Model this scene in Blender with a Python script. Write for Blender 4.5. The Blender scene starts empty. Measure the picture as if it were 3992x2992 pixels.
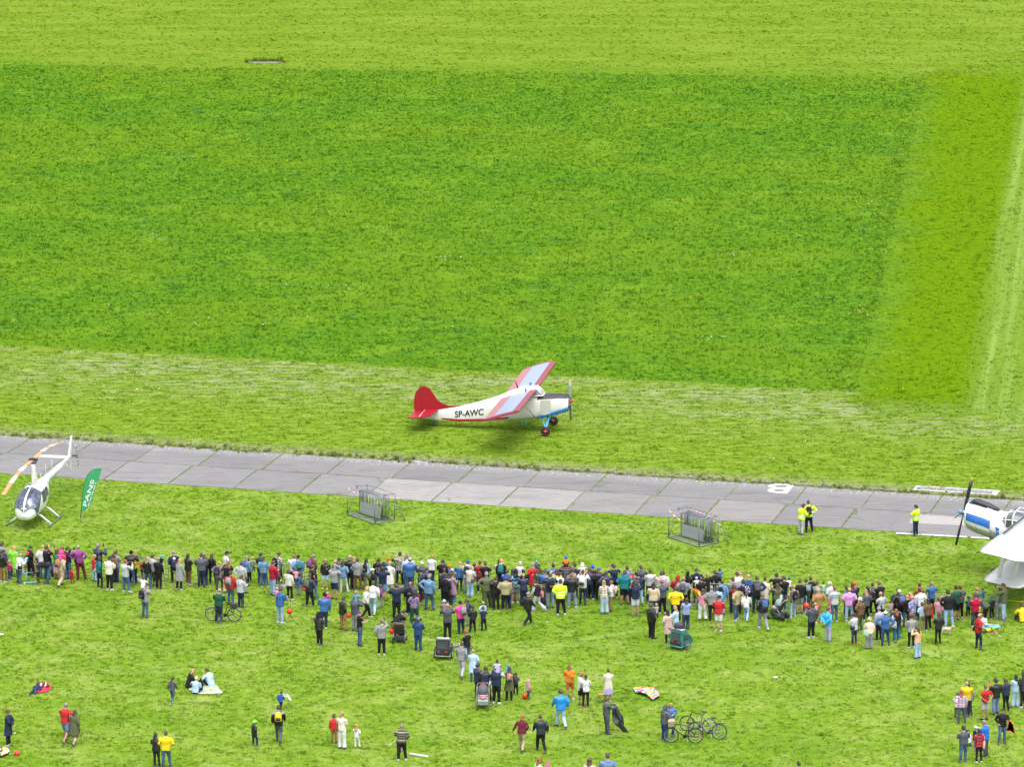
import bpy, bmesh, math, random, re
import numpy as np
from mathutils import Vector, Matrix, Euler
R = random.Random(7)
SC = bpy.context.scene
COL = SC.collection
# ------------------------------------------------------------------ camera, light, exposure
CAM_H, PITCH, FPX = 62.6, math.radians(13.0), 18990.0      # focal length in photo pixels (3992 wide)
cam = bpy.data.objects.new("camera", bpy.data.cameras.new("camera"))
COL.objects.link(cam)
cam.location = (0, 0, CAM_H)
cam.rotation_euler = (math.pi / 2 - PITCH, 0, 0)
cam.data.sensor_width = 36.0
cam.data.lens = 36.0 * FPX / 3992.0
cam.data.clip_start = 1.0
cam.data.clip_end = 6000.0
SC.camera = cam
world = bpy.data.worlds.new("World"); SC.world = world; world.use_nodes = True
wt = world.node_tree; wt.nodes.clear()
sky = wt.nodes.new("ShaderNodeTexSky"); sky.sky_type = 'NISHITA'; sky.sun_disc = False
SUN_EL, SUN_AZ = math.radians(68), math.radians(165)
sky.sun_elevation = SUN_EL; sky.sun_rotation = SUN_AZ
sky.air_density = 1.0; sky.dust_density = 5.0; sky.ozone_density = 1.0
hs = wt.nodes.new("ShaderNodeHueSaturation"); hs.inputs['Saturation'].default_value = 0.45
bg = wt.nodes.new("ShaderNodeBackground"); bg.inputs[1].default_value = 0.14
wo = wt.nodes.new("ShaderNodeOutputWorld")
wt.links.new(sky.outputs[0], hs.inputs['Color']); wt.links.new(hs.outputs[0], bg.inputs[0]); wt.links.new(bg.outputs[0], wo.inputs[0])
sun = bpy.data.objects.new("sun", bpy.data.lights.new("sun", 'SUN')); COL.objects.link(sun)
sun.data.energy = 0.85; sun.data.angle = math.radians(60); sun.data.color = (1.0, 0.96, 0.90)
# soft light from behind the camera, high up
sun.rotation_euler = Vector((-math.sin(SUN_AZ) * math.cos(SUN_EL), -math.cos(SUN_AZ) * math.cos(SUN_EL), -math.sin(SUN_EL))).to_track_quat('-Z', 'Y').to_euler()
SC.view_settings.view_transform = 'Standard'; SC.view_settings.look = 'None'
SC.view_settings.gamma = 1.0; SC.view_settings.exposure = 1.37
SC.render.engine = 'CYCLES'
SC.cycles.max_bounces = 5; SC.cycles.diffuse_bounces = 3; SC.cycles.transmission_bounces = 4; SC.cycles.transparent_max_bounces = 6

def G(px, py, z=0.0):
    """Point on the plane at height z seen at photo pixel (px, py)."""
    u, v = (px - 1996) / FPX, (py - 1496) / FPX
    dy = math.cos(PITCH) - v * math.sin(PITCH); dz = -math.sin(PITCH) - v * math.cos(PITCH)
    t = (z - CAM_H) / dz
    return Vector((u * t, dy * t, z))

def px_per_m(p):
    """Photo pixels per metre (across the view) at point p."""
    d = p.y * math.cos(PITCH) + (CAM_H - p.z) * math.sin(PITCH)
    return FPX / d

def height_at(px, py_foot, py_head):
    """Height of an upright thing whose foot and top are at these photo rows."""
    f = G(px, py_foot)
    v = (py_head - 1496) / FPX
    # solve height h on the vertical through f that projects to row py_head
    c, s = math.cos(PITCH), math.sin(PITCH)
    # cam coords: depth = y c + (H-h) s ; down = -(y s) + (H-h) c ; v = down/depth
    y = f.y
    k = v
    Hh = (k * y * c + y * s) / (c - k * s)
    return CAM_H - Hh

# ------------------------------------------------------------------ mesh builder
class MB:
    def __init__(self): self.v = []; self.f = []; self.m = []; self.sm = []
    def add(self, vs, fs, mi=0, smooth=True):
        o = len(self.v); self.v += [tuple(p) for p in vs]
        for f in fs:
            self.f.append([i + o for i in f]); self.m.append(mi); self.sm.append(smooth)
        return self
    def box(self, c, s, mi=0, M=None, taper=1.0):
        x, y, z = s[0] / 2, s[1] / 2, s[2] / 2; vs = []
        for k, t in ((-1, 1.0), (1, taper)):
            for a, b in ((-1, -1), (1, -1), (1, 1), (-1, 1)):
                p = Vector((a * x * t, b * y * t, k * z))
                vs.append((M @ p if M else p) + Vector(c))
        return self.add(vs, [(3, 2, 1, 0), (4, 5, 6, 7), (0, 1, 5, 4), (1, 2, 6, 5), (2, 3, 7, 6), (3, 0, 4, 7)], mi, False)
    def loft(self, rings, mi=0, smooth=True, cap=True, closed=True):
        n = len(rings[0]); vs = [p for r in rings for p in r]; fs = []
        for i in range(len(rings) - 1):
            for j in range(n if closed else n - 1):
                a, b = i * n + j, i * n + (j + 1) % n
                fs.append((a, b, b + n, a + n))
        if cap: fs.append(tuple(range(n))[::-1]); fs.append(tuple((len(rings) - 1) * n + j for j in range(n)))
        return self.add(vs, fs, mi, smooth)
    def tube(self, pts, r, mi=0, n=8, flat=1.0, cap=True, smooth=True):
        pts = [Vector(p) for p in pts]
        if not hasattr(r, '__len__'): r = [r] * len(pts)
        rings = []; up = None
        for i, p in enumerate(pts):
            d = (pts[min(i + 1, len(pts) - 1)] - pts[max(i - 1, 0)]).normalized()
            if up is None: up = Vector((0, 0, 1)) if abs(d.z) < .9 else Vector((0, 1, 0))
            a = d.cross(up).normalized(); b = a.cross(d).normalized(); up = b
            rings.append([p + (a * math.cos(2 * math.pi * k / n) * r[i] + b * math.sin(2 * math.pi * k / n) * r[i] * flat) for k in range(n)])
        return self.loft(rings, mi, smooth, cap)
    def rings(self, secs, mi=0, n=10, cap=True, power=2.0, smooth=True):
        """secs: (centre, rx, ry) horizontal super-ellipses stacked upward."""
        rs = []
        for c, rx, ry in secs:
            r = []
            for k in range(n):
                t = 2 * math.pi * k / n; cc, ss = math.cos(t), math.sin(t)
                r.append(Vector(c) + Vector((math.copysign(abs(cc) ** (2 / power), cc) * rx, math.copysign(abs(ss) ** (2 / power), ss) * ry, 0)))
            rs.append(r)
        return self.loft(rs, mi, smooth, cap)
    def ball(self, c, r, mi=0, n=10, m=6):
        if not hasattr(r, '__len__'): r = (r, r, r)
        rs = []
        for i in range(m + 1):
            a = math.pi * (i / m) - math.pi / 2; e = max(math.cos(a), 0.02)
            rs.append([Vector(c) + Vector((math.cos(2 * math.pi * k / n) * e * r[0], math.sin(2 * math.pi * k / n) * e * r[1], math.sin(a) * r[2])) for k in range(n)])
        return self.loft(rs, mi, True)
    def prism(self, poly, f0, f1, mi=0, smooth=False):
        """poly of 2D points; f0, f1 map a 2D point to the two 3D sides."""
        n = len(poly); vs = [f0(*p) for p in poly] + [f1(*p) for p in poly]
        fs = [tuple(range(n)), tuple(range(2 * n - 1, n - 1, -1))] + [(i, i + n, (i + 1) % n + n, (i + 1) % n) for i in range(n)]
        return self.add(vs, fs, mi, smooth)
    def torus(self, c, r1, r2, axis='Y', mi=0, n=20, m=6, flat=1.0):
        vs = []; fs = []
        for i in range(n):
            a = 2 * math.pi * i / n
            for j in range(m):
                b = 2 * math.pi * j / m; rr = r1 + r2 * math.cos(b); h = r2 * math.sin(b) * flat
                p = {'Y': (rr * math.cos(a), h, rr * math.sin(a)), 'X': (h, rr * math.cos(a), rr * math.sin(a)), 'Z': (rr * math.cos(a), rr * math.sin(a), h)}[axis]
                vs.append(Vector(p) + Vector(c)); fs.append((i * m + j, ((i + 1) % n) * m + j, ((i + 1) % n) * m + (j + 1) % m, i * m + (j + 1) % m))
        return self.add(vs, fs, mi, True)
    def disc(self, c, r, w, axis='Y', mi=0, n=16):
        c = Vector(c); d = {'Y': Vector((0, w / 2, 0)), 'X': Vector((w / 2, 0, 0)), 'Z': Vector((0, 0, w / 2))}[axis]
        return self.tube([c - d, c + d], r, mi, n)
    def mesh(self, name, mats):
        me = bpy.data.meshes.new(name); me.from_pydata(self.v, [], self.f)
        for m in mats: me.materials.append(m)
        me.polygons.foreach_set('material_index', self.m); me.polygons.foreach_set('use_smooth', self.sm)
        bm = bmesh.new(); bm.from_mesh(me); bmesh.ops.recalc_face_normals(bm, faces=bm.faces); bm.to_mesh(me); bm.free()
        me.update(); return me

def link(name, data, parent=None, loc=None, rot=None):
    o = bpy.data.objects.new(name, data); COL.objects.link(o)
    if parent: o.parent = parent
    if loc is not None: o.location = loc
    if rot is not None: o.rotation_euler = rot
    return o
def tag(o, label=None, cat=None, group=None, kind=None):
    if label: o['label'] = label
    if cat: o['category'] = cat
    if group: o['group'] = group
    if kind: o['kind'] = kind
    return o
def part(name, mb, mats, parent=None, **k):
    if not isinstance(mats, (list, tuple)): mats = [mats]
    return link(name, mb.mesh(name, mats), parent, **k)
def copy_tree(o, parent=None):
    c = o.copy(); COL.objects.link(c)
    if parent: c.parent = parent
    for ch in o.children: copy_tree(ch, c)
    return c

# ------------------------------------------------------------------ materials
class NT:
    """small node-tree helper"""
    def __init__(s, t): s.t = t; s.n = t.nodes; s.l = t.links
    def node(s, typ, **kw):
        nd = s.n.new(typ)
        for k, v in kw.items(): setattr(nd, k, v)
        return nd
    def put(s, sock, v):
        if v is None: return
        if isinstance(v, bpy.types.NodeSocket): s.l.new(v, sock)
        elif hasattr(v, '__len__') and sock.type == 'RGBA' and len(v) == 3: sock.default_value = (*v, 1)
        else: sock.default_value = v
    def math(s, op, a, b=None, c=None, clamp=False):
        nd = s.node('ShaderNodeMath', operation=op, use_clamp=clamp)
        for i, v in enumerate((a, b, c)): s.put(nd.inputs[i], v)
        return nd.outputs[0]
    def mix(s, f, a, b, mode='MIX'):
        nd = s.node('ShaderNodeMixRGB', blend_type=mode); s.put(nd.inputs[0], f); s.put(nd.inputs[1], a); s.put(nd.inputs[2], b); return nd.outputs[0]
    def noise(s, vec, scale, detail=4, rough=.55, out=0, dist=0):
        nd = s.node('ShaderNodeTexNoise'); s.put(nd.inputs['Vector'], vec); nd.inputs['Scale'].default_value = scale
        nd.inputs['Detail'].default_value = detail; nd.inputs['Roughness'].default_value = rough; nd.inputs['Distortion'].default_value = dist
        return nd.outputs[out]
    def ramp(s, f, stops):
        nd = s.node('ShaderNodeValToRGB'); e = nd.color_ramp.elements
        while len(e) < len(stops): e.new(.5)
        for i, (p, c) in enumerate(stops): e[i].position = p; e[i].color = (*c, 1) if len(c) == 3 else c
        s.put(nd.inputs[0], f); return nd.outputs[0]
    def step(s, x, a, b):
        nd = s.node('ShaderNodeMapRange', interpolation_type='SMOOTHSTEP'); s.put(nd.inputs[0], x)
        nd.inputs[1].default_value = a; nd.inputs[2].default_value = b; return nd.outputs[0]
    def mapping(s, vec, scale=(1, 1, 1), rot=(0, 0, 0), loc=(0, 0, 0)):
        nd = s.node('ShaderNodeMapping'); s.put(nd.inputs[0], vec); nd.inputs['Scale'].default_value = scale; nd.inputs['Rotation'].default_value = rot; nd.inputs['Location'].default_value = loc
        return nd.outputs[0]
    def bump(s, h, strength=.3, dist=.02):
        nd = s.node('ShaderNodeBump'); s.put(nd.inputs['Height'], h); nd.inputs['Strength'].default_value = strength; nd.inputs['Distance'].default_value = dist; return nd.outputs[0]

def mat(name, build=None, color=(.5, .5, .5), rough=.6, metal=0, spec=None, noise=0.0, nscale=8, bump=0, alpha=None, trans=None, coat=None):
    m = bpy.data.materials.new(name); m.use_nodes = True; t = NT(m.node_tree); b = m.node_tree.nodes['Principled BSDF']
    t.b = b; b.inputs['Roughness'].default_value = rough; b.inputs['Metallic'].default_value = metal
    if spec is not None: b.inputs['Specular IOR Level'].default_value = spec
    if coat: b.inputs['Coat Weight'].default_value = coat
    if trans: b.inputs['Transmission Weight'].default_value = trans
    if build: build(t, b)
    else:
        tc = t.node('ShaderNodeTexCoord').outputs['Object']
        n = t.noise(tc, nscale, 5)
        k = noise if noise else .06
        c = t.mix(n, tuple(max(0, x * (1 - k * 1.6)) for x in color), tuple(min(1, x * (1 + k * 1.4)) for x in color))
        t.put(b.inputs['Base Color'], c)
        if bump: t.put(b.inputs['Normal'], t.bump(n, bump, .02))
    return m

def srgb(r, g, b):
    f = lambda c: (c / 255 / 12.92) if c / 255 <= .04045 else ((c / 255 + .055) / 1.055) ** 2.4
    return (f(r), f(g), f(b))
# ------------------------------------------------------------------ ground zones
def line(a, b):
    """(nx, ny, c) with n . p + c = signed distance (positive on the left of a->b)."""
    d = Vector((b.x - a.x, b.y - a.y)).normalized(); n = Vector((-d.y, d.x))
    return (n.x, n.y, -(n.x * a.x + n.y * a.y))
L_FAR = line(G(3500, 287), G(0, 236))           # meadow is on the near side
L_RIGHT = line(G(3390, 1500), G(3590, 520))     # meadow is on the left side
L_NEAR = line(G(0, 1346), G(3480, 1535))        # meadow is on the far side
L_TRACK = line(G(3790, 1500), G(3960, 560))
AX0, AX1 = G(0, 1769), G(3739, 2011)            # centre joint of the taxiway
AX = (AX1 - AX0).normalized(); AY = Vector((-AX.y, AX.x, 0))
L_AX = line(AX0, AX1)
def dist_l(L, p): return L[0] * p.x + L[1] * p.y + L[2]
W_FAR = 3.75; W_NEAR = 4.15                      # slab depth on the far and near side of the centre joint

FC = bpy.data.node_groups.new("field_colour", 'ShaderNodeTree')
for nm, ty in (('Colour', 'NodeSocketColor'), ('Hay', 'NodeSocketFloat'), ('Meadow', 'NodeSocketFloat')): FC.interface.new_socket(nm, in_out='OUTPUT', socket_type=ty)
t = NT(FC); go = t.node('NodeGroupOutput')
pos = t.node('ShaderNodeNewGeometry').outputs['Position']
sep = t.node('ShaderNodeSeparateXYZ'); t.put(sep.inputs[0], pos)
X, Y = sep.outputs[0], sep.outputs[1]
flat = t.node('ShaderNodeCombineXYZ'); t.put(flat.inputs[0], X); t.put(flat.inputs[1], Y); P = flat.outputs[0]
def sd(L, wob=0.0, sc=.25):
    d = t.math('ADD', t.math('ADD', t.math('MULTIPLY', X, L[0]), t.math('MULTIPLY', Y, L[1])), L[2])
    if wob: d = t.math('ADD', d, t.math('MULTIPLY', t.math('SUBTRACT', t.noise(P, sc, 3), .5), wob))
    return d
dF, dR, dN, dT, dA = t.math('ADD', sd(L_FAR, 9, .10), t.math('MULTIPLY', t.math('SUBTRACT', t.noise(P, .9, 4, .7), .5), 6.0)), t.math('ADD', sd(L_RIGHT, 6.5, .16), t.math('MULTIPLY', t.math('SUBTRACT', t.noise(P, 1.1, 4, .7), .5), 5.0)), sd(L_NEAR, 1.6, .5), sd(L_TRACK), sd(L_AX, .8, 1.1)
meadow = t.math('MULTIPLY', t.math('MULTIPLY', t.step(dF, -3, 5), t.step(dR, -2.5, 2.0)), t.step(dN, -.35, .5))
n1, n2, n3, n4 = t.noise(P, .07, 3), t.noise(P, .45, 4, .6), t.noise(P, 2.3, 4, .62), t.noise(P, 9, 3, .6)
# streaks lying along the mowing direction
ang = math.atan2(AX.y, AX.x)
PS = t.mapping(P, scale=(.8, 2.2, 1), rot=(0, 0, -ang)); ns = t.noise(PS, 1.0, 5, .65)
PS2 = t.mapping(P, scale=(.10, .42, 1), rot=(0, 0, -ang)); ns2 = t.noise(PS2, 1.0, 3, .5)
PM_ = t.mapping(P, scale=(.35, .8, 1)); mg = t.ramp(n3, [(.28, (.042, .105, .009)), (.45, (.064, .152, .010)), (.58, (.092, .200, .012)), (.78, (.150, .270, .024))])
mg = t.mix(t.math('MULTIPLY', t.step(n2, .5, .72), .6), mg, (.050, .150, .026))
mg = t.mix(t.math('MULTIPLY', t.step(n1, .42, .62), .5), mg, (.12, .20, .012)); mg = t.mix(t.math('MULTIPLY', t.step(t.noise(P, .22, 5, .65), .52, .64), .5), mg, (.14, .24, .020)); mg = t.mix(t.math('MULTIPLY', t.step(t.noise(PM_, 1.0, 4, .6), .55, .68), .5), mg, (.028, .105, .020)); mg = t.mix(1.0, mg, (1.06, 1.10, .98), 'MULTIPLY')
far = t.ramp(n3, [(.3, (.100, .175, .010)), (.5, (.155, .235, .018)), (.72, (.215, .300, .035))])
far = t.mix(t.math('MULTIPLY', t.step(ns2, .40, .62), .55), far, (.23, .295, .040))
right = t.ramp(n3, [(.3, (.085, .165, .004)), (.55, (.135, .220, .005)), (.75, (.180, .260, .010))])
near = t.ramp(n3, [(.25, (.080, .160, .007)), (.42, (.115, .207, .010)), (.58, (.155, .252, .017)), (.80, (.220, .325, .036))])
near = t.mix(t.math('MULTIPLY', t.step(n2, .42, .70), .60), near, (.225, .30, .045)); near = t.mix(t.math('MULTIPLY', t.step(t.noise(P, .9, 5, .7), .54, .70), .40), near, (.29, .33, .075)); near = t.mix(t.math('MULTIPLY', t.step(t.noise(P, .28, 4, .6), .50, .66), .42), near, (.085, .185, .008))
near = t.mix(t.math('MULTIPLY', t.step(n1, .50, .62), .35), near, (.095, .20, .008))
mow = t.ramp(ns, [(.30, (.070, .150, .006)), (.5, (.125, .220, .010)), (.72, (.210, .300, .035))])
hay = t.math('MULTIPLY', t.math('MULTIPLY', t.step(t.math('MULTIPLY', dN, -1), .1, .6), t.math('SUBTRACT', 1.0, t.step(t.math('MULTIPLY', dN, -1), 3.5, 15.0))), t.step(ns, .40, .62))
hay = t.math('MULTIPLY', t.math('MULTIPLY', hay, t.step(ns2, .30, .62)), .8)
edge_far = t.math('MULTIPLY', t.step(dA, W_FAR - .3, W_FAR + .2), t.math('SUBTRACT', 1.0, t.step(dA, W_FAR + .6, W_FAR + 2.8)))
hay2 = t.math('MULTIPLY', edge_far, t.step(n3, .36, .60))
mow = t.mix(t.math('MULTIPLY', hay, .80), mow, t.ramp(n4, [(.3, (.19, .215, .080)), (.7, (.33, .345, .155))]))
mow = t.mix(t.math('MULTIPLY', hay2, .75), mow, t.ramp(n4, [(.3, (.14, .13, .05)), (.7, (.33, .31, .15))]))
rmask = t.step(dR, .8, -.8)
is_far_side = t.step(dA, 2.0, 3.0)          # beyond the taxiway
trc = t.node('ShaderNodeCombineXYZ'); t.put(trc.inputs[0], t.math('MULTIPLY', dT, 1.5)); t.put(trc.inputs[1], t.math('MULTIPLY', Y, .02)); trv = trc.outputs[0]
tr = t.math('MULTIPLY', t.math('MULTIPLY', t.step(dT, .6, -.6), .65), t.step(t.noise(trv, 1.0, 3), .42, .68))
right = t.mix(t.step(dT, .8, -.8), right, (.175, .255, .050)); right = t.mix(tr, right, (.31, .40, .16))
near = t.mix(1.0, near, (1.15, 1.13, 1.75), 'MULTIPLY'); mow = t.mix(1.0, mow, (1.17, 1.10, 1.8), 'MULTIPLY'); right = t.mix(1.0, right, (.88, .96, .6), 'MULTIPLY'); right = t.mix(.18, right, mg); far = t.mix(1.0, far, (.82, .91, .86), 'MULTIPLY')
col = t.mix(is_far_side, near, mow)
beyond = t.step(dN, -.2, .3)
rr = t.math('MULTIPLY', rmask, t.step(dN, -9, .5))
col = t.mix(t.math('MULTIPLY', beyond, t.math('SUBTRACT', 1.0, meadow)), col, far)
col = t.mix(t.math('MULTIPLY', t.math('MULTIPLY', rr, is_far_side), t.step(dF, -8, 4)), col, right)
col = t.mix(meadow, col, mg)
col = t.mix(t.math('MULTIPLY', t.math('SUBTRACT', n4, .5), .5, clamp=True), col, (.30, .38, .07))
def ring(c, r, w, k, colr, seg=(0, 6.3)):
    global col
    dx, dy = t.math('SUBTRACT', X, c.x), t.math('SUBTRACT', Y, c.y); dd = t.math('SQRT', t.math('ADD', t.math('MULTIPLY', dx, dx), t.math('MULTIPLY', dy, dy)))
    dd = t.math('ADD', dd, t.math('MULTIPLY', t.math('SUBTRACT', n2, .5), 1.2)); m = t.step(t.math('ABSOLUTE', t.math('SUBTRACT', dd, r)), w, w * .2)
    m = t.math('MULTIPLY', m, t.step(t.noise(P, .35, 3), .46, .58)); col = t.mix(t.math('MULTIPLY', m, k), col, colr)
for c_, r_, w_, k_ in ((G(2120, 2120), 2.6, .28, .40), (G(2330, 2140), 4.2, .24, .35), (G(2280, 2080), 9.0, .22, .30), (G(2500, 1750), 6.5, .20, .25), (G(1250, 860), 12, .3, .14), (G(600, 2300), 14, .35, .3), (G(2900, 2700), 11, .35, .3)): ring(c_, r_, w_, k_, (.30, .40, .13))
t.put(go.inputs[0], col); t.put(go.inputs[1], t.math('MAXIMUM', hay, hay2)); t.put(go.inputs[2], meadow)

def soil(t, b):
    g = t.node('ShaderNodeGroup'); g.node_tree = FC
    pos = t.node('ShaderNodeNewGeometry').outputs['Position']
    n = t.noise(pos, 14, 4, .7); m = t.noise(pos, 3.2, 5, .65)
    c = t.mix(1.0, g.outputs[0], t.ramp(n, [(.32, (.74, .77, .72)), (.52, (.97, .97, .97)), (.72, (1.16, 1.13, 1.1))]), 'MULTIPLY')
    t.put(b.inputs['Base Color'], c); b.inputs['Roughness'].default_value = .95; b.inputs['Specular IOR Level'].default_value = .0
    t.put(b.inputs['Normal'], t.bump(t.math('ADD', t.math('MULTIPLY', m, 3.0), n), .7, .12))
M_soil = mat("grass_ground", soil)
def blade(t, b):
    g = t.node('ShaderNodeGroup'); g.node_tree = FC
    oi = t.node('ShaderNodeObjectInfo').outputs['Random']
    k = t.ramp(oi, [(0, (.86, .90, .86)), (.5, (1.03, 1.03, .98)), (1, (1.22, 1.17, 1.15))])
    c = t.mix(1.0, g.outputs[0], k, 'MULTIPLY')
    t.put(b.inputs['Base Color'], c); b.inputs['Roughness'].default_value = .65; b.inputs['Specular IOR Level'].default_value = .0
    tl = t.node('ShaderNodeBsdfTranslucent'); t.put(tl.inputs[0], c); mx = t.node('ShaderNodeMixShader'); mx.inputs[0].default_value = .52
    t.l.new(b.outputs[0], mx.inputs[1]); t.l.new(tl.outputs[0], mx.inputs[2])
    t.l.new(mx.outputs[0], [n for n in t.n if n.type == 'OUTPUT_MATERIAL'][0].inputs[0])
M_blade = mat("grass_blade", blade)

g = MB(); nx, ny = 60, 60
S = 3000.0
def gx(i): u = i / nx * 2 - 1; return math.copysign(abs(u) ** 2.2, u) * S
vs = [(gx(i), 280 + gx(j), 0) for j in range(ny + 1) for i in range(nx + 1)]
fs = [(j * (nx + 1) + i, j * (nx + 1) + i + 1, (j + 1) * (nx + 1) + i + 1, (j + 1) * (nx + 1) + i) for j in range(ny) for i in range(nx)]
g.add(vs, fs, 0, True)
ground = part("ground", g, M_soil); tag(ground, "wide green grass field of the airfield", kind='structure')

# ---- tufts (sources are never linked to the scene; geometry nodes scatter them)
TUFTS = bpy.data.collections.new("tuft_sources")
def tuft(k, n, h, spread, w, lean):
    r = random.Random(k); b = MB()
    for i in range(n):
        a = r.uniform(0, 6.283); rad = spread * math.sqrt(r.random()); x, y = rad * math.cos(a), rad * math.sin(a)
        la = r.uniform(0, 6.283); l = lean * r.uniform(.3, 1.2); hh = h * r.uniform(.6, 1.15); wd = w * r.uniform(.7, 1.3)
        dx, dy = math.cos(la), math.sin(la); px_, py_ = -dy * wd / 2, dx * wd / 2
        b.add([(x - px_, y - py_, -.01), (x + px_, y + py_, -.01), (x + px_ * .8 + dx * l * .35, y + py_ * .8 + dy * l * .35, hh * .6), (x - px_ * .8 + dx * l * .35, y - py_ * .8 + dy * l * .35, hh * .6), (x + dx * l, y + dy * l, hh)],
              [(0, 1, 2, 3), (3, 2, 4)], 0, True)
    return b
def tuft_coll(name, specs):
    c = bpy.data.collections.new(name)
    for i, s in enumerate(specs):
        me = tuft(i * 13 + 5, *s).mesh(name, [M_blade]); c.objects.link(bpy.data.objects.new(name, me))
    return c
C_SHORT = tuft_coll("short_tuft", [(16, .060, .17, .030, .05), (18, .050, .20, .028, .06), (12, .085, .12, .030, .06), (16, .045, .22, .030, .05), (14, .11, .10, .026, .07)])
C_TALL = tuft_coll("tall_tuft", [(16, .17, .20, .034, .12), (14, .22, .16, .030, .14), (18, .13, .24, .036, .10), (12, .28, .12, .030, .18)])
C_WEED = tuft_coll("weed_tuft", [(26, .20, .13, .040, .18), (22, .14, .16, .040, .14), (24, .28, .11, .034, .16), (20, .10, .18, .035, .12)])

def scatter(name, mb, coll, density, smin, smax, seed, mats, label, noise_w=0.0, nscale=.9, mound=0.0):
    o = part(name, mb, mats); tag(o, label, 'grass', kind='stuff')
    ng = bpy.data.node_groups.new(name + "_nodes", 'GeometryNodeTree')
    ng.interface.new_socket('Geometry', in_out='INPUT', socket_type='NodeSocketGeometry'); ng.interface.new_socket('Geometry', in_out='OUTPUT', socket_type='NodeSocketGeometry')
    q = NT(ng); gi, gg = q.node('NodeGroupInput'), q.node('NodeGroupOutput')
    d = q.node('GeometryNodeDistributePointsOnFaces'); ng.links.new(gi.outputs[0], d.inputs['Mesh']); d.inputs['Seed'].default_value = seed
    if noise_w:
        p = q.node('GeometryNodeInputPosition').outputs[0]; nn = q.node('ShaderNodeTexNoise'); q.put(nn.inputs['Vector'], p); nn.inputs['Scale'].default_value = nscale; nn.inputs['Detail'].default_value = 3
        mr = q.node('ShaderNodeMapRange'); q.put(mr.inputs[0], nn.outputs[0]); mr.inputs[1].default_value = .36; mr.inputs[2].default_value = .64; mr.inputs[3].default_value = density * (1 - noise_w); mr.inputs[4].default_value = density * (1 + noise_w)
        q.put(d.inputs['Density'], mr.outputs[0])
    else: d.inputs['Density'].default_value = density
    ci = q.node('GeometryNodeCollectionInfo'); ci.inputs[0].default_value = coll; ci.inputs['Separate Children'].default_value = True; ci.inputs['Reset Children'].default_value = True
    io = q.node('GeometryNodeInstanceOnPoints'); ng.links.new(d.outputs['Points'], io.inputs['Points']); ng.links.new(ci.outputs[0], io.inputs['Instance']); io.inputs['Pick Instance'].default_value = True
    rv = q.node('FunctionNodeRandomValue', data_type='FLOAT_VECTOR'); rv.inputs[0].default_value = (-.12, -.12, 0); rv.inputs[1].default_value = (.12, .12, 6.283)
    er = q.node('FunctionNodeEulerToRotation'); ng.links.new(rv.outputs[0], er.inputs[0]); ng.links.new(er.outputs[0], io.inputs['Rotation'])
    rs = q.node('FunctionNodeRandomValue', data_type='FLOAT'); rs.inputs[2].default_value = smin; rs.inputs[3].default_value = smax; rs.inputs['Seed'].default_value = 9
    if mound:
        mp = q.node('GeometryNodeInputPosition').outputs[0]; vm = q.node('ShaderNodeVectorMath', operation='MULTIPLY'); q.put(vm.inputs[0], mp); vm.inputs[1].default_value = (.75, 1.25, 1)
        mn = q.node('ShaderNodeTexNoise'); q.put(mn.inputs['Vector'], vm.outputs[0]); mn.inputs['Scale'].default_value = mound; mn.inputs['Detail'].default_value = 3
        mr2 = q.node('ShaderNodeMapRange'); q.put(mr2.inputs[0], mn.outputs[0]); mr2.inputs[1].default_value = .34; mr2.inputs[2].default_value = .68; mr2.inputs[3].default_value = .5; mr2.inputs[4].default_value = 1.25
        q.put(io.inputs['Scale'], q.math('MULTIPLY', rs.outputs[1], mr2.outputs[0]))
    else: ng.links.new(rs.outputs[1], io.inputs['Scale'])
    ng.links.new(io.outputs[0], gg.inputs[0])
    md = o.modifiers.new("scatter", 'NODES'); md.node_group = ng
    return o
def quad(mb, pts, z=0.004, n=1): mb.add([(p.x, p.y, z) for p in pts], [tuple(range(len(pts)))], 0, False); return mb
def on_ax(p, off):  # the point with the same position along the taxiway at a given offset
    s = (p - AX0).dot(AX); return AX0 + AX * s + AY * off
def pull(p, q, m): return p + (q - p).normalized() * m
# meadow polygon, clipped to what the photo shows plus a margin
def isect(L1, L2):
    A = np.array([[L1[0], L1[1]], [L2[0], L2[1]]]); x = np.linalg.solve(A, [-L1[2], -L2[2]]); return Vector((x[0], x[1], 0))
LM = line(G(-160, 300), G(-160, 1400))
mA, mB_, mC, mD = isect(L_NEAR, LM), isect(L_NEAR, L_RIGHT), isect(L_FAR, L_RIGHT), isect(L_FAR, LM)
scatter("meadow_grass", quad(MB(), [mA, mB_ + Vector((-.6, 0, 0)), mC + Vector((-.6, -2, 0)), mD + Vector((0, -2, 0))]), C_TALL, 10.0, .32, .68, 3, M_soil, "long dark green meadow grass in the unmown middle of the field", .35, .55, .85)
mo = quad(MB(), [on_ax(G(-160, 1650), W_FAR + .5), on_ax(G(4150, 1950), W_FAR + .5), G(4150, 1560), mB_, mA])
scatter("mown_grass", mo, C_SHORT, 12.0, .5, .95, 4, M_soil, "short mown grass strip beyond the concrete taxiway, strewn with dry clippings", .4, .8, 1.1)
nr = quad(MB(), [G(-160, 3080), G(4150, 3080), on_ax(G(4150, 2110), -W_NEAR - .05), on_ax(G(-160, 1850), -W_NEAR - .05)])
scatter("lawn_grass", nr, C_SHORT, 17.0, .5, .95, 5, M_soil, "short green grass the crowd stands on, near side of the taxiway", .4, .8, 1.2)
fa = quad(MB(), [mD + Vector((0, -3, 0)), mC + Vector((0, -3, 0)), G(4150, 200), G(4200, -60), G(-220, -60)])
scatter('far_grass', fa, C_SHORT, 3.0, .7, 1.3, 16, M_soil, 'pale mown grass of the far runway beyond the meadow', .4, .5, .8)
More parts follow.
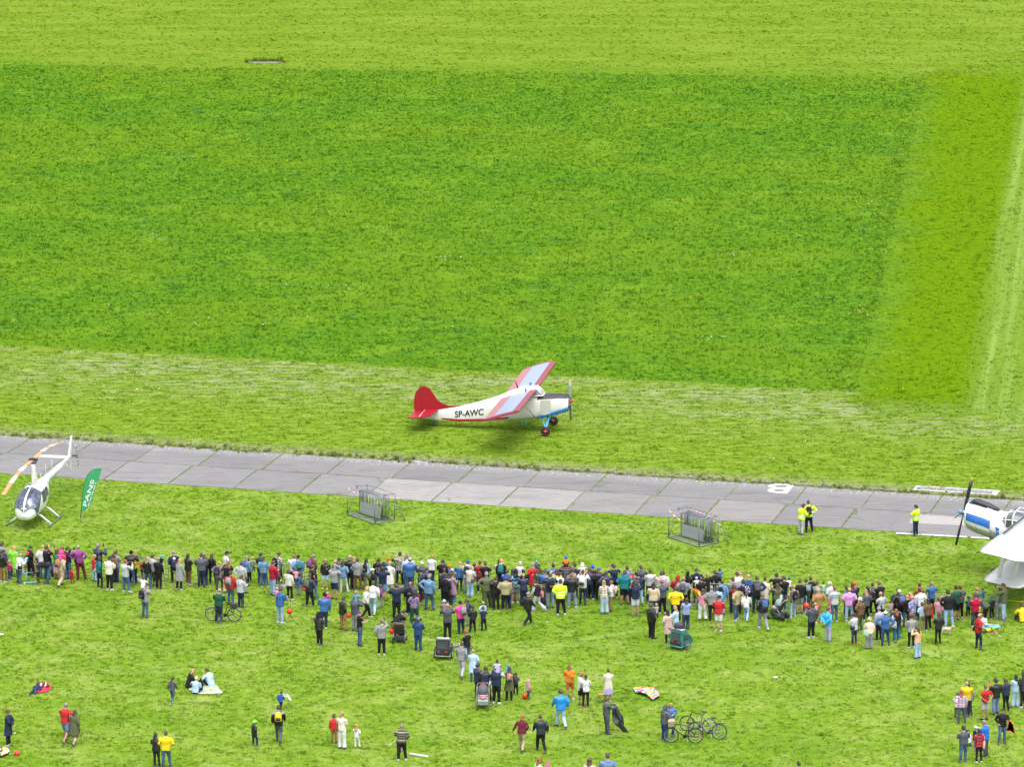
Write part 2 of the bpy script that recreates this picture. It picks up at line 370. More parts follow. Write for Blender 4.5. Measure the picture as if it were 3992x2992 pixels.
rt = quad(MB(), [mB_ + Vector((-2, 0, 0)), G(4150, 1560), G(4150, 200), mC + Vector((-2, 0, 0))])
scatter("strip_grass", rt, C_SHORT, 5.0, .6, 1.1, 6, M_soil, "yellowish green mown strip beside the meadow with pale wheel tracks", .4, .9, 1.0)

# ---- dandelions and daisies
def flower(col):
    b = MB(); b.tube([(0, 0, 0), (.01, 0, .17)], .004, 1, 4); b.ball((.01, 0, .18), (.035, .035, .018), 0, 7, 4); return b
M_yel, M_dai, M_stem = mat("dandelion_yellow", color=(.80, .52, .02)), mat("daisy_white", color=(.75, .72, .70)), mat("stem_green", color=(.1, .2, .03))
for nm, mm, cnt, lab in (("dandelions", M_yel, 190, "scattered yellow dandelion heads in the long meadow grass"), ("daisies", M_dai, 110, "scattered small white flower heads in the meadow grass")):
    mb = MB(); src = flower(0); r = random.Random(len(nm))
    cx = [(r.uniform(100, 3900), r.choice((r.uniform(255, 420), r.uniform(255, 1550), r.uniform(1100, 1550)))) for _ in range(cnt // 5)]
    for a in range(cnt):
        c = cx[r.randrange(len(cx))] if r.random() < .75 else (r.uniform(0, 3992), r.uniform(40, 2100))
        q = G(c[0] + r.gauss(0, 40), max(20, c[1] + r.gauss(0, 9)))
        if abs(dist_l(L_AX, q)) < 4.6 : continue
        if dist_l(L_AX, q) < 0 and r.random() < .8: continue
        s = r.uniform(.7, 1.3); mb.add([(v[0] * s + q.x, v[1] * s + q.y, v[2] * s) for v in src.v], src.f, 0, True)
        for k in range(len(src.f)): mb.m[-len(src.f) + k] = src.m[k]
    f = part(nm, mb, [mm, M_stem]); tag(f, lab, "flowers", kind='stuff')

# ------------------------------------------------------------------ taxiway of concrete slabs
def concrete(t, b):
    tc = t.node('ShaderNodeNewGeometry').outputs['Position']; oi = t.node('ShaderNodeObjectInfo')
    n = t.noise(tc, .9, 6, .6); n2 = t.noise(tc, 7, 5, .7); n3 = t.noise(tc, 40, 2, .6)
    st = t.noise(t.mapping(tc, scale=(.4, 3, 1), rot=(0, 0, -ang)), 1.6, 5, .7)
    c = t.mix(n, (.205, .200, .205), (.31, .305, .31)); c = t.mix(t.math('MULTIPLY', t.step(st, .42, .62), .55), c, (.36, .35, .345))
    c = t.mix(t.math('MULTIPLY', t.step(n2, .52, .68), .5), c, (.155, .15, .15))
    c = t.mix(t.math('MULTIPLY', t.step(n3, .62, .75), .3), c, (.42, .41, .39))
    c = t.mix(t.math('MULTIPLY', t.step(t.noise(t.mapping(tc, scale=(.25, 1.2, 1), rot=(0, 0, -ang)), 1.1, 4, .65), .54, .64), .4), c, (.15, .148, .15)); c = t.mix(1.0, c, oi.outputs['Color'], 'MULTIPLY'); c = t.mix(1.0, c, (.53, .528, .525), 'MULTIPLY')
    pr_ = t.node('ShaderNodeSeparateXYZ'); t.put(pr_.inputs[0], tc); dd = t.math('ADD', t.math('ADD', t.math('MULTIPLY', pr_.outputs[0], L_AX[0]), t.math('MULTIPLY', pr_.outputs[1], L_AX[1])), L_AX[2])
    c = t.mix(t.math('MULTIPLY', t.math('MULTIPLY', t.step(dd, 2.2, 3.7), t.step(t.noise(tc, 9, 5, .75), .54, .62)), .75), c, (.85, .84, .80)); c = t.mix(t.math('MULTIPLY', t.step(dd, 1.8, 3.2), .28), c, (.17, .17, .175))
    c = t.mix(t.math('MULTIPLY', t.step(t.noise(tc, .5, 5, .7), .5, .62), .35), c, (.16, .155, .16))
    vo = t.node('ShaderNodeTexVoronoi', feature='DISTANCE_TO_EDGE'); t.put(vo.inputs['Vector'], t.mix(.25, tc, t.noise(tc, 1.2, 3, out=1))); vo.inputs['Scale'].default_value = .33
    crack = t.math('MULTIPLY', t.step(vo.outputs[0], .012, .002), t.step(t.noise(tc, .35, 2), .5, .6)); c = t.mix(t.math('MULTIPLY', crack, .85), c, (.07, .09, .03))
    t.put(b.inputs['Base Color'], c); b.inputs['Roughness'].default_value = .9
    t.put(b.inputs['Normal'], t.bump(t.math('ADD', n2, t.math('MULTIPLY', n3, .5)), .25, .02))
M_conc = mat("concrete", concrete)
M_white = mat("white_marking", lambda t, b: (t.put(b.inputs['Base Color'], t.mix(t.step(t.noise(t.node('ShaderNodeNewGeometry').outputs['Position'], 9, 5, .7), .56, .70), (.46, .46, .45), (.24, .235, .23))), setattr(b.inputs['Roughness'], 'default_value', .85)))
tax = MB(); s0, s1 = -10.0, 72.0
c = [AX0 + AX * s0 - AY * (W_NEAR - .05), AX0 + AX * s1 - AY * (W_NEAR - .05), AX0 + AX * s1 + AY * (W_FAR + .45), AX0 + AX * s0 + AY * (W_FAR + .45)]
quad(tax, c, .006)
M_joint = mat("joint_soil", lambda t, b: t.put(b.inputs['Base Color'], t.mix(t.noise(t.node('ShaderNodeNewGeometry').outputs['Position'], 3, 4), (.06, .085, .02), (.14, .16, .05))), rough=1)
taxiway = part("taxiway", tax, M_joint); tag(taxiway, "grey concrete taxiway of big slabs with grass growing in the joints", kind='structure')
SLAB_L = 3.585
def s_of(px, py): return (G(px, py) - AX0).dot(AX)
far0 = s_of(589 - 69, 1803)      # a joint of the far row on the centre line
near0 = s_of(1003, 1834)
rj = random.Random(3)
light_near = {0: .98, 1: 1.10, 2: 1.52, 3: 1.48, 4: 1.46}
joints = MB()
def jag(p, q, w, n=14):
    """ribbon with uneven edges"""
    d = (q - p); nn = Vector((-d.y, d.x, 0)).normalized(); L, Rr = [], []
    for i in range(n + 1):
        c_ = p + d * (i / n) + nn * rj.uniform(-.012, .012); k = w * rj.uniform(.3, 1.5); L.append(c_ - nn * k); Rr.append(c_ + nn * k)
    return L, Rr
slabs = []
for row, base, w0, w1 in (('far', far0, .035, W_FAR), ('near', near0, -W_NEAR, -.035)):
    for i in range(-14, 24):
        a = base + i * SLAB_L; b_ = a + SLAB_L
        if a < s0 or b_ > s1: continue
        g1, g2 = .028 + rj.random() * .02, .028 + rj.random() * .02
        sh = -0.0
        n = 9; m = MB(); top = []
        A, B, C_, D = (a + g1, w0), (b_ - g2, w0), (b_ - g2 + sh, w1), (a + g1 + sh, w1)
        ring = []
        for (p, q) in ((A, B), (B, C_), (C_, D), (D, A)):
            for k in range(n):
                f = k / n; jx, jy = rj.uniform(-.018, .018), rj.uniform(-.014, .014)
                if rj.random() < .12: jx *= 2.2; jy *= 3
                ring.append((p[0] + (q[0] - p[0]) * f + jx, p[1] + (q[1] - p[1]) * f + jy))
        cen = AX0 + AX * (a + SLAB_L / 2) + AY * ((w0 + w1) / 2)
        zt = .020 + rj.uniform(-.003, .006); tilt = rj.uniform(-.0012, .0012)
        def P0(s, w, z): q = AX0 + AX * s + AY * w - cen; return (q.x, q.y, z)
        m.prism(ring, lambda s, w: P0(s, w, -.03), lambda s, w: P0(s, w, zt + tilt * (s - a)), 0)
        o = part("slab", m, M_conc, taxiway, loc=cen)
        tone = rj.uniform(.86, 1.08)
        if row == 'near':
            tone = light_near.get(i, rj.uniform(.96, 1.20))
        o.color = (tone, tone * (.985 if tone > 1.15 else 1), tone * (.95 if tone > 1.15 else 1.01), 1)
        if tone > 1.2: o['label'] = "paler newer concrete slab"
        slabs.append(o)
# replaced pale slab half hidden by the parked biplane, with white edge lines
def sheet(name, pts, m, parent, z=.0305, label=None, th=.004):
    mb = MB(); cen = sum((Vector(p) for p in pts), Vector()) / len(pts); cen.z = 0
    mb.prism([(p.x - cen.x, p.y - cen.y) for p in pts], lambda x, y: (x, y, z), lambda x, y: (x, y, z + th), 0)
    o = part(name, mb, m, parent, loc=cen)
    if label: o['label'] = label
    return o
M_pale = mat("pale_concrete", color=(.27, .26, .245), rough=.9, noise=.12, nscale=3, bump=.2)
M_dark = mat("dark_asphalt_patch", color=(.17, .17, .175), rough=.9, noise=.2, nscale=6, bump=.3)
sheet("repair_patch", [G(3560, 2008), G(3840, 2028), G(3830, 2056), G(3545, 2044)], M_pale, taxiway, label="pale rectangular concrete repair patch")
sheet("repair_patch", [G(1640, 1798), G(1672, 1799), G(1664, 1809), G(1575, 1806), G(1590, 1797)], M_pale, taxiway, label="small pale repair patch near the far kerb")
sheet("edge_line", [G(3493, 2079), G(3770, 2095), G(3768, 2100), G(3492, 2085)], M_white, taxiway)
sheet("edge_line", [G(3785, 2096), G(3900, 2103), G(3898, 2108), G(3785, 2101)], M_white, taxiway)
# white outlined plate at the far edge
plate = MB(); A, B, C_, D = G(3556, 1912), G(3884, 1933), G(3900, 1915), G(3572, 1896)
sheet("marker_plate", [A, B, C_, D], M_conc, taxiway, z=.012)
def strip(a, b, c, d): return [a, b, c, d]
for a, b, c, d in ((0, 1, .0, .16), (0, 1, .86, 1.0), (.0, .035, .16, .86), (.93, 1.0, .16, .86)):
    q = lambda u, v: A + (B - A) * u + ((D + (C_ - D) * u) - (A + (B - A) * u)) * v
    sheet("marker_border", [q(a, c), q(b, c), q(b, d), q(a, d)], M_white, taxiway, z=.017)
# the letter B, written to be read from the far side
def text_mesh(txt, size, bold=.0):
    cu = bpy.data.curves.new("t", 'FONT'); cu.body = txt; cu.size = size; cu.align_x = 'CENTER'; cu.align_y = 'CENTER'; cu.resolution_u = 4; cu.offset = bold
    o = bpy.data.objects.new("t", cu); COL.objects.link(o); dg = bpy.context.evaluated_depsgraph_get()
    me = bpy.data.meshes.new_from_object(o.evaluated_get(dg)); bpy.data.objects.remove(o); return me
tb = text_mesh("B", 1.0, .012)
bw = [v.co.copy() for v in tb.vertices]; xs = [v.x for v in bw]; ys = [v.y for v in bw]
bc = G(3036, 1907); wB, hB = 1.30, 2.05
for v in tb.vertices:
    u = (v.co.x - (min(xs) + max(xs)) / 2) / (max(xs) - min(xs)) * wB; w_ = (v.co.y - (min(ys) + max(ys)) / 2) / (max(ys) - min(ys)) * hB
    q = AX * (-u) + AY * (-w_); v.co = (q.x, q.y, .032)
tb.materials.append(M_white); lb = link("letter_marking", tb, taxiway, loc=bc); lb['label'] = "white painted letter B"

# grass in the joints and along the ragged far edge
jm = MB()
def jstrip(p, q, w):
    L, Rr = jag(p, q, w); n = len(L)
    jm.add([(a.x, a.y, .018) for a in L] + [(a.x, a.y, .018) for a in Rr], [(i, i + 1, n + i + 1, n + i) for i in range(n - 1)], 0, False)
for k in range(23): jstrip(AX0 + AX * (s0 + k * 3.5), AX0 + AX * (s0 + k * 3.5 + 3.5), .034)
for base, w0, w1 in ((far0, 0, W_FAR), (near0, -W_NEAR, 0)):
    for i in range(-14, 24):
        a = base + i * SLAB_L
        if s0 < a < s1:
            wv = rj.choice((.012, .02, .035, .06)) * (1.4 if w0 < 0 else .7)
            jstrip(AX0 + AX * a + AY * w0, AX0 + AX * a + AY * w1, wv)
scatter("joint_grass", jm, C_SHORT, 60, .2, .5, 8, M_joint, "grass and moss growing in the joints between the concrete slabs")
em = MB()
for k in range(60):
    s = s0 + k * 1.4; w = rj.uniform(.15, .75) * (1.35 if s < 30 else .8)
    L, Rr = jag(AX0 + AX * s + AY * (W_FAR + .25), AX0 + AX * (s + 1.4) + AY * (W_FAR + .25), w * .5, 5); n = len(L)
    em.add([(a.x, a.y, .012) for a in L] + [(a.x, a.y, .012) for a in Rr], [(i, i + 1, n + i + 1, n + i) for i in range(n - 1)], 0, False)
scatter("edge_weeds", em, C_WEED, 11, .35, 1.15, 11, M_joint, "ragged tufts of weeds and dry grass along the far edge of the taxiway", .9, .7)
# kerb of small paving stones along the far edge
kb = MB(); kb.box((0, 0, 0), (.20, .24, .10), 0, None, .9); kmesh = kb.mesh("paver", [mat("kerb_stone", lambda t, b: t.put(b.inputs['Base Color'], t.mix(t.noise(t.node('ShaderNodeNewGeometry').outputs['Position'], 5, 4), (.07, .068, .06), (.26, .25, .235))), rough=.9)])
s = s_of(1450, 1845)
while s < s1:
    s += .255
    if rj.random() < .16: continue
    if s < 22 and rj.random() < .75: continue
    q = AX0 + AX * s + AY * (W_FAR + .42 + rj.uniform(-.03, .03))
    if (q - A).dot(AX) > -.1 and (q - A).dot(AX) < (B - A).length + .1: continue
    link("paver", kmesh, taxiway, loc=(q.x, q.y, .015 + rj.uniform(-.01, .02)), rot=(rj.uniform(-.1, .1), rj.uniform(-.1, .1), ang + rj.uniform(-.25, .25)))
# far runway edge marker in the grass
mm = MB(); mm.box((0, 0, .03), (2.7, .22, .10), 0, None, .97)
q = G(1034, 244)
mk = part("edge_marker", mm, M_pale, loc=(q.x, q.y, 0)); tag(mk, "long white concrete edge marker half sunk in the far grass", "edge marker")
wm = MB(); quad(wm, [q + Vector((-1.5, .1, 0)), q + Vector((1.5, .1, 0)), q + Vector((1.5, .55, 0)), q + Vector((-1.5, .55, 0))], .01)
scatter("marker_weeds", wm, C_WEED, 26, 1.0, 1.9, 12, M_joint, "dark weeds growing behind the white edge marker")
DATA = '''
@ 0 2080
30 135 770 brown grey_hoodie black_trousers
50 262 800 black black_jacket tan_trousers carry
68 270 800 brown slate_jacket blue_jeans arm child
158 425 772 blond magenta_vest blue_jeans child dr
205 210 700 blond lime_raincoat black_leggings long
295 320 810 blondshort white_jacket blue_jeans dr hold bag:black
480 205 700 blackbun black_coat black_trousers dr hold
425 355 680 brown pink_jacket grey_leggings child
610 350 655 cap:skyblue navy_jacket navy_trousers child
700 190 745 blond white_jacket blue_jeans
755 192 755 brown black_tshirt blue_jeans
790 184 735 blond black_tshirt navy_trousers photo
775 440 825 brownshort black_tshirt blue_jeans bend dl
620 565 850 brown black_sweater brown_trousers child point dl
915 255 738 brown green_blouse pink_skirt long
1002 230 720 brown red_jacket blue_jeans
985 330 870 brown beige_hoodie beige_trousers walk bp:tan
985 268 870 hood:hotpink hotpink_jacket navy_trousers sh child
1100 222 725 black navy_sweater blue_jeans photo dr bag:navy
1163 560 700 brown red_jacket red_trousers child
1305 190 762 greyshort purple_sweater maroon_trousers hips bag:black
1600 160 770 grey navy_jacket navy_trousers photo
1530 345 795 blondcurl red_tshirt skyblue_jeans child
1605 370 895 blacklong teal_blouse black_leggings dr bag:beige
@ 400 2080
115 372 930 black cream_hoodie black_trousers white!
225 275 805 brown grey_hoodie blue_jeans bp:black
165 320 745 brownlong brown_coat black_trousers
365 430 955 redshort lightgrey_jacket blue_jeans photo white!
440 283 850 cap:black black_jacket blue_jeans photo
492 318 790 blond yellow_blouse black_trousers df
520 470 790 brown purple_tshirt black_leggings child dr
725 378 905 blondlong black_sweater blue_jeans
640 440 710 blond red_jacket black_trousers child
800 335 720 brown lightgrey_hoodie brown_trousers
905 382 905 bald black_tracksuit black_trousers carry
950 360 905 cap:turquoise black_tshirt lightgrey_trousers arm child
848 535 865 brown green_jacket blue_jeans child
690 812 1380 redshort grey_jacket blue_jeans sh bp:black
665 695 1380 brown white_sweater white_trousers sh child
1150 283 770 greyshort navy_sweater black_trousers
1235 415 930 blondlong grey_longcoat black_trousers carry
1155 402 930 beanie:white navy_jacket black_trousers arm child
1390 325 845 blacklong black_jacket brown_trousers dr white!
1598 325 882 brown slate_vest navy_jeans
1645 308 850 grey black_jacket navy_jeans bp:black
@ 800 2080
105 330 822 brownlong black_sweater black_trousers
325 293 800 cap:navy white_tshirt grey_trousers hold dr
220 450 962 blondlong mauve_jacket slate_trousers hips bp:navy
345 470 975 redlong black_hoodie beige_trousers photo
415 615 1172 brown red_jacket blue_jeans bp:grey
215 895 1465 bald darkgreen_sweater navy_jeans hold
570 678 1195 brown lightgrey_hoodie navy_jeans hold
590 458 975 brown lightgrey_hoodie grey_trousers
665 358 840 greylong denim_jacket black_leggings carry bp:blue
765 392 840 blond grey_sweater blue_jeans arm child
710 398 790 black black_jacket black_trousers child
895 318 830 black black_jacket blue_jeans
950 375 890 brownpony denim_jacket blue_jeans white!
1090 445 1022 brown crimson_jacket skyblue_jeans dr
1165 305 800 brown plaidgrey_shirt black_trousers bp:black
1200 640 900 brown navy_jacket grey_trousers child bag:yellow
1425 340 850 shaved white_hoodie black_trousers
1512 360 905 cap:black denim_jacket grey_trousers bp:teal
1375 580 1090 brownlong cream_hoodie black_leggings carry white!
1470 578 1090 brown pink_jacket navy_trousers arm child
1515 645 1018 brown blue_jacket grey_trousers child
1215 878 1465 brown blue_hoodie skyblue_jeans hold white!
1165 885 1465 beanie:pink pink_jacket pink_trousers arm child
@ 1200 2080
75 338 850 grey brown_jacket navy_trousers bp:purple
75 512 1060 brown black_tshirt blue_jeans dr hold
20 650 1205 brown navy_jacket black_trousers bp:olive
272 410 905 blondshort black_jacket paleblue_shorts df yellow!
430 560 1085 brown grey_sweater navy_shorts sh
430 430 1085 blond grey_sweater grey_trousers sh child
480 405 860 cap:navy navy_jacket grey_trousers
575 435 962 brownlong denim_jacket white_leggings white!
675 352 915 bald black_jacket black_trousers
737 376 880 blond black_jacket black_trousers
795 405 930 brownshort grey_hoodie brown_trousers
955 415 905 blacklong paleblue_blouse grey_trousers bp:black
888 560 900 brown purple_jacket purple_trousers child
1025 575 960 cap:white black_jacket black_trousers bp:olive child
1125 400 860 brownlong black_sweater blue_jeans
1295 385 830 orangelong teal_jacket black_trousers
1215 620 1105 brown navy_tshirt denim_shorts sh
1215 473 1105 hood:navy navy_jacket navy_trousers sh child
1325 460 980 blondshort white_longcoat white_leggings
1470 300 868 black camo_puffer black_trousers photo red! bag:black
1615 335 940 grey paleblue_shirt blue_jeans
1645 390 985 cap:beige blue_jacket blue_jeans
775 925 1600 blond denim_jacket blue_jeans sh child photo
770 1030 1600 brown slate_sweater grey_trousers sh
945 860 1395 blond white_sweater black_trousers walk dr white!
1050 775 1312 brown white_shirt skyblue_jeans walk
1175 830 1225 brown purple_jacket grey_leggings walk dr child
1435 1010 1400 brown navy_sweater black_trousers sh
1430 885 1400 blondshort teal_jacket navy_trousers sh child
1640 785 1330 bald black_jacket black_trousers bp:black
255 960 1558 beanie:black blue_jacket navy_trousers carry
315 963 1558 beanie:pink magenta_jacket pink_trousers arm child
190 1275 1793 hood:black black_puffer black_trousers
565 1020 1582 brown black_jacket tan_trousers dr hold
840 1245 1838 shaved black_tshirt blue_jeans hold dr
@ 1600 2110 5.527
255 440 1090 cap:white slate_jacket navy_trousers
450 298 960 blondbun white_sweater navy_jeans hold
232 625 1345 cap:black black_jacket black_trousers dl
335 565 1220 brownshort navy_jacket brown_trousers
385 715 1508 grey denim_jacket blue_jeans
150 1090 1400 cap:white red_jacket grey_trousers child
70 1085 1790 blacklong plaidpurple_shirt darkgreen_trousers
30 880 1600 brownshort slate_jacket navy_trousers
672 390 1090 cap:slate black_sweater black_trousers carry
718 445 1090 cap:navy navy_jacket blue_jeans arm child
838 510 1060 beanie:orange blue_jacket navy_trousers child
908 605 1060 beanie:white grey_jacket grey_trousers child
735 575 1285 brown olive_jacket black_trousers bp:navy carry
848 670 1270 brownlong lavender_jacket black_leggings
780 730 1415 black black_hoodie black_trousers
925 690 1310 brownpony mauve_longcoat blue_jeans dr
1045 440 1085 blondlong blue_jacket navy_jeans long
1215 418 1010 cap:royal white_hoodie grey_trousers bp:navy
1290 525 1225 blondshort cream_jacket skyblue_jeans bag:brown white!
1380 480 1015 brownlong lavender_jacket lavender_trousers child
1510 425 1080 brown darkred_tshirt navy_jeans
1645 440 1130 brown black_tshirt blue_jeans
1625 665 1440 brown olive_shirt olive_trousers
742 1270 2139 beanie:lightgrey mauve_jacket white_trousers sh child
800 1405 2139 greyshort slate_jacket black_trousers sh
1095 1290 2010 beanie:navy hotpink_jacket navy_trousers bp:grey
1262 1255 1850 brown navy_jacket grey_trousers child dl
1325 1375 1990 brown black_jacket black_trousers child
1560 1305 1800 blond paleblue_sweater navy_trousers child
1580 1415 1960 brown navy_tshirt black_trousers child
@ 1900 2110 5.527
322 395 1130 blond black_sweater navy_trousers bp:teal
268 400 1080 brownlong lightgrey_jacket grey_trousers
430 615 1250 brown royal_hoodie blue_jeans
385 765 1515 brown khaki_jacket black_trousers
455 775 1430 brownlong darkred_jacket blue_jeans
188 775 1500 brown black_sweater black_trousers bag:black
15 670 1460 grey olive_jacket olive_trousers
595 610 1355 hood:black blackprint_hoodie grey_shorts white!
540 620 1300 blacklong black_jacket grey_trousers
705 437 1110 white white_blouse blue_jeans bag:grey
770 620 1200 blacklong black_blouse grey_trousers
790 702 1420 blondshort navy_jacket navy_trousers
975 478 1120 grey red_longcoat grey_trousers
1050 430 1100 cap:skyblue slate_jacket grey_trousers arm child
1085 535 1180 black black_jacket navy_trousers dl
1130 600 1290 brownlong olive_jacket navy_trousers
1200 620 1290 brown blue_jacket grey_trousers
890 1100 1800 greyshort black_jacket black_trousers walk dr
1100 845 1540 brownbun blackvest_sweater lightgrey_jeans walk dl bag:pink
1345 655 1470 blond mint_jacket grey_trousers sh child
1355 810 1470 brown navy_jacket bluegrey_jeans sh bp:black
1430 482 1160 black blue_jacket navy_trousers
1490 605 1250 brownlong yellow_sweater navy_trousers
1585 585 1130 cap:royal teal_jacket navy_trousers child
1560 675 1360 darkred white_sweater grey_trousers
1572 832 1620 black hivis_jacket black_trousers white!
@ 2200 2110 5.527
38 330 1220 beanie:royal orangeblack_jacket black_trousers sh child
42 470 1220 brown slate_puffer black_trousers sh
205 480 1235 brownbun navy_sweater navy_trousers
155 590 1300 brown taupe_jacket grey_trousers dl
150 700 1460 shaved black_jacket bluegrey_trousers bag:black
395 478 1290 hood:white white_jacket blue_jeans sh child
395 650 1395 brown white_sweater navy_jeans sh bp:cream
583 515 1220 beanie:royal maroon_vest black_trousers bp:black
530 580 1290 brown navy_jacket navy_trousers white!
752 570 1260 cap:blue black_jacket black_trousers bag:black
885 665 1330 brownlong skyblue_hoodie blue_jeans
918 645 1270 brown navy_jacket navy_trousers
870 845 1590 blondlong plaidbrown_shirt paleblue_trousers
1010 855 1530 redshort white_shirt tan_trousers bp:pinkbeige dl
1075 490 1260 brown navy_tshirt black_trousers photo bag:black
1350 535 1290 brown slateblue_tshirt navy_trousers bag:black
1278 630 1400 brown teal_hoodie black_shorts navy!
1475 690 1230 red green_jacket navy_trousers
1528 755 1640 cap:grey slatevest_jacket black_trousers sh child
1530 900 1640 brown navy_tshirt lightgrey_shorts sh
1640 690 1360 black navy_vest skyblue_jeans
1650 515 1260 brown slate_jacket navy_trousers
@ 2500 2150 5.527
188 390 1050 brown lightgrey_sweater navy_trousers
410 440 1180 brown pinkgrey_hoodie blue_jeans
468 430 1130 black white_jacket grey_trousers
258 680 1420 blacklong beige_jacket blue_jeans
455 615 1365 shaved slate_jacket black_trousers
780 525 1200 hood:darkred darkred_hoodie grey_trousers bag:paleblue
885 560 1280 bald grey_hoodie black_trousers bp:slate
985 440 1090 hood:black black_hoodie black_trousers
728 755 1530 brown yellow_sweater black_trousers
1195 365 1110 cap:slate navy_hoodie navy_trousers
1190 570 1180 cap:white white_jacket navy_trousers arm child
1285 560 1260 brown black_tshirt blue_jeans carry
1400 465 1170 blondpony black_tshirt blue_jeans hips
1575 415 1110 brown black_hoodie blue_jeans
1535 750 1520 greyshort grey_hoodie black_trousers
1300 810 1510 brownlong pink_tshirt white_trousers hold
225 1110 1899 brown black_jacket black_trousers carry dr
325 1145 1899 blond plaidgrey_shirt navy_trousers arm child
580 1250 1990 blackverylong pinkbeige_longcoat black_leggings
745 1160 1890 blondlong paleblue_jacket paleblue_jeans dl
955 1010 1680 brownlong denimlilac_jacket navy_jeans
1660 950 1750 cap:navy red_sweater white_shorts
1655 770 1440 brown skyblue_jacket navy_trousers
@ 2760 2200 5.527
255 115 850 cap:navy blue_jacket navy_trousers arm child
280 355 1110 brownshort denimblue_jacket skyblue_jeans bp:black
630 168 870 brown white_sweater grey_trousers carry
700 205 870 beanie:pink pink_jacket grey_trousers arm child
855 228 990 blond blue_hoodie navy_trousers
545 292 1035 brown grey_hoodie slate_trousers
740 335 1115 black purpleprint_hoodie black_trousers bp:black
610 485 1235 brown khaki_hoodie blue_jeans hips
815 598 1235 brownpony white_hoodie skyblue_jeans walk white! child
1030 255 1055 brownshort navy_jacket navy_trousers bp:slate hips
1200 290 1010 brownbun cream_longcoat blue_jeans
1465 195 950 black black_tshirt navy_trousers photo
1185 640 1425 shaved black_jacket grey_trousers bp:blue walk white!
1480 415 1010 brownlong olive_jacket black_trousers photo bag:cream
1620 255 1040 cap:slate black_tshirt blue_jeans carry
545 440 1070 brown darkred_jacket navy_trousers child
@ 3060 2220 5.527
90 190 900 cap:blue white_tshirt blue_jeans arm child
170 345 1030 blondshort camo_hoodie skyblue_jeans bp:black white!
310 215 980 brown black_sweater grey_shorts
470 218 900 brown green_hoodie blue_jeans bp:grey
555 155 890 brownshort black_tshirt black_trousers
705 265 960 brown grey_sweater navy_trousers dr carry
825 280 960 brown mint_jacket mint_trousers arm child
650 410 940 blond yellow_jacket grey_trousers child
705 405 1180 greybald tan_jacket beige_trousers
1000 275 990 white lightgrey_jacket pink_trousers
1070 355 1180 redshort whiteprint_tshirt blue_jeans
1315 360 1000 brown blue_jacket navy_trousers child
1370 395 1140 blondshort orchid_hoodie skyblue_jeans bag:maroon
1470 265 1010 orangelong navy_sweater black_trousers
1460 300 1040 brownlong navy_jacket black_trousers
1605 615 1350 white brown_jacket olive_trousers
1505 945 1640 darkred lightgrey_jacket navy_jeans bag:navy red!
930 825 1590 brownshort azure_jacket lavender_trousers behind dr
555 745 1500 brown slate_hoodie black_trousers carry white!
650 740 1500 blond pink_jacket pink_trousers arm child
@ 3360 2240 5.527
240 190 880 brownbun slate_jacket black_trousers
372 145 900 shaved black_tshirt black_trousers
145 260 900 black black_jacket black_trousers child
95 335 1010 blondlong slate_jacket black_trousers white!
420 372 1120 bald lightgrey_tshirt navy_trousers bag:black
375 700 1390 greyhat lavender_sweater black_trousers bag:grey
490 795 1560 cap:white blue_shirt navyblue_jeans hips
165 935 1605 white pinkcream_sweater grey_trousers bag:mint red!
755 310 960 brown black_jacket black_trousers
828 330 1060 cap:white black_jacket black_trousers bp:blueprint
610 570 960 brown pinkprint_hoodie skyblue_jeans child white!
950 460 1030 blond black_hoodie blue_jeans
1040 395 970 blond olive_jacket grey_trousers child
1105 455 1060 beanie:coral lilacprint_coat lightgrey_trousers
1230 195 920 brownbun rust_jacket black_trousers
1260 305 1040 black white_hoodie navy_trousers bag:brown white!
1490 165 890 greyshort blue_tshirt black_trousers
1285 610 1190 brown paleblue_hoodie khaki_trousers child
1420 520 1240 blackverylong brown_sweater black_trousers bag:red
755 750 1440 redlong blackvest_jacket blue_trousers bag:lightgrey
1060 875 1610 darkred grey_sweater black_leggings bag:slate white!
1215 1130 1790 brownlong peach_blouse skyblue_jeans photo
1640 830 1480 maroonlong black_jacket black_leggings
1640 500 1080 brown pink_jacket mint_trousers child
@ 3660 2260 4.994
62 340 830 beanie:pink pinkprint_jacket grey_trousers child
185 215 960 black black_sweater skyblue_jeans
320 118 830 black darkgreen_tshirt black_shorts
410 118 775 brown slate_vest black_trousers
570 325 725 cap:slate teal_jacket navy_trousers child
710 285 900 cap:maroon crimson_hoodie navy_jeans bag:flower
785 155 770 blondshort green_tshirt navy_trousers
850 185 740 cap:slate blue_jacket navy_trousers arm child
890 235 880 brownpony slategreen_jacket black_trousers bend2 dl
1030 335 790 cap:royal black_jacket black_trousers child
1160 362 790 hood:grey grey_jacket grey_trousers child bp:white
1270 75 815 brownshort olive_jacket skyblue_jeans photo dl
1640 455 845 brown yellow_jacket navy_trousers sit
755 660 1375 blondshort red_hoodie navy_jeans dr hold bag:black
885 795 1060 brown lightgrey_sweater grey_trousers crouch
@ 1180 2300 5.527
1700 630 1430 shaved grey_hoodie black_trousers hand white!
2010 560 1125 black black_tshirt tan_trousers bend2 dr
@ 1560 2300 5.527
365 515 1335 cap:black navy_jacket navy_trousers sh child
385 600 1335 greyshort navyblue_jacket navyblue_trousers hold
1430 865 1620 redshort black_tshirt blue_jeans dl walk
@ 1760 2500 5.527
220 40 820 brown grey_hoodie lightgrey_trousers walk
475 190 895 blondshort paleblue_longcoat blue_jeans hold
575 480 1245 black navy_jacket black_trousers dr
740 550 1330 brownlong navy_jacket black_trousers bag:white
990 410 1370 black lilac_jacket grey_trousers sh child
970 540 1370 cap:lightgrey navyvest_jacket black_trousers white! sh
1215 530 1310 cap:azure azure_jacket navy_trousers arm child
1240 555 1310 brownlong olive_longcoat black_trousers bp:flower
1385 695 1180 hood:navy navy_jacket black_trousers child df
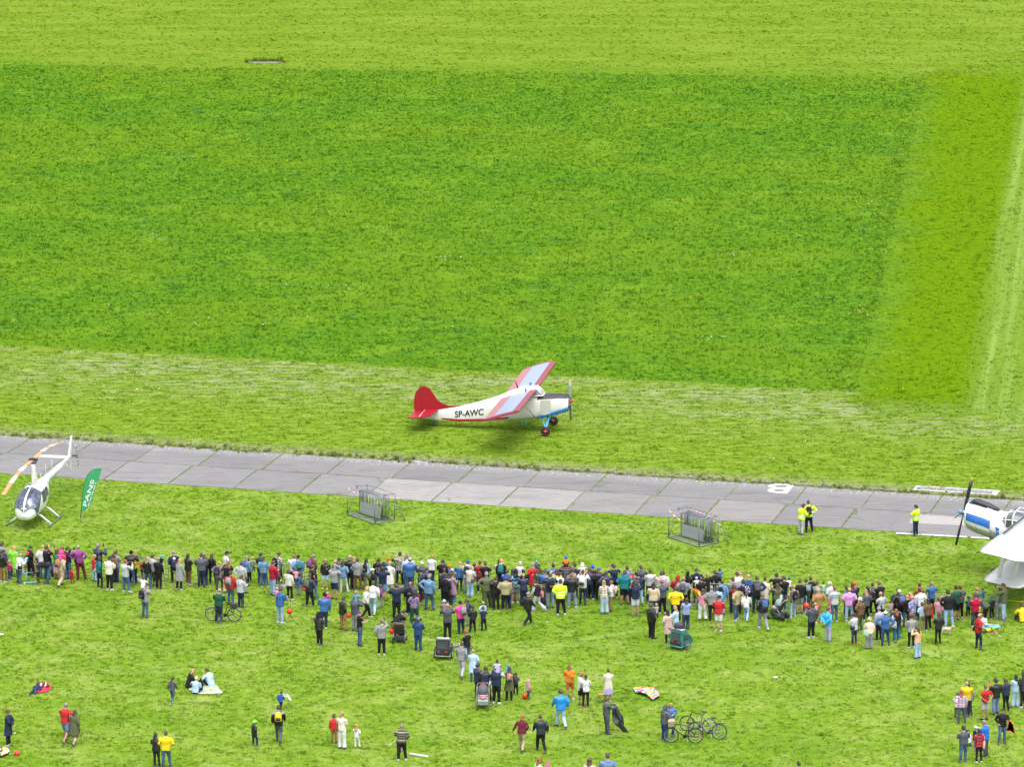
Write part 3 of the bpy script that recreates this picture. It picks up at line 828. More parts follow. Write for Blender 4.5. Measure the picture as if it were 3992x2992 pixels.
1660 840 1280 hood:pink pink_jacket slate_leggings child dr
@ 2140 2560 5.527
475 180 945 red orange_hoodie rust_shorts df hold
690 355 1055 redshort white_hoodie black_shorts hold dr
790 395 1115 blackpony white_blouse black_leggings red! bag:black
255 725 1560 brown azureblue_jacket paleblue_trousers walk
1270 270 1010 brownshort creamwhite_longcoat lilac_skirt hold
1265 895 1700 brown slate_sweater slate_trousers dr hold2
@ 2500 2680 5.315
615 330 1010 blond blue_jacket navyblue_jeans df hold
480 385 1105 hood:slate slate_hoodie navyblue_jeans dr hold
@ 0 2600 4.229
140 722 1325 brownshort navy_longcoat black_trousers behind dl
1080 605 1275 greyshort red_tshirt denim_shorts walk
1232 715 1310 brownlong olive_longcoat flowerblue_leggings walk
575 192 440 brown navywhite_jacket navy_jeans prone white! child
@ 520 2580 4.025
605 240 685 brownpony slate_sweater blue_jeans child walk white!
870 108 425 blond black_hoodie black_trousers sit dr
975 235 520 whiteblond paleblue_shirt navy_trousers sit
1215 100 400 brown paleblue_jacket black_trousers sit dl
1900 925 1335 helmet:lime black_jacket navy_trousers child dr
365 1128 1655 blacklong black_jacket black_leggings
508 1092 1672 brown yellow_hoodie blue_jeans
@ 1000 2600 4.23
395 412 735 brownshort royal_puffer navy_trousers child walk out
370 642 1270 brown blackgrey_jacket slate_trousers walk bp:yellow
1278 785 1280 brown red_jacket tan_trousers child
1415 745 1375 blondpony cream_sweater white_trousers hold bag:brown
1655 958 1365 blondlong white_hoodie white_leggings child
@ 1400 2650 4.424
720 785 1395 grey stripebrown_sweater black_trousers hold
@ 1900 2660 3.687
495 485 1010 redpony maroon_shirt khaki_trousers give
770 475 1015 brownshort leather_jacket black_trousers give2
725 1090 1730 redlong mint_jacket grey_trousers dr
1475 1100 1730 brownlong beige_jacket grey_trousers
1715 1032 1680 brownshort slateblue_hoodie black_trousers
@ 3640 2580 4.025
510 315 880 bald yellow_jacket navy_trousers
540 345 880 brownbun grey_sweater slate_leggings bag:black
440 455 975 redlong plaidblue_shirt slate_trousers
365 500 920 brown white_jacket slate_leggings child
795 360 935 shaved red_tshirt lightgrey_shorts behind
965 275 850 black black_jacket slateblue_jeans
1145 272 785 brownlong navyvest_sweater black_leggings
1290 200 715 blacklong paleblue_jacket paleblue_jeans white!
1395 170 740 blacklong black_puffer black_leggings white!
1090 738 1290 black black_sweater blue_jeans df hold
830 930 1500 greyshort royal_jacket slate_trousers dl
470 1018 1585 black slate_sweater blue_jeans hold
720 1055 1555 black crimson_puffer black_leggings bag:peach white!
645 1020 1395 cap:white navy_tshirt lightgrey_trousers child dr
735 1040 1420 cap:mint teal_tshirt grey_trousers child
545 1112 1345 black lightgrey_sweater grey_trousers crouch child
@ 2900 2560 2.989
640 1230 1690 blackshort black_tshirt black_trousers
25 1265 1700 brown grey_jacket black_trousers
@ 2900 1850 2.0256
452 235 472 black hivis_vest lightgrey_trousers dr hold
510 205 465 brown hivis_vest black_trousers hips bp:black
1360 238 478 black hivis_vest navy_trousers
'''
# ------------------------------------------------------------------ people
PAL = dict(black=(.013, .013, .016), navy=(.016, .024, .055), white=(.46, .46, .46), grey=(.17, .175, .185), slate=(.055, .062, .078), blue=(.028, .085, .22), red=(.32, .018, .022),
 lightgrey=(.31, .32, .34), paleblue=(.26, .36, .46), olive=(.075, .085, .045), pink=(.42, .17, .22), yellow=(.58, .38, .012), teal=(.012, .11, .13), denim=(.085, .16, .27),
 green=(.03, .14, .09), cream=(.46, .43, .37), purple=(.17, .035, .16), hivis=(.52, .68, .02), darkred=(.19, .016, .02), brown=(.10, .055, .035), royal=(.014, .09, .42), mint=(.25, .38, .27),
 mauve=(.19, .12, .16), lavender=(.24, .24, .35), crimson=(.24, .008, .03), beige=(.34, .27, .19), slateblue=(.10, .15, .27), skyblue=(.20, .31, .45), maroon=(.10, .014, .03), magenta=(.38, .03, .18),
 khaki=(.24, .21, .12), hotpink=(.62, .05, .24), darkgreen=(.012, .055, .035), azure=(.04, .26, .50), taupe=(.22, .17, .13), tan=(.23, .13, .055), rust=(.26, .075, .02), orchid=(.40, .20, .42),
 peach=(.50, .29, .18), lime=(.17, .58, .03), lilac=(.26, .22, .42), coral=(.55, .16, .16), turquoise=(.05, .40, .42), bluegrey=(.14, .19, .25), orange=(.55, .15, .015), blond=(.36, .25, .12),
 denimblue=(.07, .17, .33), azureblue=(.012, .16, .42), navyblue=(.016, .040, .12), slategreen=(.05, .075, .06), pinkgrey=(.36, .27, .32), pinkcream=(.50, .36, .32), pinkbeige=(.36, .26, .24), creamwhite=(.44, .40, .34),
 denimlilac=(.17, .20, .36), leather=(.012, .02, .026), navyvest=(.02, .028, .06), blackvest=(.015, .014, .016), slatevest=(.05, .055, .075), navywhite=(.03, .04, .09), blackgrey=(.015, .015, .017), orangeblack=(.60, .12, .01),
 whiteprint=(.38, .40, .40), blackprint=(.014, .014, .016), pinkprint=(.42, .22, .30), lilacprint=(.16, .15, .30), purpleprint=(.08, .05, .13), flowerblue=(.10, .07, .20), camo=(.16, .15, .11), flower=(.22, .11, .12), blueprint=(.02, .16, .40),
 plaidgrey=(.25, .25, .26), plaidpurple=(.16, .09, .20), plaidbrown=(.42, .36, .30), plaidblue=(.30, .24, .40), stripebrown=(.09, .075, .05))
for _k in PAL: PAL[_k] = tuple(min(.62, c * 1.22) for c in PAL[_k]) if _k not in ('black', 'navy', 'leather', 'hivis') else PAL[_k]
# bright
WORD = dict(plaidgrey='grey checked', plaidpurple='purple checked', plaidbrown='brown and white checked', plaidblue='blue and pink checked', stripebrown='brown striped', hivis='yellow high-visibility',
 whiteprint='white printed', blackprint='black printed', pinkprint='pink printed', lilacprint='lilac printed', purpleprint='purple printed', flowerblue='flowered', flower='flowered', camo='camouflage', blueprint='bright blue',
 navyvest='navy sleeveless', blackvest='black sleeveless', slatevest='dark grey sleeveless', slategreen='grey green', navywhite='navy, white-hooded', blackgrey='black and grey', orangeblack='orange and black', leather='black leather',
 lightgrey='light grey', paleblue='pale blue', skyblue='faded blue', darkred='dark red', slate='dark grey', denimblue='denim blue', azureblue='bright blue', navyblue='dark blue', darkgreen='dark green', pinkgrey='greyish pink',
 pinkcream='pale pink', pinkbeige='dusty pink', creamwhite='off-white', denimlilac='faded denim', hotpink='bright pink', bluegrey='blue grey', slateblue='slate blue', mint='mint green', azure='sky blue', royal='bright royal blue')
HAIR = dict(brown=(.055, .030, .018), black=(.012, .011, .012), blond=(.34, .22, .09), grey=(.19, .18, .17), white=(.52, .50, .46), red=(.22, .065, .02), orange=(.50, .10, .01), darkred=(.085, .015, .015), maroon=(.06, .012, .015), shaved=(.13, .085, .065), bald=(.36, .20, .15), whiteblond=(.50, .42, .26))

def folds(t, b, c):
    tc = t.node('ShaderNodeTexCoord').outputs['Object']
    n = t.noise(t.mapping(tc, scale=(1, 1, .45)), 7, 4, .6, dist=.6); n2 = t.noise(tc, 30, 2, .5)
    c = t.mix(1.0, c, t.ramp(n, [(.25, (.80, .80, .81)), (.5, (1, 1, 1)), (.78, (1.14, 1.14, 1.13))]), 'MULTIPLY')
    t.put(b.inputs['Base Color'], c); t.put(b.inputs['Normal'], t.bump(n, .8, .035)); return tc
def cloth(t, b): folds(t, b, t.node('ShaderNodeObjectInfo').outputs['Color'])
M_cloth = mat("cloth", cloth, rough=.85, spec=.2)
M_shiny = mat("padded_fabric", lambda t, b: (folds(t, b, t.node('ShaderNodeObjectInfo').outputs['Color'])), rough=.5, spec=.4)
def puffer(t, b):
    c = t.node('ShaderNodeObjectInfo').outputs['Color']; tc = t.node('ShaderNodeTexCoord').outputs['Object']; w = t.node('ShaderNodeTexWave', bands_direction='Z'); t.put(w.inputs[0], tc); w.inputs['Scale'].default_value = 4.2; w.inputs['Distortion'].default_value = 1
    t.put(b.inputs['Base Color'], t.mix(1.0, c, t.ramp(w.outputs[1], [(0, (.55, .55, .55)), (.35, (1.1, 1.1, 1.1))]), 'MULTIPLY')); t.put(b.inputs['Normal'], t.bump(w.outputs[1], 1, .04))
M_puffer = mat("quilted_fabric", puffer, rough=.45, spec=.4)
def denim(t, b):
    tc = t.node('ShaderNodeTexCoord').outputs['Object']; c = t.node('ShaderNodeObjectInfo').outputs['Color']
    n = t.noise(t.mapping(tc, scale=(1.2, 1.2, .4)), 6, 4, .6)
    folds(t, b, t.mix(t.math('MULTIPLY', t.step(n, .45, .75), .45), c, t.mix(.45, c, (.42, .50, .60))))
M_denim = mat("denim", denim, rough=.9, spec=.15)
def plaid(a, b_, c_):
    def f(t, b):
        tc = t.node('ShaderNodeTexCoord').outputs['Object']; s = t.node('ShaderNodeSeparateXYZ'); t.put(s.inputs[0], tc)
        def band(v, sc, w): return t.math('GREATER_THAN', w, t.math('FRACT', t.math('MULTIPLY', v, sc)))
        bx, bz = band(s.outputs[0], 7.5, .42), band(s.outputs[2], 7.5, .42)
        c = t.mix(t.math('MULTIPLY', t.math('ADD', bx, bz), .5), a, b_); c = t.mix(t.math('MULTIPLY', band(s.outputs[2], 15, .16), .8), c, c_)
        folds(t, b, c)
    return f
def blotch(cols, sc, rough=.5):
    def f(t, b):
        tc = t.node('ShaderNodeTexCoord').outputs['Object']; n = t.noise(tc, sc, 2, rough)
        r = t.node('ShaderNodeValToRGB'); r.color_ramp.interpolation = 'CONSTANT'; e = r.color_ramp.elements
        while len(e) < len(cols): e.new(.5)
        for i, c in enumerate(cols): e[i].position = 0 if i == 0 else .34 + .32 * (i / (len(cols))) ; e[i].color = (*c, 1)
        t.put(r.inputs[0], n); folds(t, b, r.outputs[0])
    return f
def zband(bands, base):
    """bands of colour by height on the body: (z0, z1, colour)"""
    def f(t, b):
        tc = t.node('ShaderNodeTexCoord').outputs['Object']; s = t.node('ShaderNodeSeparateXYZ'); t.put(s.inputs[0], tc); c = base
        for z0, z1, col in bands:
            m = t.math('MULTIPLY', t.math('GREATER_THAN', s.outputs[2], z0), t.math('LESS_THAN', s.outputs[2], z1)); c = t.mix(m, c, col)
        folds(t, b, c)
    return f
def sleeves(base, arm):
    def f(t, b):
        tc = t.node('ShaderNodeTexCoord').outputs['Object']; s = t.node('ShaderNodeSeparateXYZ'); t.put(s.inputs[0], tc)
        folds(t, b, t.mix(t.math('GREATER_THAN', t.math('ABSOLUTE', s.outputs[0]), .215), base, arm))
    return f
PM = {'plaidgrey': plaid((.46, .46, .46), (.06, .055, .06), (.22, .03, .03)), 'plaidpurple': plaid((.20, .13, .27), (.06, .03, .09), (.45, .42, .5)), 'plaidbrown': plaid((.58, .56, .53), (.26, .13, .07), (.5, .42, .36)),
 'plaidblue': plaid((.40, .42, .55), (.42, .12, .18), (.05, .10, .35)), 'camo': blotch([(.10, .11, .06), (.30, .29, .24), (.20, .17, .12), (.03, .035, .03)], 7), 'flowerblue': blotch([(.03, .03, .14), (.35, .12, .22), (.55, .5, .4), (.03, .03, .14)], 9),
 'flower': blotch([(.14, .05, .07), (.5, .35, .08), (.42, .12, .2), (.07, .04, .06)], 12), 'pinkprint': blotch([(.46, .30, .40), (.46, .46, .5), (.55, .15, .3), (.46, .30, .40)], 9), 'lilacprint': blotch([(.08, .09, .2), (.30, .30, .48), (.13, .12, .28), (.36, .36, .5)], 9),
 'purpleprint': blotch([(.02, .015, .03), (.18, .1, .28), (.4, .38, .5), (.02, .015, .03)], 8), 'blackprint': blotch([(.012, .012, .014), (.012, .012, .014), (.05, .25, .4), (.4, .42, .4)], 6), 'whiteprint': zband([(1.28, 1.34, (.16, .24, .34)), (1.18, 1.25, (.25, .32, .38))], (.40, .42, .42)),
 'hivis': zband([(1.00, 1.045, (.62, .66, .62)), (1.12, 1.165, (.62, .66, .62))], (.50, .68, .02)), 'stripebrown': zband([(1.36, 1.41, (.22, .25, .20)), (1.25, 1.27, (.26, .27, .24)), (1.15, 1.17, (.26, .27, .24)), (.98, 1.05, (.22, .25, .20)), (1.05, 1.15, (.10, .05, .04))], (.06, .055, .04)),
 'navyvest': sleeves((.02, .028, .06), (.36, .37, .40)), 'blackvest': sleeves((.015, .014, .016), (.36, .37, .40)), 'slatevest': sleeves((.05, .055, .075), (.45, .45, .45)), 'orangeblack': zband([(.0, .28, (.012, .012, .014))], (.60, .12, .01)),
 'blackgrey': zband([(1.36, 1.6, (.22, .22, .24))], (.014, .014, .016)), 'navywhite': zband([], (.02, .03, .09)), 'blueprint': blotch([(.02, .18, .42), (.02, .08, .3), (.5, .06, .12), (.02, .18, .42)], 8)}
PMAT = {}
def garment_mat(colour, kind):
    if colour in PM:
        if colour not in PMAT: PMAT[colour] = mat("fabric_" + colour, PM[colour], rough=.85, spec=.2)
        return PMAT[colour]
    if kind == 'puffer': return M_puffer
    if kind == 'jeans' or colour == 'denim' or 'denim' in colour: return M_denim
    if kind in ('jacket', 'raincoat') and colour in ('black', 'navy', 'azureblue', 'leather', 'lime', 'blue'): return M_shiny
    return M_cloth
def skin(t, b):
    c = t.node('ShaderNodeObjectInfo').outputs['Color']; t.put(b.inputs['Base Color'], c); b.inputs['Roughness'].default_value = .55; b.inputs['Specular IOR Level'].default_value = .3
M_skin = mat("skin", skin); M_eye = mat("eyes_and_brows", color=(.02, .015, .012)); M_lip = mat("lips", color=(.30, .09, .08))
def hairm(t, b):
    tc = t.node('ShaderNodeTexCoord').outputs['Object']; c = t.node('ShaderNodeObjectInfo').outputs['Color']; n = t.noise(t.mapping(tc, scale=(1, 1, .25)), 40, 3, .6)
    t.put(b.inputs['Base Color'], t.mix(1.0, c, t.ramp(n, [(.3, (.6, .6, .6)), (.7, (1.35, 1.3, 1.25))]), 'MULTIPLY')); b.inputs['Roughness'].default_value = .55; t.put(b.inputs['Normal'], t.bump(n, .6, .01))
M_hair = mat("hair", hairm)
M_sole = mat("shoe_sole", color=(.30, .30, .29), rough=.8)

ARMS = dict(down=((.055, -.02, -.28), (.065, .04, -.53)), down2=((.03, .02, -.28), (.02, .10, -.52)), pocket=((.10, -.06, -.26), (.0, .07, -.43)), folded=((.06, .08, -.26), (-.13, .24, -.22)), hips=((.19, -.09, -.22), (.02, -.06, -.40)),
 behind=((.10, -.13, -.25), (-.13, -.18, -.45)), photo=((.10, .20, -.14), (-.07, .27, .12)), photo2=((.14, .15, -.20), (-.02, .33, .03)), hold=((.05, .06, -.27), (-.05, .27, -.22)), up=((.10, .12, -.20), (-.02, .12, .06)),
 front=((.06, -.10, -.26), (.07, -.03, -.50)), back=((.05, .10, -.27), (.05, .25, -.46)), cam=((.12, .14, -.18), (.02, .30, -.02)), out=((.20, .04, -.14), (.40, .12, -.16)), outs=((.25, .0, -.08), (.50, .05, -.10)), reach=((.05, .20, -.18), (-.03, .42, -.08)), hang=((.03, .06, -.27), (.0, .14, -.52)), prop=((.10, .14, -.16), (.0, .28, -.26)), give=((.10, -.02, -.27), (.20, .03, -.50)))
LEGS = dict(stand=[((.095, .01, .50), (.115, .0, .085)), ((.095, .01, .50), (.115, -.01, .085))], apart=[((.14, .0, .50), (.21, .0, .085)), ((.14, .0, .50), (.20, .0, .085))], rest=[((.095, .0, .50), (.105, -.02, .085)), ((.13, .09, .50), (.19, .07, .085))],
 walk=[((.09, .15, .52), (.09, .20, .095)), ((.09, -.01, .50), (.09, -.30, .13))], sit=[((.16, .36, .40), (.12, .52, .07)), ((.20, .34, .34), (.10, .60, .07))], cross=[((.30, .28, .16), (-.02, .34, .06)), ((.32, .24, .18), (-.08, .22, .07))], sh=[((.15, .30, -.02), (.13, .30, -.42)), ((.15, .30, -.02), (.13, .30, -.42))],
 crouch=[((.17, .36, .46), (.13, .10, .085)), ((.19, .30, .34), (.14, -.02, .10))], prone=[((.12, -.42, .08), (.16, -.80, .07)), ((.12, -.40, .08), (.20, -.78, .07))], hug=[((.15, .16, -.18), (.12, .10, -.52)), ((.15, .16, -.18), (.12, .10, -.52))], bend=[((.10, -.02, .50), (.12, .02, .085)), ((.10, -.02, .50), (.12, .06, .085))])
# pose: (left arm, right arm, legs, lean degrees, pelvis)
POSES = dict(s1=('down', 'down', 'stand', 2, None), s2=('folded', 'folded', 'stand', -2, None), s3=('pocket', 'pocket', 'rest', 0, None), s4=('pocket', 'down2', 'rest', 2, None), s5=('hold', 'down', 'stand', 2, None), s6=('folded', 'pocket', 'rest', 1, None), s7=('hold', 'hold', 'stand', 3, None),
 hips=('hips', 'hips', 'rest', 0, None), hip1=('hips', 'down', 'rest', 0, None), behind=('behind', 'behind', 'stand', 0, None), photo=('photo', 'photo2', 'stand', -3, None), photo2=('cam', 'photo2', 'rest', 0, None), hold=('hold', 'pocket', 'rest', 3, None), hand=('pocket', 'photo', 'stand', 0, None), hold2=('reach', 'reach', 'stand', 4, None),
 walk=('front', 'back', 'walk', 4, None), walk2=('back', 'front', 'walk', 5, None), sh=('up', 'up', 'stand', -2, None), carry=('hold', 'down', 'stand', -3, None), point=('outs', 'down', 'apart', 0, None), out=('out', 'outs', 'walk', 6, None), csh=('prop', 'prop', 'sh', 8, (0, 0, 0)), cshup=('photo', 'up', 'sh', 2, (0, 0, 0)), arm=('prop', 'prop', 'hug', 2, (0, 0, 0)),
 sit=('prop', 'hold', 'sit', 14, (0, 0, .13)), sit2=('hold', 'down2', 'cross', 8, (0, 0, .13)), crouch=('hold', 'hold', 'crouch', 22, (0, -.05, .32)), prone=('reach', 'prop', 'prone', 68, (0, 0, .14)), bend=('hang', 'hang', 'bend', 82, (0, -.12, .90)), bend2=('hang', 'hang', 'bend', 48, (0, -.10, .90)), give=('give', 'pocket', 'walk', 4, None))
SEX = dict(m=dict(sw=.195, hw=.165, ch=.125, hd=1.0, lg=1.0, wst=.150), f=dict(sw=.168, hw=.172, ch=.112, hd=.97, lg=.92, wst=.128), c=dict(sw=.165, hw=.135, ch=.105, hd=1.28, lg=.95, wst=.130))
_sk = {}
def skel(sex, pose):
    if (sex, pose) in _sk: return _sk[sex, pose]
    la, ra, lg, lean, pel = POSES[pose]; S = SEX[sex]; Pv = Vector(pel) if pel else Vector((0, 0, .93)); th = math.radians(lean)
    rot = Matrix.Rotation(-th, 3, 'X'); U = rot @ Vector((0, 0, 1))
    j = dict(P=Pv, U=U, rot=rot, S=S); j['chest'] = Pv + U * .36; j['neck'] = Pv + U * .56
    hr = Matrix.Rotation(-th * (.35 if lean < 60 else .15), 3, 'X'); j['hr'] = hr
    j['head'] = j['neck'] + (rot @ Vector((0, .015, .05))) + hr @ Vector((0, .02, .085 * S['hd']))
    world_arms = lean > 40 and lg != 'prone'
    for s, nm in ((-1, la), (1, ra)):
        sh = Pv + rot @ Vector((s * S['sw'], -.01, .50)); e, w = ARMS[nm]; k = .95
        f = (lambda v: Vector((s * v[0], v[1], v[2])) * k) if world_arms else (lambda v: rot @ Vector((s * v[0] * k, v[1] * k, v[2] * k)))
        j['sh', s], j['el', s], j['wr', s] = sh, sh + f(e), sh + f(w)
        kn, an = LEGS[lg][0 if s < 0 else 1]; base = Vector((0, 0, 0)) if (pel is None or lg in ('sit', 'cross', 'crouch', 'bend', 'prone')) else Pv
        if lg == 'bend': kn, an = Vector(kn), Vector(an)
        j['hp', s] = Pv + Vector((s * .085, 0, -.02)) if lg != 'prone' else Pv + Vector((s * .09, -.05, -.02))
        j['kn', s] = base + Vector((s * kn[0], kn[1], kn[2])); j['an', s] = base + Vector((s * an[0], an[1], an[2]))
    _sk[sex, pose] = j; return j
def remesh(mb, name, mats, vox=.024, smooth=1):
    me = mb.mesh(name, mats); o = bpy.data.objects.new("tmp", me); COL.objects.link(o)
    m = o.modifiers.new("r", 'REMESH'); m.mode = 'VOXEL'; m.voxel_size = vox; m.use_smooth_shade = True
    m2 = o.modifiers.new("s", 'SMOOTH'); m2.factor = .5; m2.iterations = smooth
    dg = bpy.context.evaluated_depsgraph_get(); r = bpy.data.meshes.new_from_object(o.evaluated_get(dg)); bpy.data.objects.remove(o); bpy.data.meshes.remove(me); r.name = name
    r.materials.clear()
    for x in mats: r.materials.append(x)
    return r
def torso(mb, j, secs, power=2.6):
    rot, P = j['rot'], j['P']; rs = []
    for h, rx, ry, oy in secs:
        r = []
        for k in range(14):
            t = 2 * math.pi * k / 14; c, s = math.cos(t), math.sin(t)
            r.append(P + rot @ Vector((math.copysign(abs(c) ** (2 / power), c) * rx, oy + math.copysign(abs(s) ** (2 / power), s) * ry, h)))
        rs.append(r)
    mb.loft(rs)
def hand(mb, j, s):
    w, e = j['wr', s], j['el', s]; d = (w - e).normalized(); side = d.cross(Vector((0, 0, 1)) if abs(d.z) < .8 else Vector((0, 1, 0))).normalized(); nrm = side.cross(d)
    mb.tube([w - d * .01, w + d * .03, w + d * .085], [.022, .036, .036], 0, 6, .5)
    for i, L in enumerate((.062, .074, .068, .052)):
        b = w + d * .08 + side * ((i - 1.5) * .018); mb.tube([b, b + d * L * .55 + nrm * .006, b + d * L * .9 + nrm * .024], [.0095, .0085, .006], 0, 4)
    b = w + d * .03 + side * (-.03); mb.tube([b, b + d * .03 - side * .022, b + d * .06 - side * .026], [.012, .010, .007], 0, 4)
_cache = {}
def body_mesh(sex, pose, bare):
    k = ('body', sex, pose)
    if k in _cache: return _cache[k]
    j = skel(sex, pose); S = j['S']; mb = MB(); w = S['wst']
    torso(mb, j, [(-.10, S['hw'] * .75, .09, 0), (0, S['hw'] * .86, .10, 0), (.14, w * .88, .085, 0), (.34, S['sw'] * .78, S['ch'] * .85, 0), (.47, S['sw'] * .80, .085, -.01), (.53, .07, .055, -.01)])
    nk = j['neck']; hd = j['head']; hr = j['hr']; H = S['hd']
    mb.tube([nk - j['U'] * .05, nk + j['U'] * .02, hd - hr @ Vector((0, .01, .05 * H))], [.062, .052, .050], 0, 8)
    rs = []
    for z, rx, ry, oy in ((-.115, .020, .030, .035), (-.10, .040, .050, .026), (-.06, .058, .072, .012), (-.01, .070, .088, .0), (.04, .074, .096, -.004), (.085, .060, .080, -.006), (.112, .030, .042, -.006)):
        rs.append([hd + hr @ (Vector((math.cos(2 * math.pi * q / 12) * rx, oy + math.sin(2 * math.pi * q / 12) * ry, z)) * H) for q in range(12)])
    mb.loft(rs)
    mb.tube([hd + hr @ (Vector((0, .082, .005)) * H), hd + hr @ (Vector((0, .108, -.028)) * H)], [.010, .016], 0, 6)
    for s in (-1, 1):
        mb.ball(hd + hr @ (Vector((s * .076, -.004, -.008)) * H), (.012, .018, .030), 0, 6, 4)
        mb.tube([j['sh', s], j['sh', s].lerp(j['el', s], .5), j['el', s], j['el', s].lerp(j['wr', s], .5), j['wr', s]], [.046, .043, .034, .033, .022], 0, 8)
        hp, kn, an = j['hp', s], j['kn', s], j['an', s]
        mb.tube([hp, hp.lerp(kn, .5), kn, kn.lerp(an, .35), kn.lerp(an, .75), an], [v * S['lg'] for v in (.088, .078, .052, .056, .038, .030)], 0, 8)
        mb.tube([an, an + Vector((0, .05, -.035)) if pose != 'prone' else an + Vector((0, -.06, -.02))], [.030, .026], 0, 6)
    me = remesh(mb, "person_body", [M_skin, M_eye, M_lip], .022)
    ex = MB()
    for s in (-1, 1): hand(ex, j, s)
    n0 = len(ex.f)
    for s in (-1, 1):
        ex.ball(hd + hr @ (Vector((s * .030, .088, .012)) * H), (.012, .006, .007), 1, 6, 4); ex.box(hd + hr @ (Vector((s * .030, .090, .032)) * H), (.030, .008, .006), 1, hr)
    ex.box(hd + hr @ (Vector((0, .082, -.062)) * H), (.040, .010, .010), 2, hr)
    bm = bmesh.new(); bm.from_mesh(me); t2 = ex.mesh("x", [M_skin, M_eye, M_lip]); bm.from_mesh(t2); bm.to_mesh(me); bm.free(); bpy.data.meshes.remove(t2)
    _cache[k] = me; return me
def top_mesh(sex, pose, kind):
    k = ('top', sex, pose, kind)
    if k in _cache: return _cache[k]
    j = skel(sex, pose); S = j['S']; mb = MB(); loose = dict(tshirt=.0, blouse=.01, shirt=.008, sweater=.012, jacket=.02, hoodie=.018, coat=.02, longcoat=.018, puffer=.032, vest=.028, tracksuit=.02, raincoat=.03).get(kind, .015)
    lean = POSES[pose][3]; L = loose; sw, w, hw, ch = S['sw'], S['wst'], S['hw'], S['ch']
    hem = -.10 if kind in ('jacket', 'hoodie', 'coat', 'raincoat', 'puffer') else -.07
    secs = [(.05, hw + L, .125 + L, 0), (.18, w + .018 + L, .115 + L, 0), (.34, sw * .86 + L, ch + .018 + L, 0), (.44, sw * .90 + L, ch + L, -.008), (.495, sw * .82 + L * .5, .085, -.012), (.54, .085, .065, -.012), (.555, .062, .055, -.010)]
    if kind in ('longcoat', 'raincoat') and POSES[pose][4] is None:
        secs = [(-.42, hw + .05 + L, .165, 0), (-.20, hw + .03 + L, .155, 0), (-.05, hw + .01 + L, .135 + L, 0)] + secs
    else: secs = [(hem, hw + .002 + L, .125 + L, 0)] + secs
    torso(mb, j, secs)
    short = kind == 'tshirt'; arms = kind not in ('vest',) or True
    for s in (-1, 1):
        a, e, wv = j['sh', s], j['el', s], j['wr', s]; a2 = a + j['rot'] @ Vector((-s * .02, 0, -.015))
        if short: mb.tube([a2, a.lerp(e, .4), a.lerp(e, .72)], [.068 + L, .064 + L, .062], 0, 8)
        else: mb.tube([a2, a.lerp(e, .5), e, e.lerp(wv, .5), wv], [.064 + L, .056 + L, .048 + L, .044 + L, .036 + L * .5], 0, 8)
    if kind in ('hoodie', 'coat'):
        nk = j['neck']; mb.ball(nk + j['rot'] @ Vector((0, -.085, -.045)), (.105, .055, .075)); mb.ball(nk + j['rot'] @ Vector((0, -.03, -.01)), (.095, .075, .04))
    if kind in ('jacket', 'puffer', 'shirt', 'raincoat', 'longcoat'):
        nk = j['neck']; mb.ball(nk + j['rot'] @ Vector((0, -.02, -.005)), (.078, .070, .038))
    me = remesh(mb, kind, [M_cloth]); _cache[k] = me; return me
def bottom_mesh(sex, pose, kind, wide=False):
    k = ('bot', sex, pose, kind, wide)
    if k in _cache: return _cache[k]
    j = skel(sex, pose); S = j['S']; mb = MB(); pr = pose == 'prone'
    if kind == 'skirt':
        torso(mb, j, [(-.50, .235, .19, 0), (-.25, .21, .17, 0), (-.05, S['hw'] + .015, .135, 0), (.10, S['wst'], .10, 0)])
    else:
        torso(mb, j, [(-.11, S['hw'] * .82, .10, 0), (-.04, S['hw'], .125, 0), (.04, S['hw'] * .97, .115, 0), (.11, S['wst'] * .98, .10, 0)])
        L = dict(leggings=.002, shorts=.016, jeans=.006, trousers=.012).get(kind, .01) + (.018 if wide else 0)
        for s in (-1, 1):
            hp, kn, an = j['hp', s], j['kn', s], j['an', s]
            if kind == 'shorts': mb.tube([hp, hp.lerp(kn, .5), hp.lerp(kn, .93)], [.098, .094, .086], 0, 8)
            else:
                f = S['lg']; mb.tube([hp, hp.lerp(kn, .5), kn, kn.lerp(an, .4), kn.lerp(an, .8), an.lerp(kn, .02)], [.097 * f + L, .085 * f + L, .062 * f + L, .060 * f + L, (.050 + (.03 if wide else .004)) + L * .6, (.048 + (.035 if wide else 0)) + L * .5], 0, 8)
    me = remesh(mb, kind, [M_cloth]); _cache[k] = me; return me
def shoe_mesh():
    if 'shoe' in _cache: return _cache['shoe']
    mb = MB(); rs = []
    for y, rx, z0, z1 in ((-.075, .022, -.080, -.02), (-.055, .036, -.085, .012), (0, .042, -.085, .015), (.05, .044, -.085, -.02), (.11, .046, -.085, -.045), (.155, .036, -.083, -.055), (.175, .014, -.080, -.065)):
        rs.append([Vector((rx * math.cos(2 * math.pi * q / 10), y, (z0 + z1) / 2 + (z1 - z0) / 2 * math.sin(2 * math.pi * q / 10))) for q in range(10)])
    mb.loft(rs); mb.box((0, .045, -.079), (.088, .225, .016), 1); _cache['shoe'] = mb.mesh("shoe", [M_cloth, M_sole]); return _cache['shoe']
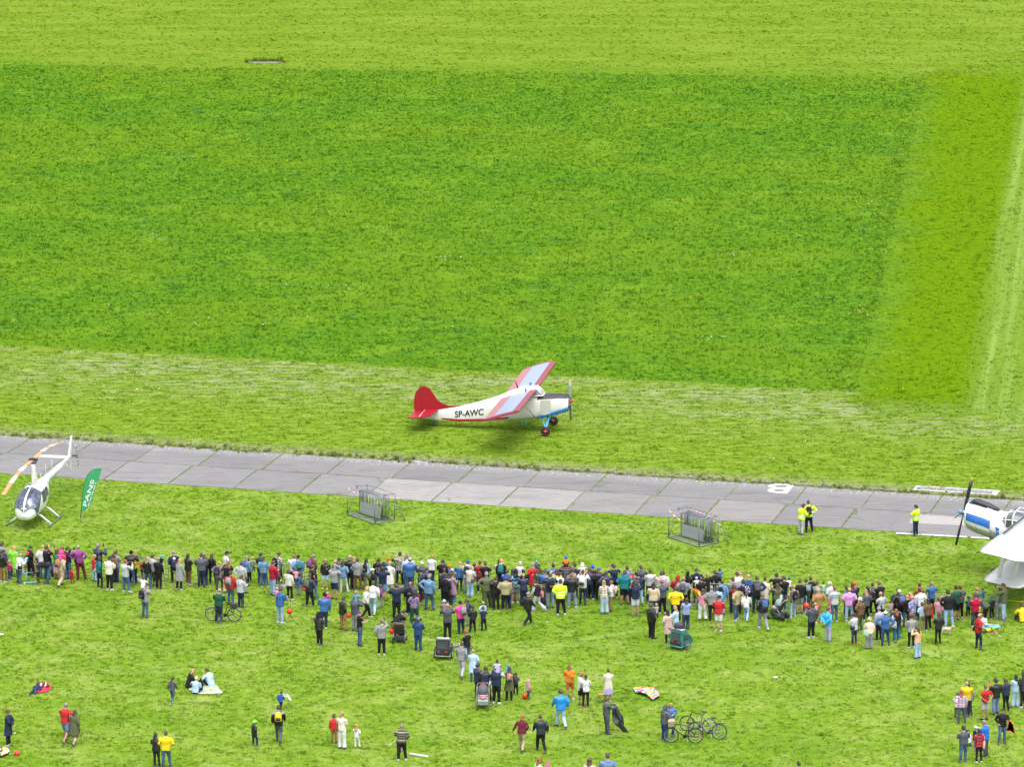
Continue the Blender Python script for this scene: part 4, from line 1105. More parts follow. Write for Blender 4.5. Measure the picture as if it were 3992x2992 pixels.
def head_items():
    D = {}
    def dome(mb, rx, ry, z0, z1, oy=-.006, front=0, mi=0, n=12, bulge=1.0):
        rs = []
        for i in range(6):
            a = (i / 5) * math.pi / 2; k = math.cos(a) * (1 if i < 5 else .1)
            rs.append([Vector((math.cos(2 * math.pi * q / n) * rx * max(k, .05), oy + math.sin(2 * math.pi * q / n) * ry * max(k, .05), z0 + (z1 - z0) * math.sin(a) + (front * (math.sin(2 * math.pi * q / n)) if math.sin(2 * math.pi * q / n) > 0 else 0) * (1 - i / 5))) for q in range(n)])
        mb.loft(rs, mi)
    b = MB(); dome(b, .082, .104, -.005, .128, -.010, .055); b.tube([(0, -.045, .03), (0, -.055, -.055)], [.078, .050], 0, 12); D['short'] = b
    b = MB(); dome(b, .079, .100, .012, .122, -.010, .05); b.tube([(0, -.040, .03), (0, -.050, -.045)], [.072, .048], 0, 12); D['crop'] = b
    def longh(L, w=.085):
        b = MB(); dome(b, .086, .107, -.01, .130, -.010, .055); b.tube([(0, -.04, .03), (0, -.060, -.08), (0, -.095, -.16), (0, -.125, -.16 - L * .5), (0, -.130, -.16 - L)], [.084, w, w * 1.05, w * .9, .02], 0, 12, .5)
        for s in (-1, 1): b.tube([(s * .06, 0, .03), (s * .068, -.02, -.07), (s * .055, -.05, -.15 - L * .3)], [.03, .03, .012], 0, 6)
        return b
    D['long'] = longh(.16); D['verylong'] = longh(.42, .078); D['mid'] = longh(.02)
    b = MB(); dome(b, .082, .103, 0, .126, -.010, .05); b.tube([(0, -.045, .03), (0, -.05, -.03)], [.078, .04], 0, 10); b.tube([(0, -.095, .05), (0, -.14, .03), (0, -.145, -.08), (0, -.125, -.22)], [.02, .034, .032, .01], 0, 8); D['pony'] = b
    b = MB(); dome(b, .082, .103, 0, .126, -.010, .05); b.tube([(0, -.045, .03), (0, -.05, -.03)], [.078, .04], 0, 10); b.ball((0, -.07, .125), (.042, .042, .036), 0, 8, 5); D['bun'] = b
    b = MB()
    r_ = random.Random(4); dome(b, .09, .11, -.01, .13, -.012, .055); 
    for i in range(16): a = r_.uniform(0, 6.28); b.ball((.085 * math.cos(a), -.01 + .10 * math.sin(a) * (1 if math.sin(a) < 0 else .5), r_.uniform(-.04, .11)), .035, 0, 6, 4)
    D['curl'] = b
    b = MB()
    for s in (-1, 1): b.ball((s * .062, -.03, -.01), (.02, .05, .035), 0, 6, 4)
    b.ball((0, -.075, -.012), (.05, .028, .035), 0, 8, 4); D['fringe'] = b
    b = MB(); dome(b, .086, .107, .02, .135, -.004); b.prism([(.078 * math.cos(a), .07 + .11 * math.sin(a)) for a in [math.pi * i / 8 for i in range(9)]], lambda x, y: (x, y, .022 - y * .08), lambda x, y: (x, y, .032 - y * .08), 0); b.ball((0, -.004, .135), .01, 0, 5, 3); D['cap'] = b
    b = MB(); dome(b, .088, .109, -.01, .140, -.008, .04); b.torus((0, -.006, 0), .090, .014, 'Z', 0, 16, 5); D['beanie'] = b
    b = MB(); dome(b, .102, .128, .0, .150, -.004, .03)
    for i in (-1, 0, 1): b.tube([(i * .04, .10, .06), (i * .05, 0, .148 - abs(i) * .02), (i * .04, -.11, .06)], .010, 1, 5)
    D['helmet'] = b
    b = MB(); dome(b, .100, .118, -.03, .145, -.018, .06); b.tube([(0, -.04, .0), (0, -.04, -.10), (0, -.01, -.15)], [.100, .098, .075], 0, 12); D['hood'] = b
    return D
HI = head_items()
def mesh_of(d, k, mats):
    kk = ('hi', k)
    if kk not in _cache: _cache[kk] = d[k].mesh(k, mats)
    return _cache[kk]
SKINS = [(.40, .235, .17), (.36, .20, .145), (.44, .27, .20), (.33, .18, .125)]

def bag_meshes():
    D = {}
    b = MB(); b.rings([((0, 0, -.21), .13, .06), ((0, -.01, -.19), .15, .085), ((0, -.01, 0), .155, .095), ((0, 0, .14), .14, .08), ((0, .01, .21), .09, .045)], 0, 12, power=3); b.rings([((0, -.085, -.17), .10, .035), ((0, -.095, -.08), .11, .045), ((0, -.085, -.01), .09, .025)], 1, 10, power=3)
    for s in (-1, 1): b.tube([(s * .08, .02, .17), (s * .11, .10, .22), (s * .13, .22, .17), (s * .14, .28, .0)], .016, 1, 5)
    D['bp'] = b
    b = MB(); b.rings([((0, 0, -.10), .125, .035), ((0, 0, -.05), .14, .05), ((0, 0, .08), .125, .045), ((0, 0, .10), .10, .02)], 0, 12, power=4); b.tube([(-.11, 0, .08), (-.07, .01, .2), (.04, .02, .32)], .010, 1, 5); b.tube([(.11, 0, .08), (.09, .01, .2), (.04, .02, .32)], .010, 1, 5)
    D['bag'] = b
    b = MB(); b.rings([((0, 0, -.2), .15, .04), ((0, 0, -.1), .17, .055), ((0, 0, .14), .16, .045), ((0, 0, .17), .15, .02)], 0, 12, power=4); b.tube([(-.09, 0, .15), (-.05, .0, .35), (.0, .01, .42)], .012, 1, 5); b.tube([(.09, 0, .15), (.05, .0, .35), (.0, .01, .42)], .012, 1, 5)
    D['tote'] = b
    return D
BG = bag_meshes(); M_strap = mat("strap", color=(.03, .03, .035))
def at_depth(px, py, Y):
    u, v = (px - 1996) / FPX, (py - 1496) / FPX
    dy = math.cos(PITCH) - v * math.sin(PITCH); dz = -math.sin(PITCH) - v * math.cos(PITCH); t = Y / dy
    return Vector((u * t, Y, CAM_H + dz * t))
PLANE_AT = G(2142, 1678)
GN = dict(blouse='blouse', coat='coat', hoodie='hoodie', jacket='jacket', longcoat='long coat', puffer='puffer jacket', raincoat='raincoat', shirt='shirt', sweater='sweater', tracksuit='tracksuit top', tshirt='t-shirt', vest='vest')
PEOPLE = []
def parse_people(txt):
    ox = oy = 0; sc = 4.145; out = []
    for ln in txt.strip().split('\n'):
        w = ln.split()
        if not w: continue
        if w[0] == '@': ox, oy = float(w[1]), float(w[2]); sc = float(w[3]) if len(w) > 3 else 4.145; continue
        x, hy, fy = (float(q) for q in w[:3])
        out.append(dict(x=ox + x / sc, hy=oy + hy / sc, fy=oy + fy / sc, hair=w[3], top=w[4].rsplit('_', 1), bot=w[5].rsplit('_', 1), fl=w[6:]))
    return out
def col3(c): return PAL.get(c, (.2, .2, .2))
def jit(c, r, k=.12): s = 1 + r.uniform(-k, k); return (min(c[0] * s, 1), min(c[1] * s, 1), min(c[2] * s, 1), 1)
def style(h, child, sex):
    if ':' in h:
        a, b = h.split(':'); return a, PAL[b]
    for st in ('verylong', 'long', 'pony', 'bun', 'curl', 'short', 'hat', 'bald'):
        if h.endswith(st) and h != 'bald':
            base = h[:-len(st)]; c = HAIR.get(base, HAIR['brown']); return {'hat': 'beanie', 'bald': 'fringe', 'short': 'crop' if sex == 'm' else 'short'}.get(st, st), c if st != 'hat' else PAL['grey']
    if h == 'bald': return 'fringe', (.16, .13, .11)
    if h == 'shaved': return 'crop', HAIR['shaved']
    c = HAIR.get(h, HAIR['brown'])
    if h in ('white', 'orange', 'darkred'): return 'curl', c
    if sex == 'f': return 'mid', c
    return ('short' if not child else 'short'), c
def wordcol(c): return WORD.get(c, c)
def hair_phrase(h):
    if ':' in h:
        a, b = h.split(':'); return {'cap': '%s cap', 'beanie': '%s knitted hat', 'hood': '%s hood up', 'helmet': '%s helmet'}[a] % wordcol(b)
    if h == 'bald': return 'bald head'
    if h == 'shaved': return 'shaved head'
    for st, f in (('verylong', 'very long %s hair'), ('long', 'long %s hair'), ('pony', '%s ponytail'), ('bun', '%s hair bun'), ('curl', 'curly %s hair'), ('short', 'short %s hair'), ('hat', '%s hat'), ('bald', 'balding %s hair')):
        if h.endswith(st): return f % (h[:-len(st)] or 'brown').replace('darkred', 'dark red').replace('whiteblond', 'pale blond')
    return '%s hair' % h.replace('darkred', 'dark red').replace('whiteblond', 'pale blond')
rp = random.Random(21)
for d in parse_people(DATA):
    fl = d['fl']; child = 'child' in fl; bag = [f for f in fl if ':' in f]
    bc, bk = d['bot']; tc_, tk = d['top']; h = d['hair']
    sex = 'c' if child else ('f' if (bk in ('leggings', 'skirt') or tk in ('blouse', 'longcoat') or any(h.endswith(q) for q in ('long', 'pony', 'bun', 'curl')) or h in ('blond', 'red', 'orange', 'darkred') or (h in ('white', 'blondshort', 'redshort') and rp.random() < .6)) else 'm')
    on = 'sh' in fl and child or 'arm' in fl
    sit = 'sit' in fl; P = G(d['x'], d['fy'] - 1.5); H = height_at(d['x'], d['fy'] - 1.5, d['hy']); d['H0'] = H
    if on: sc = {True: .60}.get('sh' in fl, .50); base = .89; loc = Vector((P.x, P.y + (.10 if 'arm' in fl else -.02), H - base * sc)); 
    else:
        if sit: sc = min(max(H / .99, .8), 1.0)
        elif 'crouch' in fl: sc = .62 if child else .85
        elif 'prone' in fl: sc = .62
        elif 'bend' in fl: sc = 1.0
        elif 'bend2' in fl: sc = .97
        else:
            lo, hi = (.80, 1.50) if child else ((1.54, 1.80) if sex == 'f' else (1.62, 1.92))
            Hc = min(max(H, lo), hi); sc = Hc / (1.81 if child else 1.757)
            if Hc != H and 'sh' not in fl:
                q = G(d['x'], d['hy'], Hc); P = Vector((q.x, q.y, 0))
            if 'sh' in fl: sc = (1.76 if sex == 'm' else 1.68) / 1.757
        loc = Vector((P.x, P.y, 0))
    look = math.atan2(-(PLANE_AT.x - loc.x), PLANE_AT.y - loc.y) + math.radians(rp.gauss(0, 16))
    if 'dl' in fl: look = math.radians(rp.uniform(50, 75))
    if 'dr' in fl: look = math.radians(-rp.uniform(45, 72))
    if 'df' in fl: look = math.pi + rp.uniform(-.3, .3)
    if 'bend' in fl: look = math.radians(95)
    pose = None
    for f, ps in (('carry', ('carry',)), ('hips', ('hips',)), ('behind', ('behind',)), ('hold2', ('hold2',)), ('hold', ('hold', 's7')), ('hand', ('hand',)), ('point', ('point',)), ('out', ('out',)), ('walk', ('walk', 'walk2')), ('photo', ('photo', 'photo2')), ('crouch', ('crouch',)), ('prone', ('prone',)), ('bend', ('bend',)), ('bend2', ('bend2',)), ('give', ('give',)), ('give2', ('walk2',)), ('sit', ('sit', 'sit2'))):
        if f in fl: pose = rp.choice(ps)
    if 'sh' in fl: pose = ('cshup' if 'photo' in fl else 'csh') if child else 'sh'
    if 'arm' in fl: pose = 'arm'
    if not pose: pose = rp.choice(['s1', 's2', 's3', 's4', 's5', 's6', 's7', 's2', 'hip1', 's3'])
    d.update(sex=sex, child=child, loc=loc, sc=sc, pose=pose, yaw=look, on=on)
    # --- build
    body = link("person", body_mesh(sex, pose, False), loc=loc, rot=((0, 0, look) if (on or 'sh' in fl) else (rp.gauss(0, .022), rp.gauss(0, .025), look))); w_ = rp.uniform(1.04, 1.2) * sc; body.scale = (w_, w_, sc)
    body.color = (*rp.choice(SKINS), 1)
    j = skel(sex, pose)
    to = link(tk if tk not in ('longcoat', 'tshirt', 'puffer') else {'longcoat': 'coat', 'tshirt': 't_shirt', 'puffer': 'jacket'}[tk], top_mesh(sex, pose, tk), body); to.color = jit(col3(tc_), rp)
    tm = garment_mat(tc_, tk)
    if tm is not M_cloth: to.material_slots[0].link = 'OBJECT'; to.material_slots[0].material = tm
    wide = (sex == 'f' and bk in ('jeans', 'trousers') and (bc in ('skyblue', 'paleblue', 'white', 'beige', 'pink') or rp.random() < .25))
    bo = link(bk, bottom_mesh(sex, pose, bk, wide), body); bo.color = jit((.045, .088, .175) if (bc == 'blue' and bk == 'jeans') else col3(bc), rp)
    bm_ = garment_mat(bc, bk)
    if bm_ is not M_cloth: bo.material_slots[0].link = 'OBJECT'; bo.material_slots[0].material = bm_
    st, hc = style(h, child, sex); hs_ = j['S']['hd']
    M4 = j['hr'].to_4x4()
    def headobj(name, key, c, m):
        o = link(name, mesh_of(HI, key, [m, M_strap]), body); o.location = j['head']; o.rotation_euler = M4.to_euler(); o.scale = (hs_,) * 3; o.color = jit(c, rp, .15); return o
    if st in ('cap', 'beanie', 'hood', 'helmet'):
        headobj(st if st != 'beanie' else 'knitted_hat', st, hc, M_cloth if st != 'helmet' else M_shiny)
        if st != 'hood': headobj('hair', 'mid' if sex == 'f' else 'fringe', HAIR[rp.choice(['brown', 'black', 'grey', 'blond'])], M_hair)
    else: headobj('hair', st, hc, M_hair)
    sc_ = [f[:-1] for f in fl if f.endswith('!')]; shc = {'white': (.50, .50, .50), 'red': (.45, .03, .03), 'navy': (.02, .03, .08), 'yellow': (.6, .4, .02)}.get(sc_[0]) if sc_ else rp.choice([(.02, .02, .022), (.03, .025, .02), (.12, .12, .13), (.42, .42, .42), (.07, .04, .025), (.03, .035, .06)])
    for s in (-1, 1):
        sh = link("shoe", shoe_mesh(), body); sh.location = j['an', s]; sh.color = (*shc, 1)
        sh.rotation_euler = (math.radians(-60) if pose == 'prone' else (math.radians(-25) if pose in ('csh', 'cshup', 'arm') else (math.radians(-38) if pose.startswith('walk') and j['an', s].z > .11 else 0)), 0, math.radians(-s * 9 * (1 if s else 1)) + 0)
        if sex != 'm': sh.scale = (.88,) * 3
    d['obj'] = body; d['j'] = j; PEOPLE.append(d)
    # --- bags
    d['bags'] = []
    for f in bag:
        typ, bcn = f.split(':')
        if typ not in ('bp', 'bag'): continue
        W = Matrix.Translation(loc) @ Matrix.Rotation(look, 4, 'Z') @ Matrix.Diagonal((w_, w_, sc, 1))
        mm = garment_mat(bcn, 'x'); tote = typ == 'bag' and bcn in ('cream', 'lightgrey', 'paleblue', 'mint', 'slate', 'peach', 'flower', 'pink', 'red')
        key = 'bp' if typ == 'bp' else ('tote' if tote else 'bag')
        nm = {'bp': 'backpack', 'bag': 'shoulder_bag', 'tote': 'tote_bag'}[key]
        o = link(nm, mesh_of(BG, key, [mm if mm is not M_cloth else M_cloth, M_strap if typ == 'bp' else M_cloth]))
        if mm is not M_cloth: o.material_slots[0].link = 'OBJECT'; o.material_slots[0].material = mm
        side = rp.choice((-1, 1))
        lp = j['P'] + j['rot'] @ (Vector((0, -.235, .33)) if typ == 'bp' else Vector((side * .20, -.07, .03 if not tote else .0)))
        o.location = W @ lp; o.rotation_euler = (-math.radians(POSES[pose][3]), 0, look + (0 if typ == 'bp' else math.radians(side * 60))); k = sc * (1 if typ == 'bp' else 1.0); o.scale = (k, k, k); o.color = (*col3(bcn), 1)
        if bcn == 'yellow' and typ == 'bp': pass
        d['bags'].append((o, key, bcn))
# --- labels
POSEW = dict(hips='hands on hips', behind='hands clasped behind back', photo='holding up a camera', photo2='holding up a phone', walk='walking', walk2='walking', carry='carrying a child', crouch='crouching', prone='lying face down', bend='bent right over', bend2='leaning forward', sit='sitting on a blanket', sit2='sitting on a blanket', out='running with arms spread', point='arm stretched out', give='holding hands', sh='with a child on the shoulders', csh='sitting on shoulders', cshup="sitting on shoulders", arm='carried in arms', hand='hand raised to face')
def desc(d, short=False):
    t = '%s in %s %s' % ('child' if d['child'] else 'person', wordcol(d['top'][0]), GN[d['top'][1]])
    return t if short else t + ' and %s %s' % (wordcol(d['bot'][0]), d['bot'][1])
def nwords(s): return len(s.split())
labels = {}
for d in PEOPLE:
    L = desc(d); ex = []
    pw = POSEW.get(d['pose'])
    if pw: ex.append(pw)
    ex.append(hair_phrase(d['hair']))
    for f in d['fl']:
        if f.startswith('bp:'): ex.append('%s backpack' % wordcol(f[3:]))
        elif f.startswith('bag:'): ex.append('%s bag' % wordcol(f[4:]))
        elif f.endswith('!') : ex.append('%s shoes' % f[:-1])
    if 'df' in d['fl']: ex.append('facing the camera')
    for e in ex:
        if nwords(L) + nwords(e) <= (12 if e is not ex[0] else 16): L += ', ' + e
    d['lab'] = L
def idist(a, b): return abs(a['x'] - b['x']) + 1.2 * abs(a['fy'] - b['fy'])
for rnd in range(3):
    cnt = {}
    for d in PEOPLE: cnt.setdefault(d['lab'], []).append(d)
    used = set(cnt)
    for lab, ds in cnt.items():
        if len(ds) < 2: continue
        for d in ds:
            nb = sorted((o for o in PEOPLE if o is not d), key=lambda o: idist(d, o))[:12]; base = lab if rnd == 0 else desc(d)
            for o in nb:
                side = 'left of' if o['x'] > d['x'] + 8 else ('right of' if o['x'] < d['x'] - 8 else 'beside')
                c = '%s, %s %s' % (base, side if rnd else 'beside', desc(o, True))
                if nwords(c) > 16: c = '%s, %s %s' % (desc(d), side if rnd else 'beside', desc(o, True))
                if nwords(c) <= 16 and c not in used: used.add(c); d['lab'] = c; break
lastc = {}
for d in PEOPLE: lastc.setdefault(d['lab'], []).append(d)
for lab, ds in lastc.items():
    if len(ds) > 1: print("DUP", lab, len(ds))
for d in PEOPLE:
    grp = 'marshals in yellow vests on the taxiway' if d['top'][0] == 'hivis' and d['fy'] < 2120 else ('people on the lawn behind the crowd' if d['fy'] > 2560 else 'spectators lined up along the barrier')
    tag(d['obj'], d['lab'], 'person', grp)
ub = set()
for d in PEOPLE:
    for o, key, bcn in d['bags']:
        kw = {'bp': 'backpack', 'bag': 'shoulder bag', 'tote': 'tote bag'}[key]; vb = 'on the back of' if key == 'bp' else 'carried by'
        opts = ['%s %s %s %s' % (wordcol(bcn), kw, vb, desc(d, True)), '%s %s %s %s' % (wordcol(bcn), kw, vb, desc(d))] + ['%s %s %s %s, %s' % (wordcol(bcn), kw, vb, desc(d, True), hair_phrase(d['hair']))]
        for n_ in sorted((q for q in PEOPLE if q is not d), key=lambda q: idist(d, q))[:6]: opts.append('%s %s on %s beside %s' % (wordcol(bcn), kw, desc(d, True), desc(n_, True)))
        same = [q for q in PEOPLE if desc(q, True) == desc(d, True)]
        same2 = [q for q in PEOPLE if desc(q) == desc(d)]
        if len(same2) > 1: opts = opts[3:] + opts[1:3]
        elif len(same) > 1: opts = opts[1:]
        for c in opts:
            if c not in ub and nwords(c) <= 16: break
        ub.add(c); tag(o, c, {'bp': 'backpack', 'bag': 'shoulder bag', 'tote': 'tote bag'}[key], 'bags carried by spectators')
# ------------------------------------------------------------------ aircraft
def paint(name, c, rough=.35, dirt=.10, coat=.15):
    def f(t, b):
        tc = t.node('ShaderNodeTexCoord').outputs['Object']; n = t.noise(tc, 1.6, 6, .65); n2 = t.noise(t.mapping(tc, scale=(1, 1, 5)), 3, 4, .6)
        c1 = t.mix(t.math('MULTIPLY', t.step(n, .45, .75), dirt * 1.5), c, tuple(x * .70 for x in c)); c1 = t.mix(t.math('MULTIPLY', t.step(n2, .55, .8), dirt), c1, (.30, .28, .24))
        t.put(b.inputs['Base Color'], c1)
    return mat(name, f, rough=rough, coat=coat)
W_white = paint("white_paint", (.64, .64, .62)); W_red = paint("red_paint", (.26, .002, .009), .45, .08, 0); W_blue = paint("blue_paint", (.015, .13, .38)); W_lblue = paint("light_blue_steel", (.06, .33, .55))
W_black = paint("matt_black_paint", (.030, .031, .042), .6, .05, 0); M_rub = mat("rubber", color=(.02, .02, .023), rough=.8); M_steel = mat("grey_metal", color=(.30, .31, .32), rough=.4, metal=.6, noise=.1)
W_pink = paint("faded_red_fabric", (.22, .032, .048), .5, .12, .1); W_pink2 = paint("pale_faded_red_fabric", (.33, .13, .145), .5, .1, .1)
def wingfab(t, b):
    tc = t.node('ShaderNodeTexCoord').outputs['Object']; s = t.node('ShaderNodeSeparateXYZ'); t.put(s.inputs[0], tc)
    w = t.node('ShaderNodeTexWave', bands_direction='Y'); t.put(w.inputs[0], tc); w.inputs['Scale'].default_value = 1.1; n = t.noise(tc, 1.2, 4)
    t.put(b.inputs['Base Color'], t.mix(1.0, t.mix(n, (.21, .27, .38), (.28, .33, .42)), t.ramp(w.outputs[1], [(0, (.88, .9, .92)), (.25, (1, 1, 1))]), 'MULTIPLY')); t.put(b.inputs['Normal'], t.bump(w.outputs[1], .4, .02))
W_wing = mat("pale_blue_wing_fabric", wingfab, rough=.35, coat=.2)
def glassm(name, c=(.05, .06, .075)): return mat(name, color=c, rough=.08, spec=.8, noise=.3, nscale=3)
M_glass = mat("clear_glazing", color=(.16, .18, .20), rough=.06, spec=.8, noise=.4, nscale=3); M_dglass = glassm("dark_glazing")
M_gold = paint("yellow_tip", (.6, .42, .02)); M_orange = paint("orange_paint", (.55, .24, .08), .4, .05)
M_txt = mat("black_lettering", color=(.015, .015, .018), rough=.5)

def sect(x, zt, zb, hw, n=28, p=3.2, z2=None):
    zc, rz = (zt + zb) / 2, (zt - zb) / 2; r = []
    for k in range(n):
        t = 2 * math.pi * (k + .5) / n; c, s = math.cos(t), math.sin(t)
        r.append(Vector((x, math.copysign(abs(c) ** (2 / p), c) * hw, zc + math.copysign(abs(s) ** (2 / p), s) * rz)))
    return r
def air_wheel(name, parent, loc, r, w, hub, tyre=M_rub, axis='Y'):
    e = part(name, MB().disc((0, 0, 0), r * .60, w * .72, axis, 0, 16).disc((0, 0, 0), r * .16, w * 1.0, axis, 1, 8), [hub, M_steel], parent, loc=loc)
    part("tyre", MB().torus((0, 0, 0), r * .76, r * .24, axis, 0, 24, 8, w / (r * .48)), tyre, e)
    return e
# --- high-wing monoplane SP-AWC
yaw = math.radians(-10); p0 = G(2142, 1681)
A1 = link("high_wing_aircraft", None, loc=p0, rot=(0, 0, yaw)); tag(A1, "white high-wing monoplane with red tail lettered SP-AWC rolling on the mown strip", "aircraft")
ST = [(1.09, 1.98, 1.30, .33), (1.02, 2.05, 1.20, .43), (.55, 2.10, 1.06, .47), (-.10, 2.06, .88, .48), (-.62, 2.02, .74, .48), (-1.2, 2.02, .66, .47), (-1.9, 1.96, .58, .45), (-2.5, 1.84, .50, .42), (-3.7, 1.50, .38, .33), (-4.8, 1.22, .33, .25), (-6.2, .94, .32, .14), (-7.05, .80, .42, .07), (-7.45, .70, .50, .03)]
fz = MB(); fz.loft([sect(*s) for s in ST], 0)
def fuse_mat(me):
    for p in me.polygons:
        c = p.center
        if c.x > -.75 and c.z < .98 + (c.x + .3) * .32 and abs(p.normal.x) < .8: p.material_index = 1
        elif p.normal.z > .30 and c.x > -.62 and abs(p.normal.x) < .8: p.material_index = 2
fus = part("fuselage", fz, [W_white, W_blue, W_black], A1); fuse_mat(fus.data)
def hw_at(x):
    for a, b in zip(ST, ST[1:]):
        if b[0] <= x <= a[0]: f = (a[0] - x) / (a[0] - b[0]); return a[3] + (b[3] - a[3]) * f
    return ST[-1][3]
cowl = MB(); cowl.loft([sect(x, zt + .02, zb - .02, hw + .015) for x, zt, zb, hw in ((.16, 2.06, .94, .475), (.60, 2.10, 1.07, .47), (1.03, 2.05, 1.20, .44), (1.10, 1.97, 1.32, .33))], 0, cap=False)
cw = part("cowling", cowl, [W_white, W_blue, W_black], A1)
for p in cw.data.polygons:
    if p.center.z < 1.12 + (p.center.x - .2) * .36: p.material_index = 1
    elif p.normal.z > .35: p.material_index = 2
b = MB(); b.disc((1.105, 0, 1.66), .30, .03, 'X', 0, 16)
for k in range(9): a = k * 2 * math.pi / 9; b.tube([(1.10, .07 * math.cos(a), 1.66 + .07 * math.sin(a)), (1.13, .25 * math.cos(a), 1.66 + .25 * math.sin(a))], .035, 1, 6)
part("engine", b, [W_black, M_steel], A1)
part("exhaust", MB().tube([(.45, -.30, 1.02), (.52, -.42, .84)], .04, 0, 8), M_steel, A1)
b = MB(); b.loft([sect(x, .86 + .42 * (x + .67), zb - .02, hw + .022) for x, zb, hw in ((-.62, .74, .48), (-.10, .88, .48), (.55, 1.06, .475), (1.0, 1.20, .445), (1.10, 1.31, .34))], 0); part("belly_fairing", b, W_blue, A1)
# turtle deck and cabin roof under the wing
b = MB(); b.loft([sect(x, zt, zb, hw, p=2.6) for x, zt, zb, hw in ((-.66, 2.47, 2.05, .30), (-.80, 2.52, 1.9, .40), (-1.5, 2.44, 1.8, .44), (-2.2, 2.16, 1.6, .40), (-2.9, 1.84, 1.3, .34), (-4.2, 1.40, .9, .22), (-5.4, 1.10, .7, .12))], 0); part("cabin_roof", b, W_white, A1)
b = MB(); ws = [(-.30, -.40, 2.05), (-.30, .40, 2.05), (-.72, .34, 2.46), (-.72, -.34, 2.46)]; b.add(ws, [(0, 1, 2, 3)], 0, False); b.add([(-.30, -.40, 2.05), (-.72, -.34, 2.46), (-.95, -.45, 2.04)], [(0, 1, 2)], 0, False); b.add([(-.30, .40, 2.05), (-.72, .34, 2.46), (-.95, .45, 2.04)], [(0, 1, 2)], 0, False)
wsx = part("windscreen", b, M_glass, A1)
b = MB()
for p_, q_ in (((-.30, -.40, 2.06), (-.72, -.34, 2.47)), ((-.30, .40, 2.06), (-.72, .34, 2.47)), ((-.30, -.40, 2.06), (-.30, .40, 2.06)), ((-.30, 0, 2.06), (-.72, 0, 2.48)), ((-.30, -.41, 2.06), (-.98, -.47, 2.03)), ((-.72, -.35, 2.47), (-.95, -.46, 2.04)), ((-.72, .35, 2.47), (-.95, .46, 2.04))): b.tube([p_, q_], .028, 0, 6)
part("windscreen_frame", b, W_white, wsx)
for s in (-1, 1):
    b = MB(); b.prism([(-1.0, 1.80), (-1.75, 1.76), (-1.75, 2.12), (-1.0, 2.16)], lambda x, z: (x, s * (hw_at(x) + .004), z), lambda x, z: (x, s * (hw_at(x) - .01), z), 0); part("side_window", b, M_dglass, A1)
for s in (-1, 1):
    b = MB(); x0, x1 = -.42, .14; b.prism([(x0, .98), (x1, 1.04), (x1, 1.86), (x0, 1.82)], lambda x, z: (x, s * (hw_at(x) + .010), z), lambda x, z: (x, s * (hw_at(x) - .02), z), 0); part("cowl_panel", b, paint("panel_white", (.44, .44, .41), .5, .3), A1)
# red stripe and registration
for s in (-1, 1):
    b = MB(); pts = [(-6.0, .52), (-5.0, .50), (-3.6, .60), (-2.2, .80)]; low = [(-2.2, .70), (-3.6, .49), (-5.0, .36), (-6.0, .46)]
    b.prism(pts + low, lambda x, z: (x, s * (hw_at(x) + .008), z), lambda x, z: (x, s * (hw_at(x) - .01), z), 0); part("stripe", b, W_red, A1)
tm_ = text_mesh("SP-AWC", .50, .012)
xs = [v.co.x for v in tm_.vertices]; ys = [v.co.y for v in tm_.vertices]; cx, cy = (min(xs) + max(xs)) / 2, (min(ys) + max(ys)) / 2
kx, ky = 1.62 / (max(xs) - min(xs)), .37 / (max(ys) - min(ys))
for v in tm_.vertices:
    u, w = (v.co.x - cx) * kx, (v.co.y - cy) * ky; x = -4.42 + u; z = .885 + w + u * .15; v.co = (x, -(hw_at(x) + .012), z)
tm_.materials.append(M_txt); lt = link("registration_lettering", tm_, A1); lt['label'] = "black registration letters SP-AWC"
# fin and rudder
fin = [(-7.48, .62), (-7.55, .98), (-7.56, 1.41), (-7.46, 1.90), (-7.22, 2.18), (-6.95, 2.24), (-6.70, 2.14), (-6.48, 1.84), (-6.25, 1.50), (-5.98, 1.30), (-5.60, 1.19), (-4.75, 1.22), (-5.4, 1.02), (-6.2, .90), (-7.0, .74)]
b = MB(); b.prism(fin, lambda x, z: (x, -.045, z), lambda x, z: (x, .045, z), 0); part("fin", b, W_red, A1)
part("rudder_hinge", MB().tube([(-7.18, -.05, 1.98), (-7.10, -.05, .9)], .008, 0, 5), M_txt, A1)
for s in (-1, 1):
    b = MB(); b.prism([(-6.15, .08), (-6.30, 1.55), (-6.55, 1.85), (-6.85, 1.92)] + [(-7.35, 1.88), (-7.55, 1.65), (-7.55, .10)], lambda x, y: (x, s * y, .98 + (x + 6.5) * .13), lambda x, y: (x, s * y, .93 + (x + 6.5) * .13), 0); part("tailplane", b, W_red, A1)
    part("tail_hinge_line", MB().tube([(-6.92, s * .10, .935), (-6.92, s * 1.86, .945)], .018, 0, 5), W_white, A1)
    part("tail_strut", MB().tube([(-6.35, s * .10, .45), (-6.5, s * 1.1, .95)], .022, 0, 6), W_white, A1)
